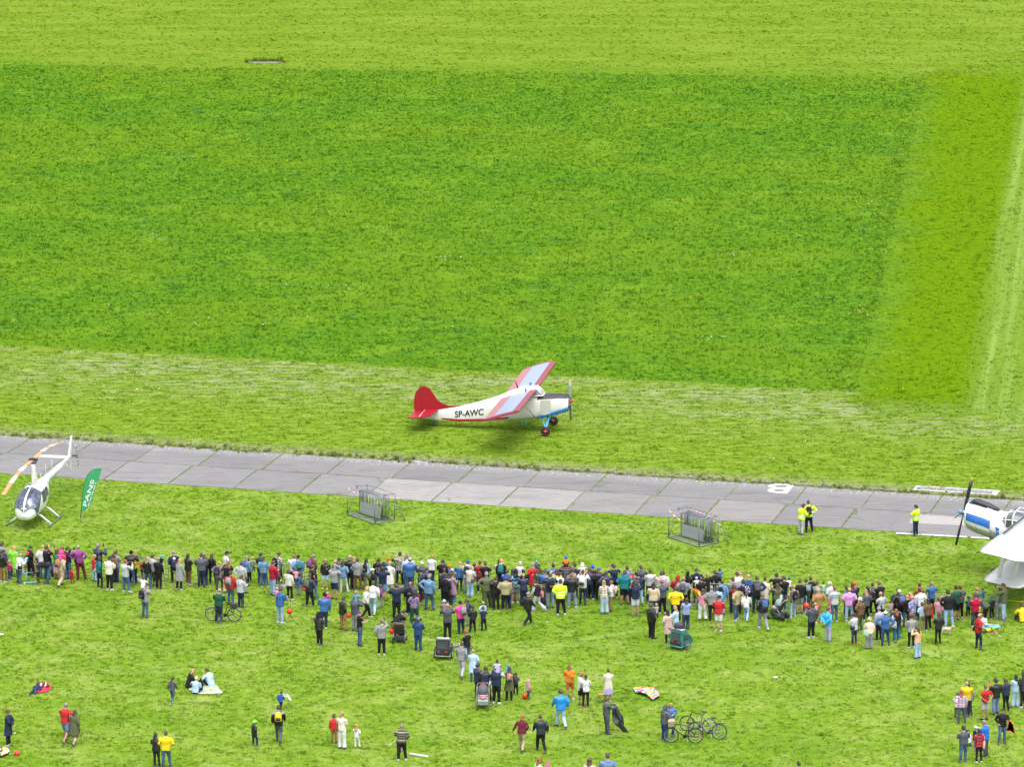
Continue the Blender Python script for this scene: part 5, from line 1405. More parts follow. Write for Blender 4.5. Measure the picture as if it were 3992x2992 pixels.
# wings
def wing_pt(f, y, up=0):
    """f chord fraction from the leading edge, y signed span position"""
    k = abs(y) / 6.3; le = -.66; z = 2.36 + .02 * abs(y); ch = 1.95
    return Vector((le - f * ch * .965, y, z - f * ch * .265 + up + .02))
def slab_wing(name, f0, f1, y0, y1, th, m, hump=.05, tip=False):
    b = MB(); n = 6; rs = []
    for y, kk in [(y0, 1), (y1, 1)] if not tip else [(y0, 1), (y0 + (y1 - y0) * .55, .82), (y0 + (y1 - y0) * .88, .55), (y1, .2)]:
        fa, fb = f0, f1
        if tip: mid = .45; fa = mid + (f0 - mid) * kk; fb = mid + (f1 - mid) * (kk ** .5)
        top = [wing_pt(fa + (fb - fa) * i / n, y, hump * math.sin(math.pi * (min(1, (fa + (fb - fa) * i / n) ** .6)))) for i in range(n + 1)]
        bot = [wing_pt(fa + (fb - fa) * i / n, y, hump * math.sin(math.pi * (min(1, (fa + (fb - fa) * i / n) ** .6))) - th) for i in range(n, -1, -1)]
        rs.append(top + bot)
    b.loft(rs, 0, smooth=False); return part(name, b, m, A1)
for s in (-1, 1):
    slab_wing("slat", .0, .165, s * .50, s * 6.05, .09, W_pink, .09)
    slab_wing("wing_panel", .172, .715, s * .32, s * 6.05, .13, W_wing, .09)
    slab_wing("flap", .722, 1.0, s * .50, s * 3.0, .05, W_pink2, .09); slab_wing("aileron", .722, 1.0, s * 3.02, s * 6.05, .05, W_pink2, .09)
    slab_wing("wing_tip", .03, .97, s * 6.06, s * 6.42, .11, W_pink, .08, True)
    part("wing_strut", MB().tube([(-.70, s * .46, .80), wing_pt(.22, s * 2.6, -.1)], .040, 0, 8, .5), W_white, A1)
    part("wing_strut", MB().tube([(-.78, s * .46, .78), wing_pt(.62, s * 2.6, -.1)], .030, 0, 8, .5), W_white, A1)
    part("jury_strut", MB().tube([(-1.0, s * 1.5, 1.52), wing_pt(.30, s * 1.5, -.12)], .018, 0, 6), W_white, A1)
slab_wing("centre_section", .10, .9, -.5, .5, .14, W_white, .10)
part("aerial_mast", MB().tube([(-1.75, 0, 2.34), (-1.92, 0, 2.78)], [.05, .02], 0, 6, .4), W_red, A1)
for s in (-1, 1): part("wing_fence", MB().box((0, 0, 0), (.10, .03, .20)), W_blue, A1, loc=wing_pt(.28, s * .75, .16))
# undercarriage
for s in (-1, 1):
    wl = (0, s * 1.30, .27); air_wheel("wheel", A1, wl, .27, .20, W_red)
    for q in ((-.35, s * .36, .80), (.05, s * .38, .88), (-.10, s * .10, .80)): part("gear_strut", MB().tube([q, (0, s * 1.16, .36)], .032, 0, 8), W_lblue, A1)
    part("gear_brace", MB().tube([(-.30, s * .25, .55), (.02, s * 1.1, .34)], .018, 0, 6), W_lblue, A1)
part("belly_step", MB().tube([(-1.45, -.38, .60), (-1.45, -.42, .40), (-1.20, -.42, .40), (-1.20, -.38, .60)], .014, 0, 6), W_lblue, A1)
air_wheel("tail_wheel", A1, (-6.42, 0, .10), .10, .08, M_steel); part("tail_fork", MB().tube([(-6.40, 0, .36), (-6.42, 0, .12)], .05, 0, 8), W_blue, A1)
# propeller at rest, one blade up and one down
pr = part("propeller", MB().tube([(1.12, 0, 1.72), (1.20, 0, 1.735)], .075, 0, 12), M_steel, A1)
def prop_blade(L, w, tipc=.12):
    b = MB()
    for z0, z1, mi in ((.06, L - tipc, 0), (L - tipc, L, 1)):
        rs = []
        for i in range(5):
            z = z0 + (z1 - z0) * i / 4; f = z / L; ww = w * (.45 + 1.1 * math.sin(math.pi * min(.86, f)) * .55) * (1 if f < .97 else .55); a = math.radians(62 - 40 * f)
            rs.append([Vector((math.cos(a) * c * .22 * ww + math.sin(a) * s_ * ww * .12, math.sin(a) * c * ww, z)) if False else Vector((c * ww * math.cos(a) + .0, c * ww * math.sin(a), z)) + Vector((s_ * .016 * math.sin(a), -s_ * .016 * math.cos(a), 0)) for c, s_ in ((-1, 0), (-.4, 1), (.5, .9), (1, 0), (.4, -1), (-.5, -.9))])
        b.loft(rs, mi)
    return b
M_blade_g = mat("grey_blade", color=(.28, .29, .28), rough=.4)
for k in (0, 1):
    part("blade", prop_blade(1.22, .12), [M_blade_g, M_gold], pr, loc=(1.17, 0, 1.73), rot=(math.radians(8 + 180 * k), 0, 0))
part("spinner", MB().tube([(1.18, 0, 1.735), (1.24, 0, 1.74), (1.30, 0, 1.745), (1.34, 0, 1.75)], [.10, .095, .06, .015], 0, 12), mat("red_spinner", color=(.5, .03, .015), rough=.3), pr)

# --- biplane cut off by the right edge of the photograph
h2 = math.atan2(.385, -.923); p2 = Vector((22.14, 230.2, 0))
A2 = link("biplane", None, loc=p2, rot=(0, 0, h2)); tag(A2, "large white biplane with blue striped cowling and black propeller parked by the taxiway", "aircraft")
# local +X forward; hub above origin
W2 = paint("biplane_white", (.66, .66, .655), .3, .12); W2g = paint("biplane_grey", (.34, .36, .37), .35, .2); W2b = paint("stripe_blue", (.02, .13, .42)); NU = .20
def nu(x, z): return z + x * NU
S2 = [(-.10, 3.48, 2.38, .55), (-.22, 3.58, 2.26, .66), (-.55, 3.62, 2.20, .70), (-1.15, 3.62, 2.16, .71), (-1.45, 3.56, 2.14, .70), (-2.1, 3.60, 2.05, .78), (-3.2, 3.72, 1.98, .88), (-5.0, 3.7, 2.05, .90), (-7.0, 3.6, 2.2, .78), (-9.5, 3.5, 2.8, .45), (-11.6, 3.5, 3.05, .15)]
S2 = [(x, nu(x, zt), nu(x, zb), hw) for x, zt, zb, hw in S2]
b = MB(); b.loft([sect(x, zt, zb, hw, 20, 2.3) for x, zt, zb, hw in S2[3:]], 0)
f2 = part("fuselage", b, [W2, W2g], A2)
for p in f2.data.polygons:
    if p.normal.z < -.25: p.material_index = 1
b = MB(); b.loft([sect(x, zt, zb, hw, 24, 2.1) for x, zt, zb, hw in [(x, zt + .03, zb - .03, hw + .03) for x, zt, zb, hw in S2[:5]]], 0, cap=False)
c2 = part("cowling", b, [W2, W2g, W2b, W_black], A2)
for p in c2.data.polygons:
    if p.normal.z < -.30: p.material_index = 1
    if p.center.x < -.3 and -.10 < p.normal.z < .42: p.material_index = 2
    if p.normal.z > .93 and p.center.x < -.2: p.material_index = 3
b = MB(); b.disc((-.16, 0, nu(-.16, 2.93)), .50, .04, 'X', 0, 20)
for k in range(9): a = k * 2 * math.pi / 9; b.tube([(-.12, .12 * math.cos(a), 2.93 + .12 * math.sin(a)), (-.10, .44 * math.cos(a), 2.93 + .44 * math.sin(a))], .06, 1, 6)
part("engine", b, [W_black, M_steel], A2)
b = MB(); b.rings([((-.35, 0, 3.50), .02, .02), ((-.35, 0, 3.55), .02, .02)], 0, 4); sc2 = MB(); sc2.loft([sect(x, zt, zb, hw, 10, 2) for x, zt, zb, hw in ((-.35, 3.70, 3.48, .16), (-.6, 3.74, 3.45, .20), (-1.2, 3.58, 3.32, .22), (-1.7, 3.35, 3.2, .12))], 0); part("air_intake", sc2, W_black, A2)
oc = MB(); oc.loft([sect(x, zt, zb, hw, 10, 2.2) for x, zt, zb, hw in ((-1.25, 2.02, 1.82, .16), (-1.5, 2.0, 1.62, .24), (-2.2, 1.9, 1.5, .26), (-2.9, 1.8, 1.55, .15))], 0); part("oil_cooler", oc, W2g, A2)
b = MB()
for x_ in (-.75, -1.42, -2.3):
    for a, c in zip(S2, S2[1:]):
        if c[0] <= x_ <= a[0]: f_ = (a[0] - x_) / (a[0] - c[0]); z1, z0_, h_ = (a[i] + (c[i] - a[i]) * f_ for i in (1, 2, 3)); r_ = sect(x_, z1 + .034, z0_ - .034, h_ + .034, 24, 2.1); b.tube(r_ + [r_[0]], .006, 0, 4)
part("panel_seam", b, M_steel, A2)
# cockpit glazing: bulging greenhouse with white frames
gl = MB(); GS = [(-1.95, 3.42, 3.05, .55), (-2.25, 3.72, 2.9, .78), (-2.65, 3.95, 2.85, .94), (-3.3, 4.0, 2.85, .98), (-3.9, 3.95, 2.9, .94)]
gl.loft([sect(x, nu(x, zt), nu(x, zb), hw, 12, 2.8) for x, zt, zb, hw in GS], 0, smooth=False); ck = part("cockpit_glazing", gl, mat("cockpit_glass", color=(.10, .12, .13), rough=.08, spec=.8, noise=.5, nscale=2), A2)
fr = MB(); rr_ = [sect(x, nu(x, zt) + .01, nu(x, zb), hw + .012, 12, 2.8) for x, zt, zb, hw in GS]
for r in rr_: fr.tube(r + [r[0]], .028, 0, 5)
for k in range(0, 12, 2): fr.tube([r[k] for r in rr_], .026, 0, 5)
part("glazing_frame", fr, W2, ck)
def bi_wing(name, z, le, ch, half, y_s, dih, m, th=.30):
    rs = []
    for y, k, dxx in [(0, 1, 0), (half - 1.0, 1, 0), (half - .35, .90, .02), (half - .08, .66, .06), (half, .35, .12)]:
        c_ = ch * k; x0 = le - (ch - c_) * .38; zz = z + y * dih; t_ = th * (k ** .7) * .5; n = 8; r = []
        for i in range(n + 1): f = i / n; r.append(Vector((x0 - f * c_, y_s * y, zz - f * c_ * NU * .72 + t_ * (1.8 * math.sqrt(f) * (1 - f) + .05 * (1 - f)))))
        for i in range(n - 1, 0, -1): f = i / n; r.append(Vector((x0 - f * c_, y_s * y, zz - f * c_ * NU * .72 - t_ * .5 * math.sqrt(f) * (1 - f))))
        rs.append(r)
    b = MB(); b.loft(rs, 0); return part(name, b, m, A2)
# +Y local is the side nearer to the camera after the rotation
for s in (1, -1):
    up = bi_wing("upper_wing", 3.25 if s > 0 else 3.35, -3.15, 2.4, 8.6, s, .020, W2); lo = bi_wing("lower_wing", 1.36, -2.75, 2.0, 6.4, s, .010, W2, .26)
    part("interplane_strut", MB().tube([(-3.4, s * 5.4, 1.45), (-3.7, s * 5.4, 3.2)], .11, 0, 10, .5), W2, A2)
    part("interplane_strut", MB().tube([(-4.1, s * 5.4, 1.4), (-4.5, s * 5.4, 3.1)], .08, 0, 10, .5), W2, A2)
    part("wing_root_slot", MB().box((-3.45, s * 3.4, 3.50), (.10, 3.4, .02)), W_black, A2)
    part("main_gear_leg", MB().tube([(-2.5, s * .8, 1.9), (-2.2, s * 1.55, .55)], .07, 0, 8), W2g, A2)
    air_wheel("main_wheel", A2, (-2.2, s * 1.68, .42), .42, .30, W2g)
air_wheel("tail_wheel", A2, (-10.6, 0, .22), .2, .14, W2g)
part("fin", MB().prism([(-9.9, 1.5), (-10.4, 3.2), (-11.0, 3.7), (-11.8, 3.6), (-12.0, 1.2), (-11.4, .9)], lambda x, z: (x, -.07, z), lambda x, z: (x, .07, z)), W2, A2)
# propeller: four black blades and blue spinner
hub = Vector((.06, 0, 2.96)); pp = part("propeller", MB().tube([(-.06, 0, 2.95), (.22, 0, 2.99)], .13, 0, 12), M_steel, A2)
for k in range(4):
    part("blade", prop_blade(1.78, .10, .09), [mat("black_blade", color=(.018, .02, .028), rough=.35) if k == 0 else bpy.data.materials["black_blade"], M_gold], pp, loc=(.10, 0, 2.97), rot=(math.radians(90 * k + 4), -math.atan(NU), 0))
part("spinner", MB().tube([(.18, 0, 2.985), (.30, 0, 3.0), (.42, 0, 3.02)], [.13, .12, .04], 0, 12), mat("blue_spinner", color=(.08, .28, .55), rough=.3), pp)
# emblem near the cockpit: small blue cross of wings
b = MB()
for a in (45, 135, 225, 315): c, s = math.cos(math.radians(a)), math.sin(math.radians(a)); b.box((-1.95 + .13 * c, .745, 2.40 + .13 * s), (.15, .02, .15), 0); b.ball((-1.95 + .22 * c, .75, 2.40 + .22 * s), (.06, .012, .06), 0, 8, 4)
part("emblem", b, W2b, A2)

# --- helicopter
hh = math.atan2(-.984, -.176); p3 = Vector((-24.29, 239.99, 0)) + Vector((-.176, -.984, 0)) * .2
HE = link("helicopter", None, loc=p3, rot=(0, 0, hh)); tag(HE, "white two-bladed helicopter with orange and white rotor parked nose to the crowd", "helicopter")
HW = paint("gloss_white", (.66, .66, .65), .22, .05, .4)
HS = [(1.76, .92, .66, .12), (1.73, 1.14, .56, .34), (1.62, 1.38, .50, .50), (1.40, 1.56, .46, .585), (.95, 1.78, .47, .63), (.45, 1.92, .45, .64), (-.10, 1.96, .46, .64), (-.6, 1.98, .50, .62), (-1.1, 1.96, .62, .54), (-1.55, 1.90, .86, .42), (-1.95, 1.78, 1.15, .28)]
b = MB(); b.loft([sect(x, zt, zb, hw, 24, 2.4) for x, zt, zb, hw in HS], 0); cab = part("cabin", b, HW, HE)
# windshield panes: offset patches of the hull
def hull(x, ang_):
    for a, c in zip(HS, HS[1:]):
        if c[0] <= x <= a[0]: f = (a[0] - x) / (a[0] - c[0]); zt, zb, hw = (a[i] + (c[i] - a[i]) * f for i in (1, 2, 3)); break
    else: zt, zb, hw = HS[0][1:]
    c_, s_ = math.cos(ang_), math.sin(ang_); p = 2.4
    return Vector((x, math.copysign(abs(c_) ** (2 / p), c_) * hw, (zt + zb) / 2 + math.copysign(abs(s_) ** (2 / p), s_) * (zt - zb) / 2))
def patch(name, us, vs_, fx, m, parent, off=.028):
    """grid patch on the hull; fx(u, v) -> (x, angle)"""
    b = MB(); P_ = []; c0 = Vector((0, 0, 1.2))
    for v in vs_:
        for u in us:
            q = hull(*fx(u, v)); d = (q - Vector((q.x - .35, 0, 1.15))).normalized(); P_.append(q + d * off)
    n = len(us); b.add(P_, [(j * n + i, j * n + i + 1, (j + 1) * n + i + 1, (j + 1) * n + i) for j in range(len(vs_) - 1) for i in range(n - 1)], 0, True)
    return part(name, b, m, parent)
lin = lambda a, c, n: [a + (c - a) * i / (n - 1) for i in range(n)]
HG = mat("windshield_painted_reflections", lambda t, b: t.put(b.inputs['Base Color'], t.ramp(t.noise(t.node('ShaderNodeTexCoord').outputs['Object'], 2.2, 5, .65, dist=1.2), [(.35, (.015, .02, .035)), (.55, (.07, .09, .13)), (.75, (.26, .30, .36))])), rough=.06, spec=.9)  # dark glass; the pale mottling paints cloudy reflections into the pane colour
def wfx(s):
    def f(u, v):
        # u: 0 centre .. 1 side ; v: 0 bottom .. 1 top
        a_top = math.radians(90 - .8 - 49 * u); a_bot = math.radians(90 - 2 - 112 * u)
        a = a_bot + (a_top - a_bot) * v; x = 1.755 - .40 * u * u - v ** 1.25 * (1.36 - .36 * u)
        x = max(min(x, 1.758), .3)
        a = a if s > 0 else math.pi - a
        return x, a
    return f
for s in (1, -1): patch("windshield_pane", lin(.02, 1, 7), lin(0, 1, 9), wfx(s), HG, HE)
def sidefx(s, x0, x1, z0a, z1a):
    def f(u, v):
        x = x0 + (x1 - x0) * u; a = math.radians(z0a + (z1a - z0a) * v); return x, (a if s > 0 else math.pi - a)
    return f
for s in (1, -1):
    patch("door_window", lin(0, 1, 5), lin(0, 1, 4), sidefx(s, .42, -.18, -2, 38), M_dglass, HE); patch("door_window", lin(0, 1, 4), lin(0, 1, 4), sidefx(s, -.26, -.72, 4, 38), M_dglass, HE)
patch("roof_window", lin(0, 1, 3), lin(0, 1, 3), lambda u, v: (.05 - .28 * v, math.radians(112 - 16 * u)), M_dglass, HE)
part("nose_vent", MB().ball((1.77, 0, .70), (.03, .12, .04), 0, 10, 4), mat("vent_grey", color=(.35, .35, .35)), HE)
b = MB(); b.loft([[Vector((x, math.cos(t_) * w, z + math.sin(t_) * w * 2.2 if False else z)) + Vector((math.sin(t_) * l, 0, 0)) for t_ in [2 * math.pi * k / 12 for k in range(12)]] for x, z, w, l in ((-.35, 1.86, .15, .42), (-.28, 2.3, .12, .32), (-.22, 2.75, .10, .24), (-.20, 3.0, .09, .20))], 0); part("mast_fairing", b, HW, HE)
part("mast", MB().tube([(-.20, 0, 2.95), (-.20, 0, 3.22)], .045, 0, 10), M_steel, HE)
b = MB(); b.box((-.20, 0, 3.22), (.16, .44, .12), 0); b.disc((-.20, 0, 3.06), .14, .05, 'Z', 0, 14)
for s in (1, -1): b.tube([(-.08, s * .16, 3.04), (-.05, s * .22, 3.22)], .018, 0, 6)
part("rotor_hub", b, W_black, HE)
# tail boom
b = MB(); b.tube([(-1.55, 0, 1.62), (-2.4, 0, 1.63), (-4.4, 0, 1.66), (-6.35, 0, 1.70)], [.26, .20, .155, .11], 0, 14); part("tail_boom", b, HW, HE)
part("fin", MB().prism([(-6.05, 1.72), (-6.60, 2.72), (-6.74, 2.72), (-6.50, 1.72)], lambda x, z: (x, -.03, z), lambda x, z: (x, .03, z)), HW, HE)
part("lower_fin", MB().prism([(-6.0, 1.65), (-6.32, .98), (-6.46, .98), (-6.42, 1.65)], lambda x, z: (x, -.03, z), lambda x, z: (x, .03, z)), HW, HE)
part("stabiliser", MB().prism([(-5.88, .05), (-5.92, 1.55), (-6.20, 1.55), (-6.28, .05)], lambda x, y: (x, -y, 1.72), lambda x, y: (x, -y, 1.76)), HW, HE)
tr = part("tail_rotor", MB().tube([(-6.42, 0, 1.72), (-6.42, .34, 1.72)], .035, 0, 8), W_black, HE)
b = MB()
for k in range(6):
    for s in (1, -1): b.box((0, 0, s * (.10 + k * .11)), (.11, .018, .112), k % 2)
part("tail_blade", b, [W_black, HW], tr, loc=(-6.42, .36, 1.72), rot=(0, math.radians(22), 0))
part("tail_guard", MB().tube([(-5.3, .12, 1.62), (-5.6, .25, 1.25), (-6.1, .27, 1.1), (-6.5, .1, 1.1)], .018, 0, 6), HW, HE)
for x, h_ in ((-1.5, .35), (-2.3, .62), (-3.3, .55)): part("antenna", MB().tube([(x, 0, 1.82), (x - .05, 0, 1.85 + h_)], [.022, .008], 0, 6), HW, HE)
# blurred registration on the boom: read as dark letter-like marks
b = MB(); r_ = random.Random(5)
for k in range(6):
    x = -2.35 - k * .26; rad = .205 - (k * .26) * .028
    for q in range(3): zz = (-.08 + q * .07); b.box((x + r_.uniform(-.04, .04), math.sqrt(max(rad * rad - zz * zz, 0)) + .004, 1.64 + zz), (.13 if q != 1 else .05, .012, .028), 0)
part("registration_marks", b, mat("blue_grey_letters", color=(.10, .12, .22)), HE)
for o in [c_ for c_ in HE.children if c_.name.split('.')[0] in ('tail_boom', 'fin', 'lower_fin', 'stabiliser', 'tail_rotor', 'tail_guard', 'antenna', 'registration_marks')]:
    o.location.x = o.location.x * 1.17 + 1.55 * .17; o.scale.x = 1.17
# skids
for s in (1, -1):
    part("skid_tube", MB().tube([(1.20, s * 1.09, .12), (1.0, s * 1.09, .05), (-1.35, s * 1.09, .05), (-1.5, s * 1.09, .08)], .035, 0, 8), mat("skid_grey", color=(.10, .11, .12), rough=.5) if s > 0 else bpy.data.materials["skid_grey"], HE)
    for x in (.55, -.95): part("skid_leg", MB().tube([(x, s * .35, .58), (x, s * .55, .50), (x, s * 1.07, .08)], .042, 0, 8, 1.4), HW, HE)
# main rotor: two striped blades, drooping to the tips
ra = math.atan2(.984, .177) - hh
mr = part("main_rotor", MB().tube([(0, 0, 0), (0, 0, .06)], .10, 0, 12), W_black, HE, loc=(-.20, 0, 3.22), rot=(0, 0, ra))
for s in (1, -1):
    b = MB(); edges = [.35, 1.55, 2.45, 3.20, 4.15, 5.0, 5.55]; cols = [1, 0, 1, 0, 1, 1] if False else ([1, 0, 1, 0, 1, 1] if s > 0 else [1, 0, 1, 0, 1, 1])
    for i in range(6):
        x0, x1 = edges[i], edges[i + 1]; rs = []
        for k in range(4):
            x = x0 + (x1 - x0) * k / 3; z = .02 + .06 * x - .026 * x * x * (1.0 if s < 0 else 1.0); w = .135
            rs.append([Vector((s * x, c * w, z + d)) for c, d in ((-1, 0), (-.5, .018), (.6, .012), (1, 0), (.5, -.012), (-.6, -.014))])
        b.loft(rs, [1, 0, 1, 0, 1, 1][i] if i < 5 else 1, smooth=True)
    part("rotor_blade", b, [HW, M_orange], mr)
# ------------------------------------------------------------------ flag, racks, barriers
def ground(px, py): return G(px, py)
M_green = mat("green_flag_cloth", color=(.025, .27, .105), rough=.6, noise=.05); M_wht = mat("white_print", color=(.62, .62, .60), rough=.7)
fb = G(314, 2022); FL = link("feather_flag", None, loc=fb); tag(FL, "green feather flag printed PANS standing in the grass beside the helicopter", "flag")
def fl(u, v): return Vector((u, -.02 * math.sin(u * 5), v))
k_ = 1 / 77.0
outl = [(4, 22), (7, 60), (12, 100), (20, 145), (30, 172), (46, 186), (62, 194), (88, 196), (84, 182), (66, 130), (58, 110), (44, 58), (28, 38)]
outl = [(x * k_, y * k_ * 1.03) for x, y in outl]
part("banner", MB().prism(outl, lambda x, z: fl(x, z), lambda x, z: fl(x, z) + Vector((0, .012, 0))), M_green, FL)
part("pole", MB().tube([fl(-.02, -.05), fl(.03, .30), fl(.13, 1.3), fl(.24, 1.92), fl(.40, 2.3), fl(.62, 2.54), fl(1.14, 2.62)], [.016, .014, .012, .01, .009, .008, .006], 0, 6), W_black, FL)
tm2 = text_mesh("PANS", 1.0, .02); xs = [v.co.x for v in tm2.vertices]; ys = [v.co.y for v in tm2.vertices]
dirv = Vector((36 * k_, 108 * k_)); d2 = dirv.normalized(); n2_ = Vector((-d2.y, d2.x))
for v in tm2.vertices:
    u = (v.co.x - min(xs)) / (max(xs) - min(xs)) * 1.46; w = ((v.co.y - min(ys)) / (max(ys) - min(ys)) - .5) * .21
    q = Vector((17 * k_, 50 * k_)) + d2 * u + n2_ * w; v.co = fl(q.x, q.y) + Vector((0, -.012, 0))
tm2.materials.append(M_wht); lt = link("lettering", tm2, FL); lt['label'] = "white lettering PANS running up the flag"
b = MB()
for i in range(22):
    u = .08 + i * .062
    if i % 5 == 4: continue
    q = Vector((30 * k_, 44 * k_)) + d2 * u; b.box(fl(q.x, q.y) + Vector((0, -.012, 0)), (.045, .006, .05), 0, Matrix.Rotation(0, 3, 'Y'))
part("small_print", b, M_wht, FL)

M_galv = mat("galvanised_steel", color=(.18, .20, .22), rough=.45, metal=.3, noise=.18, nscale=5)
M_galv2 = mat("galvanised_sheet", color=(.30, .31, .33), rough=.6, metal=.2, noise=.15, nscale=4)
def rwtape(t, b):
    s = t.node('ShaderNodeSeparateXYZ'); t.put(s.inputs[0], t.node('ShaderNodeTexCoord').outputs['Object'])
    t.put(b.inputs['Base Color'], t.mix(t.math('GREATER_THAN', t.math('FRACT', t.math('MULTIPLY', s.outputs[0], 3.3)), .5), (.6, .6, .58), (.55, .04, .03)))
M_tape = mat("red_white_tape", rwtape)
M_ytape = mat("yellow_tape", color=(.55, .42, .03), rough=.5)
def barrier_mesh_parts():
    fr, brs, ft = MB(), MB(), MB()
    fr.tube([(-1.08, 0, .28), (-1.08, 0, .98), (-1.0, 0, 1.06), (1.0, 0, 1.06), (1.08, 0, .98), (1.08, 0, .28), (-1.08, 0, .28)], .019, 0, 6)
    ft.box((-.62, 0, .02), (.09, .60, .04)); ft.tube([(-.62, 0, .03), (-.62, 0, .28)], .02, 0, 6)
    br = MB(); br.tube([(0, 0, .28), (0, 0, 1.06)], .009, 0, 5)
    return fr, br, ft
bf, bbar, bft = (m.mesh("m", [M_galv]) for m in barrier_mesh_parts())
def make_barrier(loc, rz, label, group='steel crowd barriers along the front of the crowd', bars=16):
    r = link("crowd_barrier", None, loc=loc, rot=(0, 0, rz)); tag(r, label, "barrier", group)
    link("frame", bf, r)
    for i in range(bars): link("bar", bbar, r, loc=(-1.08 + 2.16 * (i + 1) / (bars + 1), 0, 0))
    link("foot", bft, r); link("foot", bft, r, loc=(1.24, 0, 0)); return r
def rack(px, py, dx, lab, tapes):
    o = G(px, py); r = link("barrier_rack", None, loc=(o.x, o.y, 0), rot=(0, 0, math.radians(-52))); tag(r, lab, "barrier rack", "steel racks holding folded crowd barriers")
    L, Wd, Hh = 2.35, 1.25, 1.42
    b = MB(); c = [(-L / 2, -Wd / 2), (L / 2, -Wd / 2), (L / 2, Wd / 2), (-L / 2, Wd / 2)]
    for i in range(4): b.tube([(*c[i], .05), (*c[(i + 1) % 4], .05)], .030, 0, 6)
    for i in range(9): x = -L / 2 + L * (i + 1) / 10; b.tube([(x, -Wd / 2, .05), (x, Wd / 2, .05)], .014, 0, 5)
    part("base_frame", b, M_galv, r)
    b = MB()
    for i in range(4): b.tube([(*c[i], .05), (*c[i], Hh)], .026, 0, 6)
    for i in (1, 3): b.tube([(*c[i], Hh), (*c[(i + 1) % 4], Hh)], .022, 0, 6)
    b.tube([(*c[2], Hh), (*c[3], Hh)], .022, 0, 6)
    part("post_frame", b, M_galv, r)
    b = MB()
    for x in (-L / 2, L / 2):
        for y in (-Wd / 2, Wd / 2): b.tube([(x, y, .05), (x, 0, Hh + .02)], .018, 0, 5)
        b.box((x, 0, Hh + .02), (.05, .14, .07))
    b.tube([(L / 2, Wd / 2, .9), (L / 2 + .35, Wd / 2 + .35, .02)], .018, 0, 5); b.tube([(L / 2, Wd / 2, Hh), (L / 2 + .38, Wd / 2 + .38, .02)], .018, 0, 5)
    part("brace", b, M_galv, r)
    rr = random.Random(int(px))
    for k in range(dx):
        y = .02 + k * .095; x0 = rr.uniform(-.06, .06); top = 1.18 + rr.uniform(-.03, .05)
        p_ = link("barrier_panel", None, r, loc=(x0, y, .08)); 
        fr_ = MB(); fr_.tube([(-.98, 0, .1), (-.98, 0, top - .06), (-.92, 0, top), (.92, 0, top), (.98, 0, top - .06), (.98, 0, .1), (-.98, 0, .1)], .019, 0, 5); part("panel_frame", fr_, M_galv, p_)
        bb = MB()
        for i in range(8): bb.tube([(-.9 + i * .257, 0, .1), (-.9 + i * .257, 0, top)], .013, 0, 4)
        q = part("panel_bars", bb, M_galv, p_); q['kind'] = 'stuff'
    for i in range(8): part("steel_plate", MB().box((0, 0, 0), (.205, .012, .62)), M_galv2, r, loc=(-.78 + i * .212, -.03 - .004 * (i % 2), .42), rot=(0, 0, math.radians(rr.uniform(-2, 2))))
    for i, (a, b_) in enumerate(tapes):
        a, b_ = Vector(a), Vector(b_); d = b_ - a; m = MB(); Ln = d.length
        m.tube([(0, 0, 0), (Ln * .25, 0, -.03), (Ln * .5, 0, -.05), (Ln * .75, 0, -.03), (Ln, 0, 0)], .030, 0, 4, .2)
        part("tape", m, M_tape, r, loc=a, rot=d.to_track_quat('X', 'Z').to_euler())
    return r
rack(1447, 2021, 5, "steel rack of folded crowd barriers nearer the helicopter, thin tape along its top", [((-1.17, -.62, 1.44), (-1.17, .62, 1.44)), ((-1.17, .62, 1.44), (1.17, .62, 1.44)), ((1.17, -.3, 1.42), (1.5, .9, 1.25)), ((-1.17, -.6, 1.42), (-.6, -.3, 1.2))])
rack(2703, 2110, 7, "steel rack of folded crowd barriers nearer the marshals, red and white tape hanging", [((-1.17, -.62, 1.44), (-.35, -.35, .95)), ((-1.17, .62, 1.44), (.2, .62, 1.3)), ((.4, .62, 1.44), (1.17, .62, 1.40)), ((.9, .2, 1.42), (1.6, .6, .98))])

def on_line(px, base=2232): return base + (px - 92) * (2404 - 2237) / (3675 - 92) + 4
bl = [(92, "crowd barrier behind the lime raincoat at the crowd's far left"), (262, None), (592, "crowd barrier in front of the person in black sweater with long blond hair"), (1140, "crowd barrier under the person in grey checked shirt with black backpack"), (1545, "crowd barrier beside the white long coat near the camouflage jacket"),
      (2660, "crowd barrier under the person in black hoodie with hood up"), (2795, "crowd barrier in front of the person with blond ponytail in black t-shirt"), (3110, "crowd barrier half hidden behind the tan jacket and grey shorts"), (3640, "crowd barrier in front of the green t-shirts near the biplane")]
for px, lab in bl:
    if not lab: continue
    a, c = G(px - 80, on_line(px - 80)), G(px + 80, on_line(px + 80)); m = (a + c) / 2
    make_barrier(m, math.atan2(c.y - a.y, c.x - a.x), lab, bars=17)
def tape(px0, py0, px1, py1, off, lab, z0=.85, z1=.85):
    a = at_depth(px0, py0, G(px0, on_line(px0)).y); c = at_depth(px1, py1, G(px1, on_line(px1)).y); L = (c - a).length; m = MB()
    m.tube([(0, 0, 0), (L * .3, 0, -.05), (L * .6, 0, -.07), (L, 0, 0)], .028, 0, 4, .25)
    o = part("barrier_tape", m, M_ytape, loc=a, rot=(c - a).to_track_quat('X', 'Z').to_euler()); tag(o, lab, "barrier tape", "yellow tape strung along the crowd line")
tape(335, 2186, 400, 2188, 0, "yellow tape strung between the purple sweater and the navy jacket")
tape(650, 2196, 765, 2203, 0, "yellow tape strung behind the long grey coat")
tape(800, 2206, 1008, 2217, 0, "yellow tape strung behind the denim jacket with a carried child")
tape(3925, 2342, 4060, 2345, 0, "yellow tape strung low under the biplane wing")
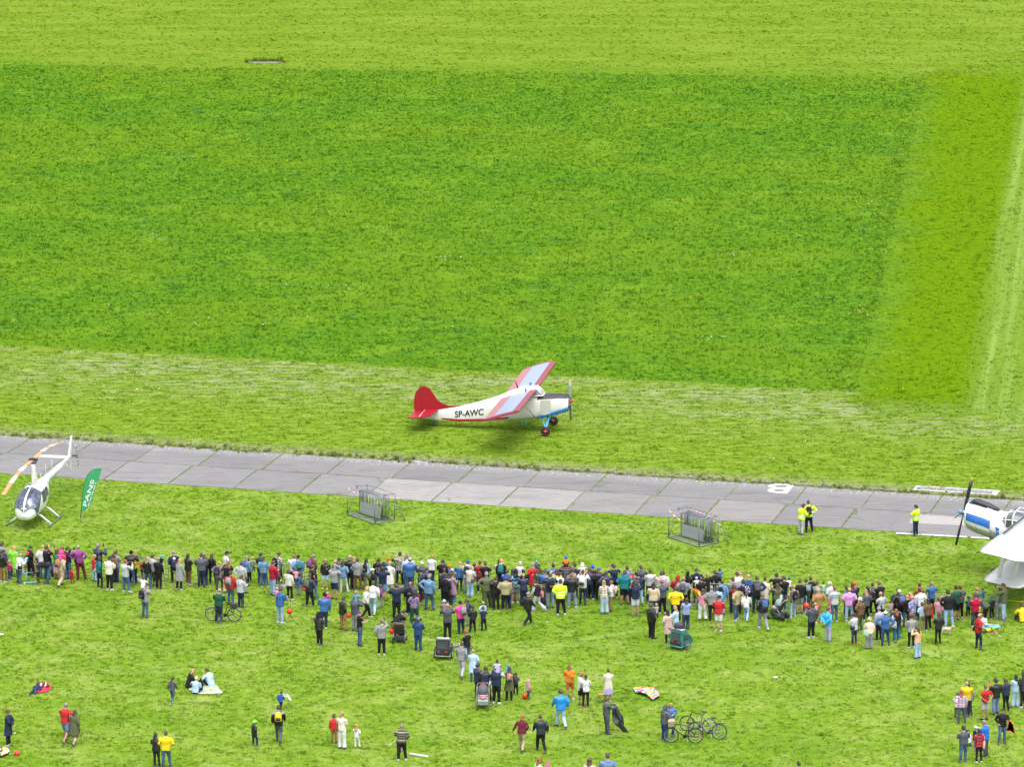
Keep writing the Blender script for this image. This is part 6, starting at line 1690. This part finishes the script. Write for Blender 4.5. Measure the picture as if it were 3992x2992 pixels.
for px, py, lab in ((92, 2237, "flat concrete block holding the barrier behind the white jacket"), (545, 2268, "flat concrete block holding the barrier by the dangling black legs"), (1112, 2290, "flat concrete block holding the barrier beside the yellow bag"), (2686, 2347, "flat concrete block holding the barrier near the orange kite"), (3164, 2383, "flat concrete block holding the barrier behind the dark grey hoodie"), (1587, 2292, "flat concrete block holding the barrier by the red shoes")):
    q = G(px, py); tag(part("concrete_block", MB().box((0, 0, .04), (.85, .42, .09), 0, None, .94), M_pale, loc=q, rot=(0, 0, rp.uniform(-.2, .2))), lab, "concrete block", "concrete blocks under the barriers")

# ------------------------------------------------------------------ balloons
M_ball = mat("red_balloon_rubber", color=(.60, .020, .012), rough=.22, spec=.6, noise=.04); M_ballg = mat("grey_balloon_rubber", color=(.30, .31, .34), rough=.3); M_str = mat("white_stick", color=(.55, .55, .55))
def balloon(px, py, fy, r, lab, m=M_ball, ang_=(0, 0)):
    q = at_depth(px, py, G(px, fy).y); R_ = max(r / px_per_m(q), .09)
    o = link("balloon", None, loc=q); tag(o, lab, "balloon", "balloons carried by children and parents")
    b = MB(); b.ball((0, 0, 0), (R_, R_ * .98, R_ * 1.06), 0, 14, 9); part("skin", b, m, o); part("knot", MB().tube([(0, 0, -R_ * 1.04), (0, 0, -R_ * 1.16)], [.008, .022], 0, 6), m, o)
    d = Vector((math.cos(ang_[0]) * math.cos(ang_[1]), 0, math.sin(ang_[0]))); part("stick", MB().tube([d * R_, d * (R_ + .32)], .006, 0, 5), M_str, o)
    if d.z < .1: o.children[1].rotation_euler = (0, math.atan2(d.x, -d.z) * -1, 0)
    return o
PI = math.pi
for a in ((112, 2161, 2249, 10, "red balloon floating before the person in black coat, far left"), (1128, 2386, 2433, 10.5, "red balloon held low by the person in blue hoodie"), (1187, 2299, 2342, 8, "small red balloon behind the olive backpack"), (1360, 2402, 2461, 9.5, "red balloon held by the bearded person in black jacket and tan trousers"),
          (1528, 2463, 2503, 11, "red balloon beside the black pushchair"), (2460, 2255, 2358, 10, "red balloon between the teal hoodie and the grey cap child"), (3144, 2363, 2491, 11, "red balloon held up beside the carried child in pink"), (3392, 2330, 2402, 9, "red balloon behind the long blond hair and grey jacket"),
          (2045, 2716, 2729, 10.5, "red balloon touching the grass by the child in pink hood"), (66, 2941, 2948, 11.5, "red balloon lying on the grass at the bottom left"), (3862, 2680, 2788, 6, "small red balloon behind the black jacket among the right-hand group")):
    balloon(*a, ang_=((PI, 0) if a[0] in (66, 1360) else (PI / 2, 0)) if a[0] != 112 else (-PI / 2, 0))
balloon(1574, 2421, 2500, 8, "pale grey balloon held over the black pushchair", M_ballg, (-PI / 2, 0))

# ------------------------------------------------------------------ bicycles, pushchairs, trailers, scooter
M_bk = mat("black_enamel", color=(.018, .019, .022), rough=.4); M_chrome = mat("bright_metal", color=(.45, .45, .46), rough=.3, metal=.5); M_seat = mat("saddle", color=(.02, .02, .022), rough=.6)
M_refl = mat("orange_reflector", color=(.7, .22, .02)); M_rl = mat("red_reflector", color=(.5, .02, .02))
_bw = {}
def spoked(r):
    if r in _bw: return _bw[r]
    t_ = MB(); t_.torus((0, 0, 0), r, .021, 'Y', 0, 28, 6); s_ = MB(); s_.torus((0, 0, 0), r - .035, .010, 'Y', 0, 28, 4)
    for k in range(16): a = k * PI / 8; s_.tube([(.02 * math.cos(a + .5), 0, .02 * math.sin(a + .5)), ((r - .03) * math.cos(a), 0, (r - .03) * math.sin(a))], .0022, 0, 3)
    s_.disc((0, 0, 0), .03, .06, 'Y', 0, 8); _bw[r] = (t_.mesh("tyre", [M_rub]), s_.mesh("spokes", [M_chrome])); return _bw[r]
def bicycle(px, py, heading, lab, fc=(.02, .022, .025), lean=6, basket=None, rackbag=False, mud=True, seat_c=None):
    q = G(px, py); o = link("bicycle", None, loc=q); tag(o, lab, "bicycle", "bicycles parked on the grass"); o.rotation_euler = Euler((math.radians(lean), 0, heading), 'XYZ')
    fm = mat("bicycle_paint", color=fc, rough=.35, coat=.2); R_ = .34; fx, rx = .54, -.52
    for x in (rx, fx):
        w = link("wheel", None, o, loc=(x, 0, R_)); ty, sp = spoked(.325); link("tyre", ty, w); link("spokes", sp, w)
    b = MB(); bb, st, hd, hb = (-.06, 0, .28), (-.20, 0, .80), (.33, 0, .86), (.40, 0, .66)
    for p, q_, r in ((bb, st, .017), (st, hd, .018), (bb, hb, .021), (hd, hb, .020)): b.tube([p, q_], r, 0, 7)
    for s in (-1, 1):
        b.tube([bb, (rx, s * .055, R_)], .011, 0, 6); b.tube([(-.185, 0, .74), (rx, s * .055, R_)], .010, 0, 6)
    part("frame", b, fm, o)
    b = MB()
    for s in (-1, 1): b.tube([hb, (.43, s * .05, .60), (fx, s * .055, R_)], .013, 0, 6)
    part("fork", b, fm, o)
    b = MB(); b.tube([hd, (.31, 0, .98)], .014, 0, 6); b.tube([(.22, -.30, 1.03), (.30, -.20, 1.02), (.33, 0, 1.0), (.30, .20, 1.02), (.22, .30, 1.03)], .012, 0, 6); part("handlebar", b, M_bk, o)
    sd_ = MB(); sd_.tube([(-.20, 0, .80), (-.225, 0, .92)], .013, 0, 6); sd_.rings([((-.25, 0, .92), .13, .06), ((-.25, 0, .95), .14, .075), ((-.25, 0, .965), .10, .05)], 0, 10); part("saddle", sd_, M_seat, o)
    c = MB(); c.disc((-.06, -.06, .28), .09, .012, 'Y', 0, 16); c.tube([(-.06, -.08, .28), (.06, -.09, .15)], .010, 0, 5); c.box((.08, -.13, .14), (.09, .09, .025)); c.tube([(-.06, .08, .28), (-.18, .09, .40)], .010, 0, 5); c.box((-.20, .13, .41), (.09, .09, .025)); part("crankset", c, M_bk, o)
    if mud:
        m = MB()
        for x, a0, a1 in ((rx, 20, 165), (fx, 30, 150)):
            pts = [(x + .365 * math.cos(math.radians(a)), 0, R_ + .365 * math.sin(math.radians(a))) for a in range(a0, a1, 18)]; m.tube(pts, .022, 0, 5, .35)
        part("mudguard", m, M_chrome if mud == 'c' else M_bk, o)
        k = MB(); k.tube([(-.25, .05, .72), (-.72, .05, .72), (-.72, -.05, .72), (-.25, -.05, .72)], .009, 0, 5); k.tube([(rx, .06, R_), (-.5, .06, .72)], .007, 0, 5); k.tube([(rx, -.06, R_), (-.5, -.06, .72)], .007, 0, 5); part("luggage_rack", k, M_bk, o)
    if basket: part("basket", MB().box((.52, 0, .92), (.26, .34, .24), 0, None, 1.12), mat("wicker_basket", color=basket, noise=.3, nscale=30, bump=.5), o)
    if rackbag: part("rack_bag", MB().box((-.50, 0, .81), (.34, .20, .18), 0, None, .85), mat("rack_bag_cloth", color=(.025, .027, .03), bump=.4), o)
    part("rear_light", MB().box((-.86 if mud else -.24, 0, .66 if mud else .85), (.03, .06, .05)), M_rl, o); part("side_stand", MB().tube([(-.15, .03, .28), (-.22, .20, .0)], .009, 0, 5), M_chrome, o)
    if seat_c: part("reflector", MB().disc((rx - .18, -.01, R_), .04, .02, 'Y', 0, 8), M_refl, o)
    return o
bicycle(872, 2424, math.radians(180 - 8), "black bicycle leaning behind the person in dark green sweater", lean=-4, rackbag=True, mud='c')
bicycle(2664, 2899, math.radians(175), "dark bicycle with a front basket beside the hooded person, nearest of the three", lean=-5, basket=(.32, .26, .18), seat_c=True)
bicycle(2758, 2882, math.radians(162), "grey bicycle parked rightmost of the three with thick battery frame", fc=(.22, .24, .27), lean=5, rackbag=False)
bicycle(2722, 2858, math.radians(158), "dark bicycle with a white bottle at the handlebar, parked behind the others", lean=4, mud=False)
q = G(1786, 2535); cb = bicycle(1786, 2535, math.radians(150), "white child's bicycle lying on its side beside the black trailer", fc=(.5, .5, .5), lean=84); cb.scale = (.68,) * 3; cb.location.z = .06
def pushchair(px, py, heading, lab, hood=(.03, .03, .035), seat=(.03, .03, .035), trim=(.35, .20, .12), blanket=None, wheel=M_rub, sc=1.0, rim=None):
    o = link("pushchair", None, loc=G(px, py), rot=(0, 0, heading)); o.scale = (sc,) * 3; tag(o, lab, "pushchair", "pushchairs among the crowd")
    # +Y forward
    b = MB()
    for s in (-1, 1):
        b.tube([(s * .26, -.42, .98), (s * .27, -.30, .80), (s * .27, .34, .22)], .016, 0, 6); b.tube([(s * .27, -.10, .56), (s * .28, -.34, .17)], .015, 0, 6); b.tube([(s * .27, .10, .42), (s * .27, -.32, .20)], .012, 0, 6)
    b.tube([(-.26, -.42, .98), (-.2, -.48, 1.02), (.2, -.48, 1.02), (.26, -.42, .98)], .018, 0, 6); part("frame", b, M_steel, o)
    b = MB(); b.tube([(-.2, -.48, 1.02), (.2, -.48, 1.02)], .023, 0, 8); part("handle", b, mat("grip", color=trim, rough=.6), o)
    b = MB(); b.box((0, -.18, .66), (.46, .10, .50), 0, Matrix.Rotation(math.radians(22), 3, 'X'), .9); b.box((0, .05, .45), (.46, .34, .09)); b.box((0, .26, .33), (.44, .07, .22), 0, Matrix.Rotation(math.radians(-20), 3, 'X')); part("seat", b, mat("seat_cloth", color=seat, rough=.8, bump=.5), o)
    b = MB(); rs = []
    for i in range(6):
        a = math.radians(-5 + i * 24); rs.append([Vector((.25 * math.cos(t_), -.17 + .30 * math.sin(a) * math.sin(t_) - (.10 if i < 2 else 0), .76 + .30 * math.cos(a) * math.sin(t_))) for t_ in [PI * k / 8 for k in range(9)]])
    b.loft(rs, 0, cap=False, closed=False); part("hood", b, mat("hood_cloth", color=hood, rough=.7, bump=.5), o)
    part("bumper_bar", MB().tube([(-.23, .02, .60), (-.20, .26, .62), (.20, .26, .62), (.23, .02, .60)], .016, 0, 6), mat("bar_trim", color=trim, rough=.6), o)
    part("basket", MB().box((0, -.08, .24), (.40, .46, .16), 0, None, 1.1), mat("basket_cloth", color=(.04, .045, .06), noise=.5, nscale=9, bump=.5), o)
    for x, y, r in ((-.27, -.36, .15), (.27, -.36, .15), (-.24, .36, .10), (.24, .36, .10)):
        w = part("wheel", MB().disc((0, 0, 0), r * .62, .03, 'X', 0, 14), rim or M_bk, o, loc=(x, y, r)); part("tyre", MB().torus((0, 0, 0), r * .82, r * .18, 'X', 0, 18, 6), wheel, w)
    if blanket: part("blanket", MB().ball((0, .08, .55), (.19, .22, .10), 0, 12, 6), mat("baby_blanket", color=blanket, bump=.5), o)
    return o
pushchair(1560, 2504, math.radians(-10), "black pushchair with brown handle behind the person bending over it")
pushchair(1883, 2764, math.radians(180), "grey and white pushchair with pink blanket, facing the camera", hood=(.07, .075, .085), seat=(.34, .34, .36), trim=(.40, .08, .06), blanket=(.52, .25, .27))
pushchair(3031, 2416, math.radians(62), "dark three-quarter view pushchair with mint trimmed hood and red bumper bar", hood=(.20, .28, .25), seat=(.03, .035, .05), trim=(.42, .10, .06), blanket=(.35, .38, .42))
pushchair(3492, 2460, math.radians(-5), "black pushchair in front of the person in bright blue trousers")
pushchair(2118, 2352, math.radians(-30), "dark pushchair with brown cloth beside the pink bag", seat=(.22, .12, .05))
pushchair(283, 2868, math.radians(-6), "brown pushchair pushed by the couple in red t-shirt and olive coat", hood=(.10, .05, .04), seat=(.12, .07, .05), trim=(.10, .35, .38))
def trailer(px, py, heading, lab, body, trim, top_items=False):
    o = link("bike_trailer", None, loc=G(px, py), rot=(0, 0, heading)); tag(o, lab, "bike trailer")
    b = MB(); pr_ = [(-.42, .22), (-.46, .50), (-.40, .92), (-.12, .96), (.30, .62), (.52, .34), (.50, .22)]
    b.prism(pr_, lambda y, z: (-.31, y, z), lambda y, z: (.31, y, z)); part("body", b, mat("trailer_cloth", color=body, rough=.7, bump=.4), o)
    part("rear_window", MB().box((0, -.445, .70), (.48, .02, .34), 0, Matrix.Rotation(math.radians(-6), 3, 'X')), M_dglass, o); part("rear_panel", MB().box((0, -.455, .38), (.54, .03, .24)), mat("panel_black", color=(.02, .02, .025), rough=.7), o)
    for s in (-1, 1):
        part("side_window", MB().prism([(-.30, .48), (-.26, .84), (-.10, .86), (.26, .58), (.30, .44)], lambda y, z: (s * .318, y, z), lambda y, z: (s * .312, y, z)), M_dglass, o); part("reflector", MB().box((s * .17, -.478, .42), (.10, .01, .07)), M_rl, o)
        w = link("wheel", None, o, loc=(s * .40, -.08, .25), rot=(0, 0, PI / 2)); ty, sp = spoked(.235); link("tyre", ty, w); link("spokes", sp, w)
    b = MB(); b.tube([(-.36, -.50, .20), (.36, -.50, .20)], .020, 0, 6)
    for s in (-1, 1): b.tube([(s * .33, -.5, .2), (s * .33, .5, .2)], .016, 0, 6); b.tube([(s * .33, -.42, .9), (s * .33, .3, .6), (s * .33, .52, .25)], .014, 0, 6)
    part("frame", b, mat("trailer_frame", color=trim, rough=.4), o)
    b = MB(); b.tube([(-.30, -.42, .92), (-.30, -.62, 1.06), (.30, -.62, 1.06), (.30, -.42, .92)], .016, 0, 6); part("push_bar", b, M_bk, o)
    part("roof_flap", MB().box((0, -.25, .975), (.60, .30, .03)), mat("roof_flap_grey", color=(.36, .36, .36)), o)
    return o
trailer(1731, 2566, math.radians(-8), "black two-wheeled bicycle trailer with white roof edge seen from behind", (.025, .027, .03), (.30, .30, .31))
t2 = trailer(2655, 2530, math.radians(-35), "turquoise and grey bicycle trailer with a dark bag on top", (.012, .17, .18), (.04, .30, .32))
rb = part("travel_bag", MB().rings([((0, 0, 0), .22, .12), ((0, 0, .06), .24, .15), ((0, 0, .22), .22, .13), ((0, 0, .27), .15, .08)], 0, 12, power=3), mat("dark_bag_cloth", color=(.03, .02, .05), noise=.5, nscale=9), loc=Vector(t2.location) + Vector((-.10, -.12, .99))); tag(rb, "dark patterned bag lying on top of the turquoise bicycle trailer", "bag")
# scooter
so = link("kick_scooter", None, loc=G(119, 2278), rot=(0, 0, math.radians(10))); tag(so, "turquoise child's kick scooter standing in front of the red balloon", "scooter")
TQ = mat("turquoise_plastic", color=(.10, .45, .47), rough=.4)
part("deck", MB().box((0, 0, .07), (.52, .12, .035)), TQ, so); part("stem", MB().tube([(-.24, 0, .06), (-.19, 0, .55)], .020, 0, 8), TQ, so); part("handlebar", MB().tube([(-.30, -.14, .54), (-.19, 0, .56), (.16, .10, .53)], .018, 0, 8), TQ, so)
for x in (-.28, .26): part("wheel", MB().torus((x, 0, .05), .035, .018, 'Y', 0, 14, 6), M_wht, so)
part("toy_head", MB().ball((-.24, 0, .62), (.05, .05, .06), 0, 8, 5), mat("toy_dark", color=(.10, .06, .05)), so)

# ------------------------------------------------------------------ kites, blankets, toys, litter, dog
def stripes(cols, axis, sc, wob=.4):
    def f(t, b):
        tc = t.node('ShaderNodeTexCoord').outputs['Object']; s = t.node('ShaderNodeSeparateXYZ'); t.put(s.inputs[0], tc); v = t.math('FRACT', t.math('ADD', t.math('MULTIPLY', s.outputs[axis], sc), t.math('MULTIPLY', t.noise(tc, 2.5, 2), wob)))
        r = t.node('ShaderNodeValToRGB'); r.color_ramp.interpolation = 'CONSTANT'; e = r.color_ramp.elements
        while len(e) < len(cols): e.new(.5)
        for i, c in enumerate(cols): e[i].position = i / len(cols); e[i].color = (*c, 1)
        t.put(r.inputs[0], v); t.put(b.inputs['Base Color'], r.outputs[0])
    return f
RAIN = [(.55, .03, .03), (.65, .25, .02), (.62, .52, .03), (.10, .45, .10), (.10, .35, .55), (.25, .08, .40), (.55, .55, .58)]
M_rain = mat("rainbow_kite_cloth", stripes(RAIN, 1, 1.6), rough=.5); M_rainz = mat("rainbow_streamer_cloth", stripes(RAIN, 2, 2.6, .9), rough=.5); M_ok = mat("orange_lime_kite_cloth", stripes([(.62, .16, .02), (.38, .60, .10), (.45, .62, .25), (.30, .5, .05)], 0, 1.3, 1.2), rough=.5); M_oedge = mat("kite_orange_edge", color=(.65, .14, .02))
def sheet3(name, pts, m, loc, lab, cat, crumple=.03, th=.01, sub=6, edge=None, seed=1, group=None, parent=None, rot=None):
    """cloth outline given as local 3D points, filled as a fan of strips with crumples"""
    r_ = random.Random(seed); c = sum((Vector(p) for p in pts), Vector()) / len(pts); n = len(pts); mb = MB(); grid = []
    for k in range(sub + 1):
        f = k / sub; ring = []
        for i in range(n):
            for h in (0, .5):
                p = Vector(pts[i]).lerp(Vector(pts[(i + 1) % n]), h); q = c.lerp(p, max(f, .02)); ring.append(q + Vector((0, 0, r_.uniform(-crumple, crumple) if 0 < f < 1 else 0)))
        grid.append(ring)
    for side in (0, 1):
        off = Vector((0, 0, -th * side)); N = len(grid[0]); mb.add([p + off for g_ in grid for p in g_], [(a * N + i, a * N + (i + 1) % N, (a + 1) * N + (i + 1) % N, (a + 1) * N + i) for a in range(sub) for i in range(N)], 0, True)
    o = link(name, None, loc=loc) if edge else part(name, mb, m, loc=loc)
    if edge:
        part("sail", mb, m, o); e = MB(); e.tube([Vector(p) for p in pts] + [Vector(pts[0])], .022, 0, 5); part("trim", e, edge, o)
    if rot: o.rotation_euler = rot
    tag(o, lab, cat, group); return o
kq = lambda px, py, fy: at_depth(px, py, G(px, fy).y)
kb_ = kq(2740, 2360, 2420)
def pix_sheet(name, pix, fy, m, lab, cat, slope=0, **kw):
    Y0 = G(pix[0][0], fy).y; P_ = [at_depth(x, y, Y0 + slope * (i % 3)) for i, (x, y) in enumerate(pix)]; c = sum(P_, Vector()) / len(P_)
    return sheet3(name, [p - c for p in P_], m, c, lab, cat, **kw)
pix_sheet("kite", [(2700, 2297), (2722, 2303), (2742, 2322), (2762, 2340), (2781, 2372), (2782, 2376), (2752, 2360), (2725, 2340), (2712, 2322)], 2424, M_ok, "orange and lime kite held slanting by the person in white trousers", "kite", slope=.12, edge=M_oedge, crumple=.02, group="kites in the crowd")
pix_sheet("kite", [(3826, 2428), (3850, 2434), (3900, 2438), (3900, 2450), (3880, 2450), (3902, 2458), (3870, 2456), (3880, 2472), (3862, 2472), (3848, 2462), (3838, 2448)], 2534, M_rainz, "rainbow striped kite held out by the person in red hoodie", "kite", slope=.1, crumple=.03, group="kites in the crowd")
tl = MB(); tp = [kq(x, y, 2532) for x, y in ((3878, 2460), (3890, 2475), (3899, 2485), (3904, 2500), (3909, 2512))]; tl.tube(tp, [.05, .035, .05, .03, .05], 0, 6, .4); tag(part("kite_tail", tl, M_rainz), "rainbow tail hanging from the kite of the person in red hoodie", "kite tail")
pix_sheet("kite", [(3900, 2851), (3926, 2843), (3932, 2816), (3940, 2812), (3950, 2828), (3956, 2862), (3940, 2854), (3920, 2852), (3904, 2856)], 2900, M_ok, "orange and lime kite held low by the person in black sweater facing the camera", "kite", edge=M_oedge, crumple=.02, group="kites in the crowd")
g1 = [G(x, y, .05) for x, y in ((2467, 2686), (2500, 2691), (2545, 2692), (2566, 2702), (2572, 2722), (2560, 2730), (2545, 2734), (2520, 2718), (2490, 2708), (2478, 2706))]; c = sum(g1, Vector()) / len(g1)
sheet3("kite", [p - c + Vector((0, 0, .04 + .10 * abs(math.sin(i * 2.1)))) for i, p in enumerate(g1)], M_rain, c, "rainbow striped kite lying crumpled on the grass behind the bicycles", "kite", crumple=.07, group="kites in the crowd")
g1 = [G(x, y, .05) for x, y in ((-20, 2924), (14, 2922), (30, 2926), (38, 2932), (34, 2944), (10, 2954), (-20, 2956))]; c = sum(g1, Vector()) / len(g1)
sheet3("kite", [p - c + Vector((0, 0, .10 * abs(math.sin(i * 2.1)))) for i, p in enumerate(g1)], mat("tiger_kite_cloth", stripes([(.62, .25, .02), (.55, .54, .5), (.05, .05, .06), (.6, .35, .05), (.5, .5, .48)], 0, 2.2, 1.5)), c, "orange, white and black kite lying on the grass at the bottom left", "kite", crumple=.06, group="kites in the crowd")
g1 = [G(x, y, .04) for x, y in ((130, 2698), (150, 2668), (200, 2672), (200, 2684), (188, 2696), (165, 2703))]; c = sum(g1, Vector()) / len(g1)
sheet3("blanket", [p - c for p in g1], mat("crimson_blanket_cloth", color=(.45, .015, .05), bump=.6), c, "crimson blanket on the grass beside the child lying face down", "blanket", crumple=.03)
rs_ = part("rucksack", MB().rings([((0, 0, 0), .22, .14), ((0, 0, .08), .24, .16), ((0, 0, .2), .18, .12), ((0, 0, .26), .08, .06)], 0, 10, power=3), mat("maroon_white_bag", stripes([(.14, .01, .03), (.5, .45, .45), (.2, .02, .05), (.03, .01, .02)], 0, 4, 2), rough=.7), loc=G(172, 2684)); tag(rs_, "maroon and white rucksack standing on the crimson blanket", "bag")
g1 = [G(x, y, .04) for x, y in ((735, 2692), (742, 2676), (845, 2672), (856, 2690), (838, 2708), (775, 2708))]; c = sum(g1, Vector()) / len(g1)
sheet3("picnic_blanket", [p - c for p in g1], mat("picnic_cloth", blotch([(.30, .40, .28), (.20, .38, .20), (.42, .42, .34), (.50, .20, .05)], 6)), c, "pale green flowered picnic blanket under three seated people", "blanket", crumple=.02)
wb = part("carrier_bag", MB().rings([((0, 0, 0), .17, .12), ((.01, 0, .06), .18, .13), ((-.02, 0, .16), .10, .07), ((-.04, 0, .22), .04, .03)], 0, 9), mat("white_plastic", color=(.55, .55, .58), bump=.8, nscale=20), loc=G(852, 2706)); tag(wb, "white plastic carrier bag at the corner of the picnic blanket", "carrier bag")
# dark blanket being shaken out
pix_sheet("dark_blanket", [(2394, 2746), (2404, 2752), (2418, 2780), (2430, 2800), (2434, 2838), (2448, 2856), (2458, 2866), (2440, 2864), (2414, 2838), (2400, 2828), (2388, 2812), (2386, 2780)], 2862, mat("charcoal_blanket_cloth", color=(.035, .042, .045), bump=1, nscale=5, noise=.4), "charcoal blanket held up by the person in dark grey sweater and trousers", "blanket", slope=.15, crumple=.05, th=.04)
# folding stool
fs = link("folding_stool", None, loc=G(2347, 2744), rot=(0, 0, .3)); tag(fs, "light wooden folding stool beside the bare legs of the off-white coat", "stool"); WD = mat("light_wood", color=(.33, .19, .08), noise=.2, nscale=12)
part("seat", MB().box((0, 0, .42), (.38, .26, .03)), WD, fs)
for x in (-.14, .14):
    part("leg", MB().tube([(x, -.14, 0), (x * .8, .10, .41)], .014, 0, 6), WD, fs); part("leg", MB().tube([(x * .7, .14, 0), (x * .9, -.10, .41)], .014, 0, 6), WD, fs)
# foam glider, toy glider, kite roll, white strip, kite reel, litter, dog
def glider(q, rot, c1, c2, lab, s=1):
    o = link("toy_glider", None, loc=q, rot=rot); o.scale = (s,) * 3; tag(o, lab, "toy plane"); m1, m2 = mat("foam_a", color=c1), mat("foam_b", color=c2)
    part("body", MB().tube([(-.25, 0, 0), (0, 0, .01), (.22, 0, 0)], [.015, .035, .015], 0, 8), m1, o); part("wing", MB().box((.03, 0, .03), (.12, .56, .012)), m2, o); part("tailplane", MB().box((-.22, 0, .01), (.07, .20, .01)), m2, o); part("fin", MB().box((-.23, 0, .05), (.07, .01, .09)), m2, o)
glider(kq(1122, 2722, 2770), (.3, .5, .5), (.5, .5, .48), (.52, .54, .56), "pale foam glider held up by the running child in bright blue puffer jacket")
glider(kq(98, 2185, 2268), (.3, .2, -.2), (.05, .15, .5), (.10, .45, .50), "blue and turquoise toy glider held by the person in white jacket", .8)
tag(part("kite_roll", MB().tube([kq(1506, 2920, 2960), kq(1546, 2887, 2960)], [.02, .035], 0, 8), mat("kite_roll_cloth", stripes([(.6, .15, .02), (.55, .55, .5), (.6, .5, .05), (.1, .4, .5)], 0, 5, 1))), "rolled colourful kite held downwards by the person in brown striped sweater", "kite")
tag(part("white_strip", MB().box((0, 0, .05), (.86, .10, .05)), M_wht, loc=G(1633, 2951), rot=(0, .03, math.radians(-24))), "long white plastic strip lying on the grass near the striped sweater", "plastic strip")
tag(part("bucket", MB().tube([(0, 0, .02), (0, 0, .17)], [.06, .075], 0, 12), mat("purple_plastic", color=(.25, .03, .45)), loc=G(1560, 2934)), "small purple bucket seen between the legs of the striped sweater", "bucket")
for x, y, s, lab in ((3024, 2646, .13, "white crumpled litter alone on the open lawn at right"), (4, 2477, .16, "flat white paper at the far left edge of the lawn"), (58, 2864, .06, "small white paper scrap near the long navy coat"), (2133, 2430, .05, "tiny white scrap on the lawn in front of the crowd")):
    tag(part("litter", MB().ball((0, 0, .03), (s, s * .7, .035), 0, 8, 4), mat("paper_white", color=(.55, .53, .50), bump=1) if x == 3024 else bpy.data.materials["paper_white"], loc=G(x, y)), lab, "litter", "scraps of litter on the lawn")
dg = link("dog", None, loc=G(3690, 2478), rot=(0, 0, math.radians(-20))); tag(dg, "small cream dog standing behind the person with long maroon hair", "dog"); DM = mat("cream_fur", color=(.42, .34, .25), bump=.8, nscale=25)
b = MB(); b.tube([(-.22, 0, .27), (-.10, 0, .29), (.08, 0, .28), (.20, 0, .32)], [.08, .10, .115, .085], 0, 10); b.tube([(.18, 0, .33), (.27, 0, .42)], [.07, .055], 0, 8); b.ball((.30, 0, .45), (.075, .06, .06), 0, 10, 6); b.tube([(.34, 0, .44), (.41, 0, .42)], [.035, .022], 0, 8)
for s in (-1, 1):
    b.tube([(.14, s * .06, .24), (.15, s * .06, .12), (.14, s * .06, .0)], [.038, .026, .022], 0, 7); b.tube([(-.18, s * .06, .26), (-.13, s * .06, .17), (-.21, s * .06, .10), (-.18, s * .06, .0)], [.055, .04, .024, .022], 0, 7); b.ball((.27, s * .05, .49), (.025, .012, .035), 0, 6, 4)
b.tube([(-.24, 0, .30), (-.33, 0, .38), (-.36, 0, .46)], [.022, .02, .012], 0, 6); link("body", remesh(b, "dog", [DM], .016), dg)
# pink paper plane tip at the bottom edge, camera and phones of photographers
tag(part("pink_wing", MB().prism([(0, 0), (.16, .30), (.22, .34), (.20, .12), (.12, -.05)], lambda x, z: (x, 0, z), lambda x, z: (x, .03, z)), mat("pink_foam", color=(.55, .15, .30)), loc=kq(2124, 2990, 3075) ), "pink foam wing held by the red-haired person at the bottom edge", "toy plane")
n_ph = 0
for d in PEOPLE:
    if d['pose'] in ('photo', 'photo2', 'hand') and not d['child']:
        j = d['j']; W = d['obj'].matrix_basis; m = (j['wr', -1] + j['wr', 1]) / 2 if d['pose'] != 'hand' else j['wr', 1]
        o = part("camera" if n_ph % 2 else "smartphone", MB().box((0, 0, 0), (.13, .07, .09) if n_ph % 2 else (.075, .010, .15)), M_bk); o.location = W @ (m + Vector((0, .06, .08))); o.rotation_euler = (0, 0, d['yaw'])
        lb_ = ("black %s held up by %s, %s" % ("camera" if n_ph % 2 else "smartphone", desc(d, True), hair_phrase(d['hair']))); tag(o, lb_, "camera" if n_ph % 2 else "smartphone", "cameras and phones held up by spectators"); n_ph += 1
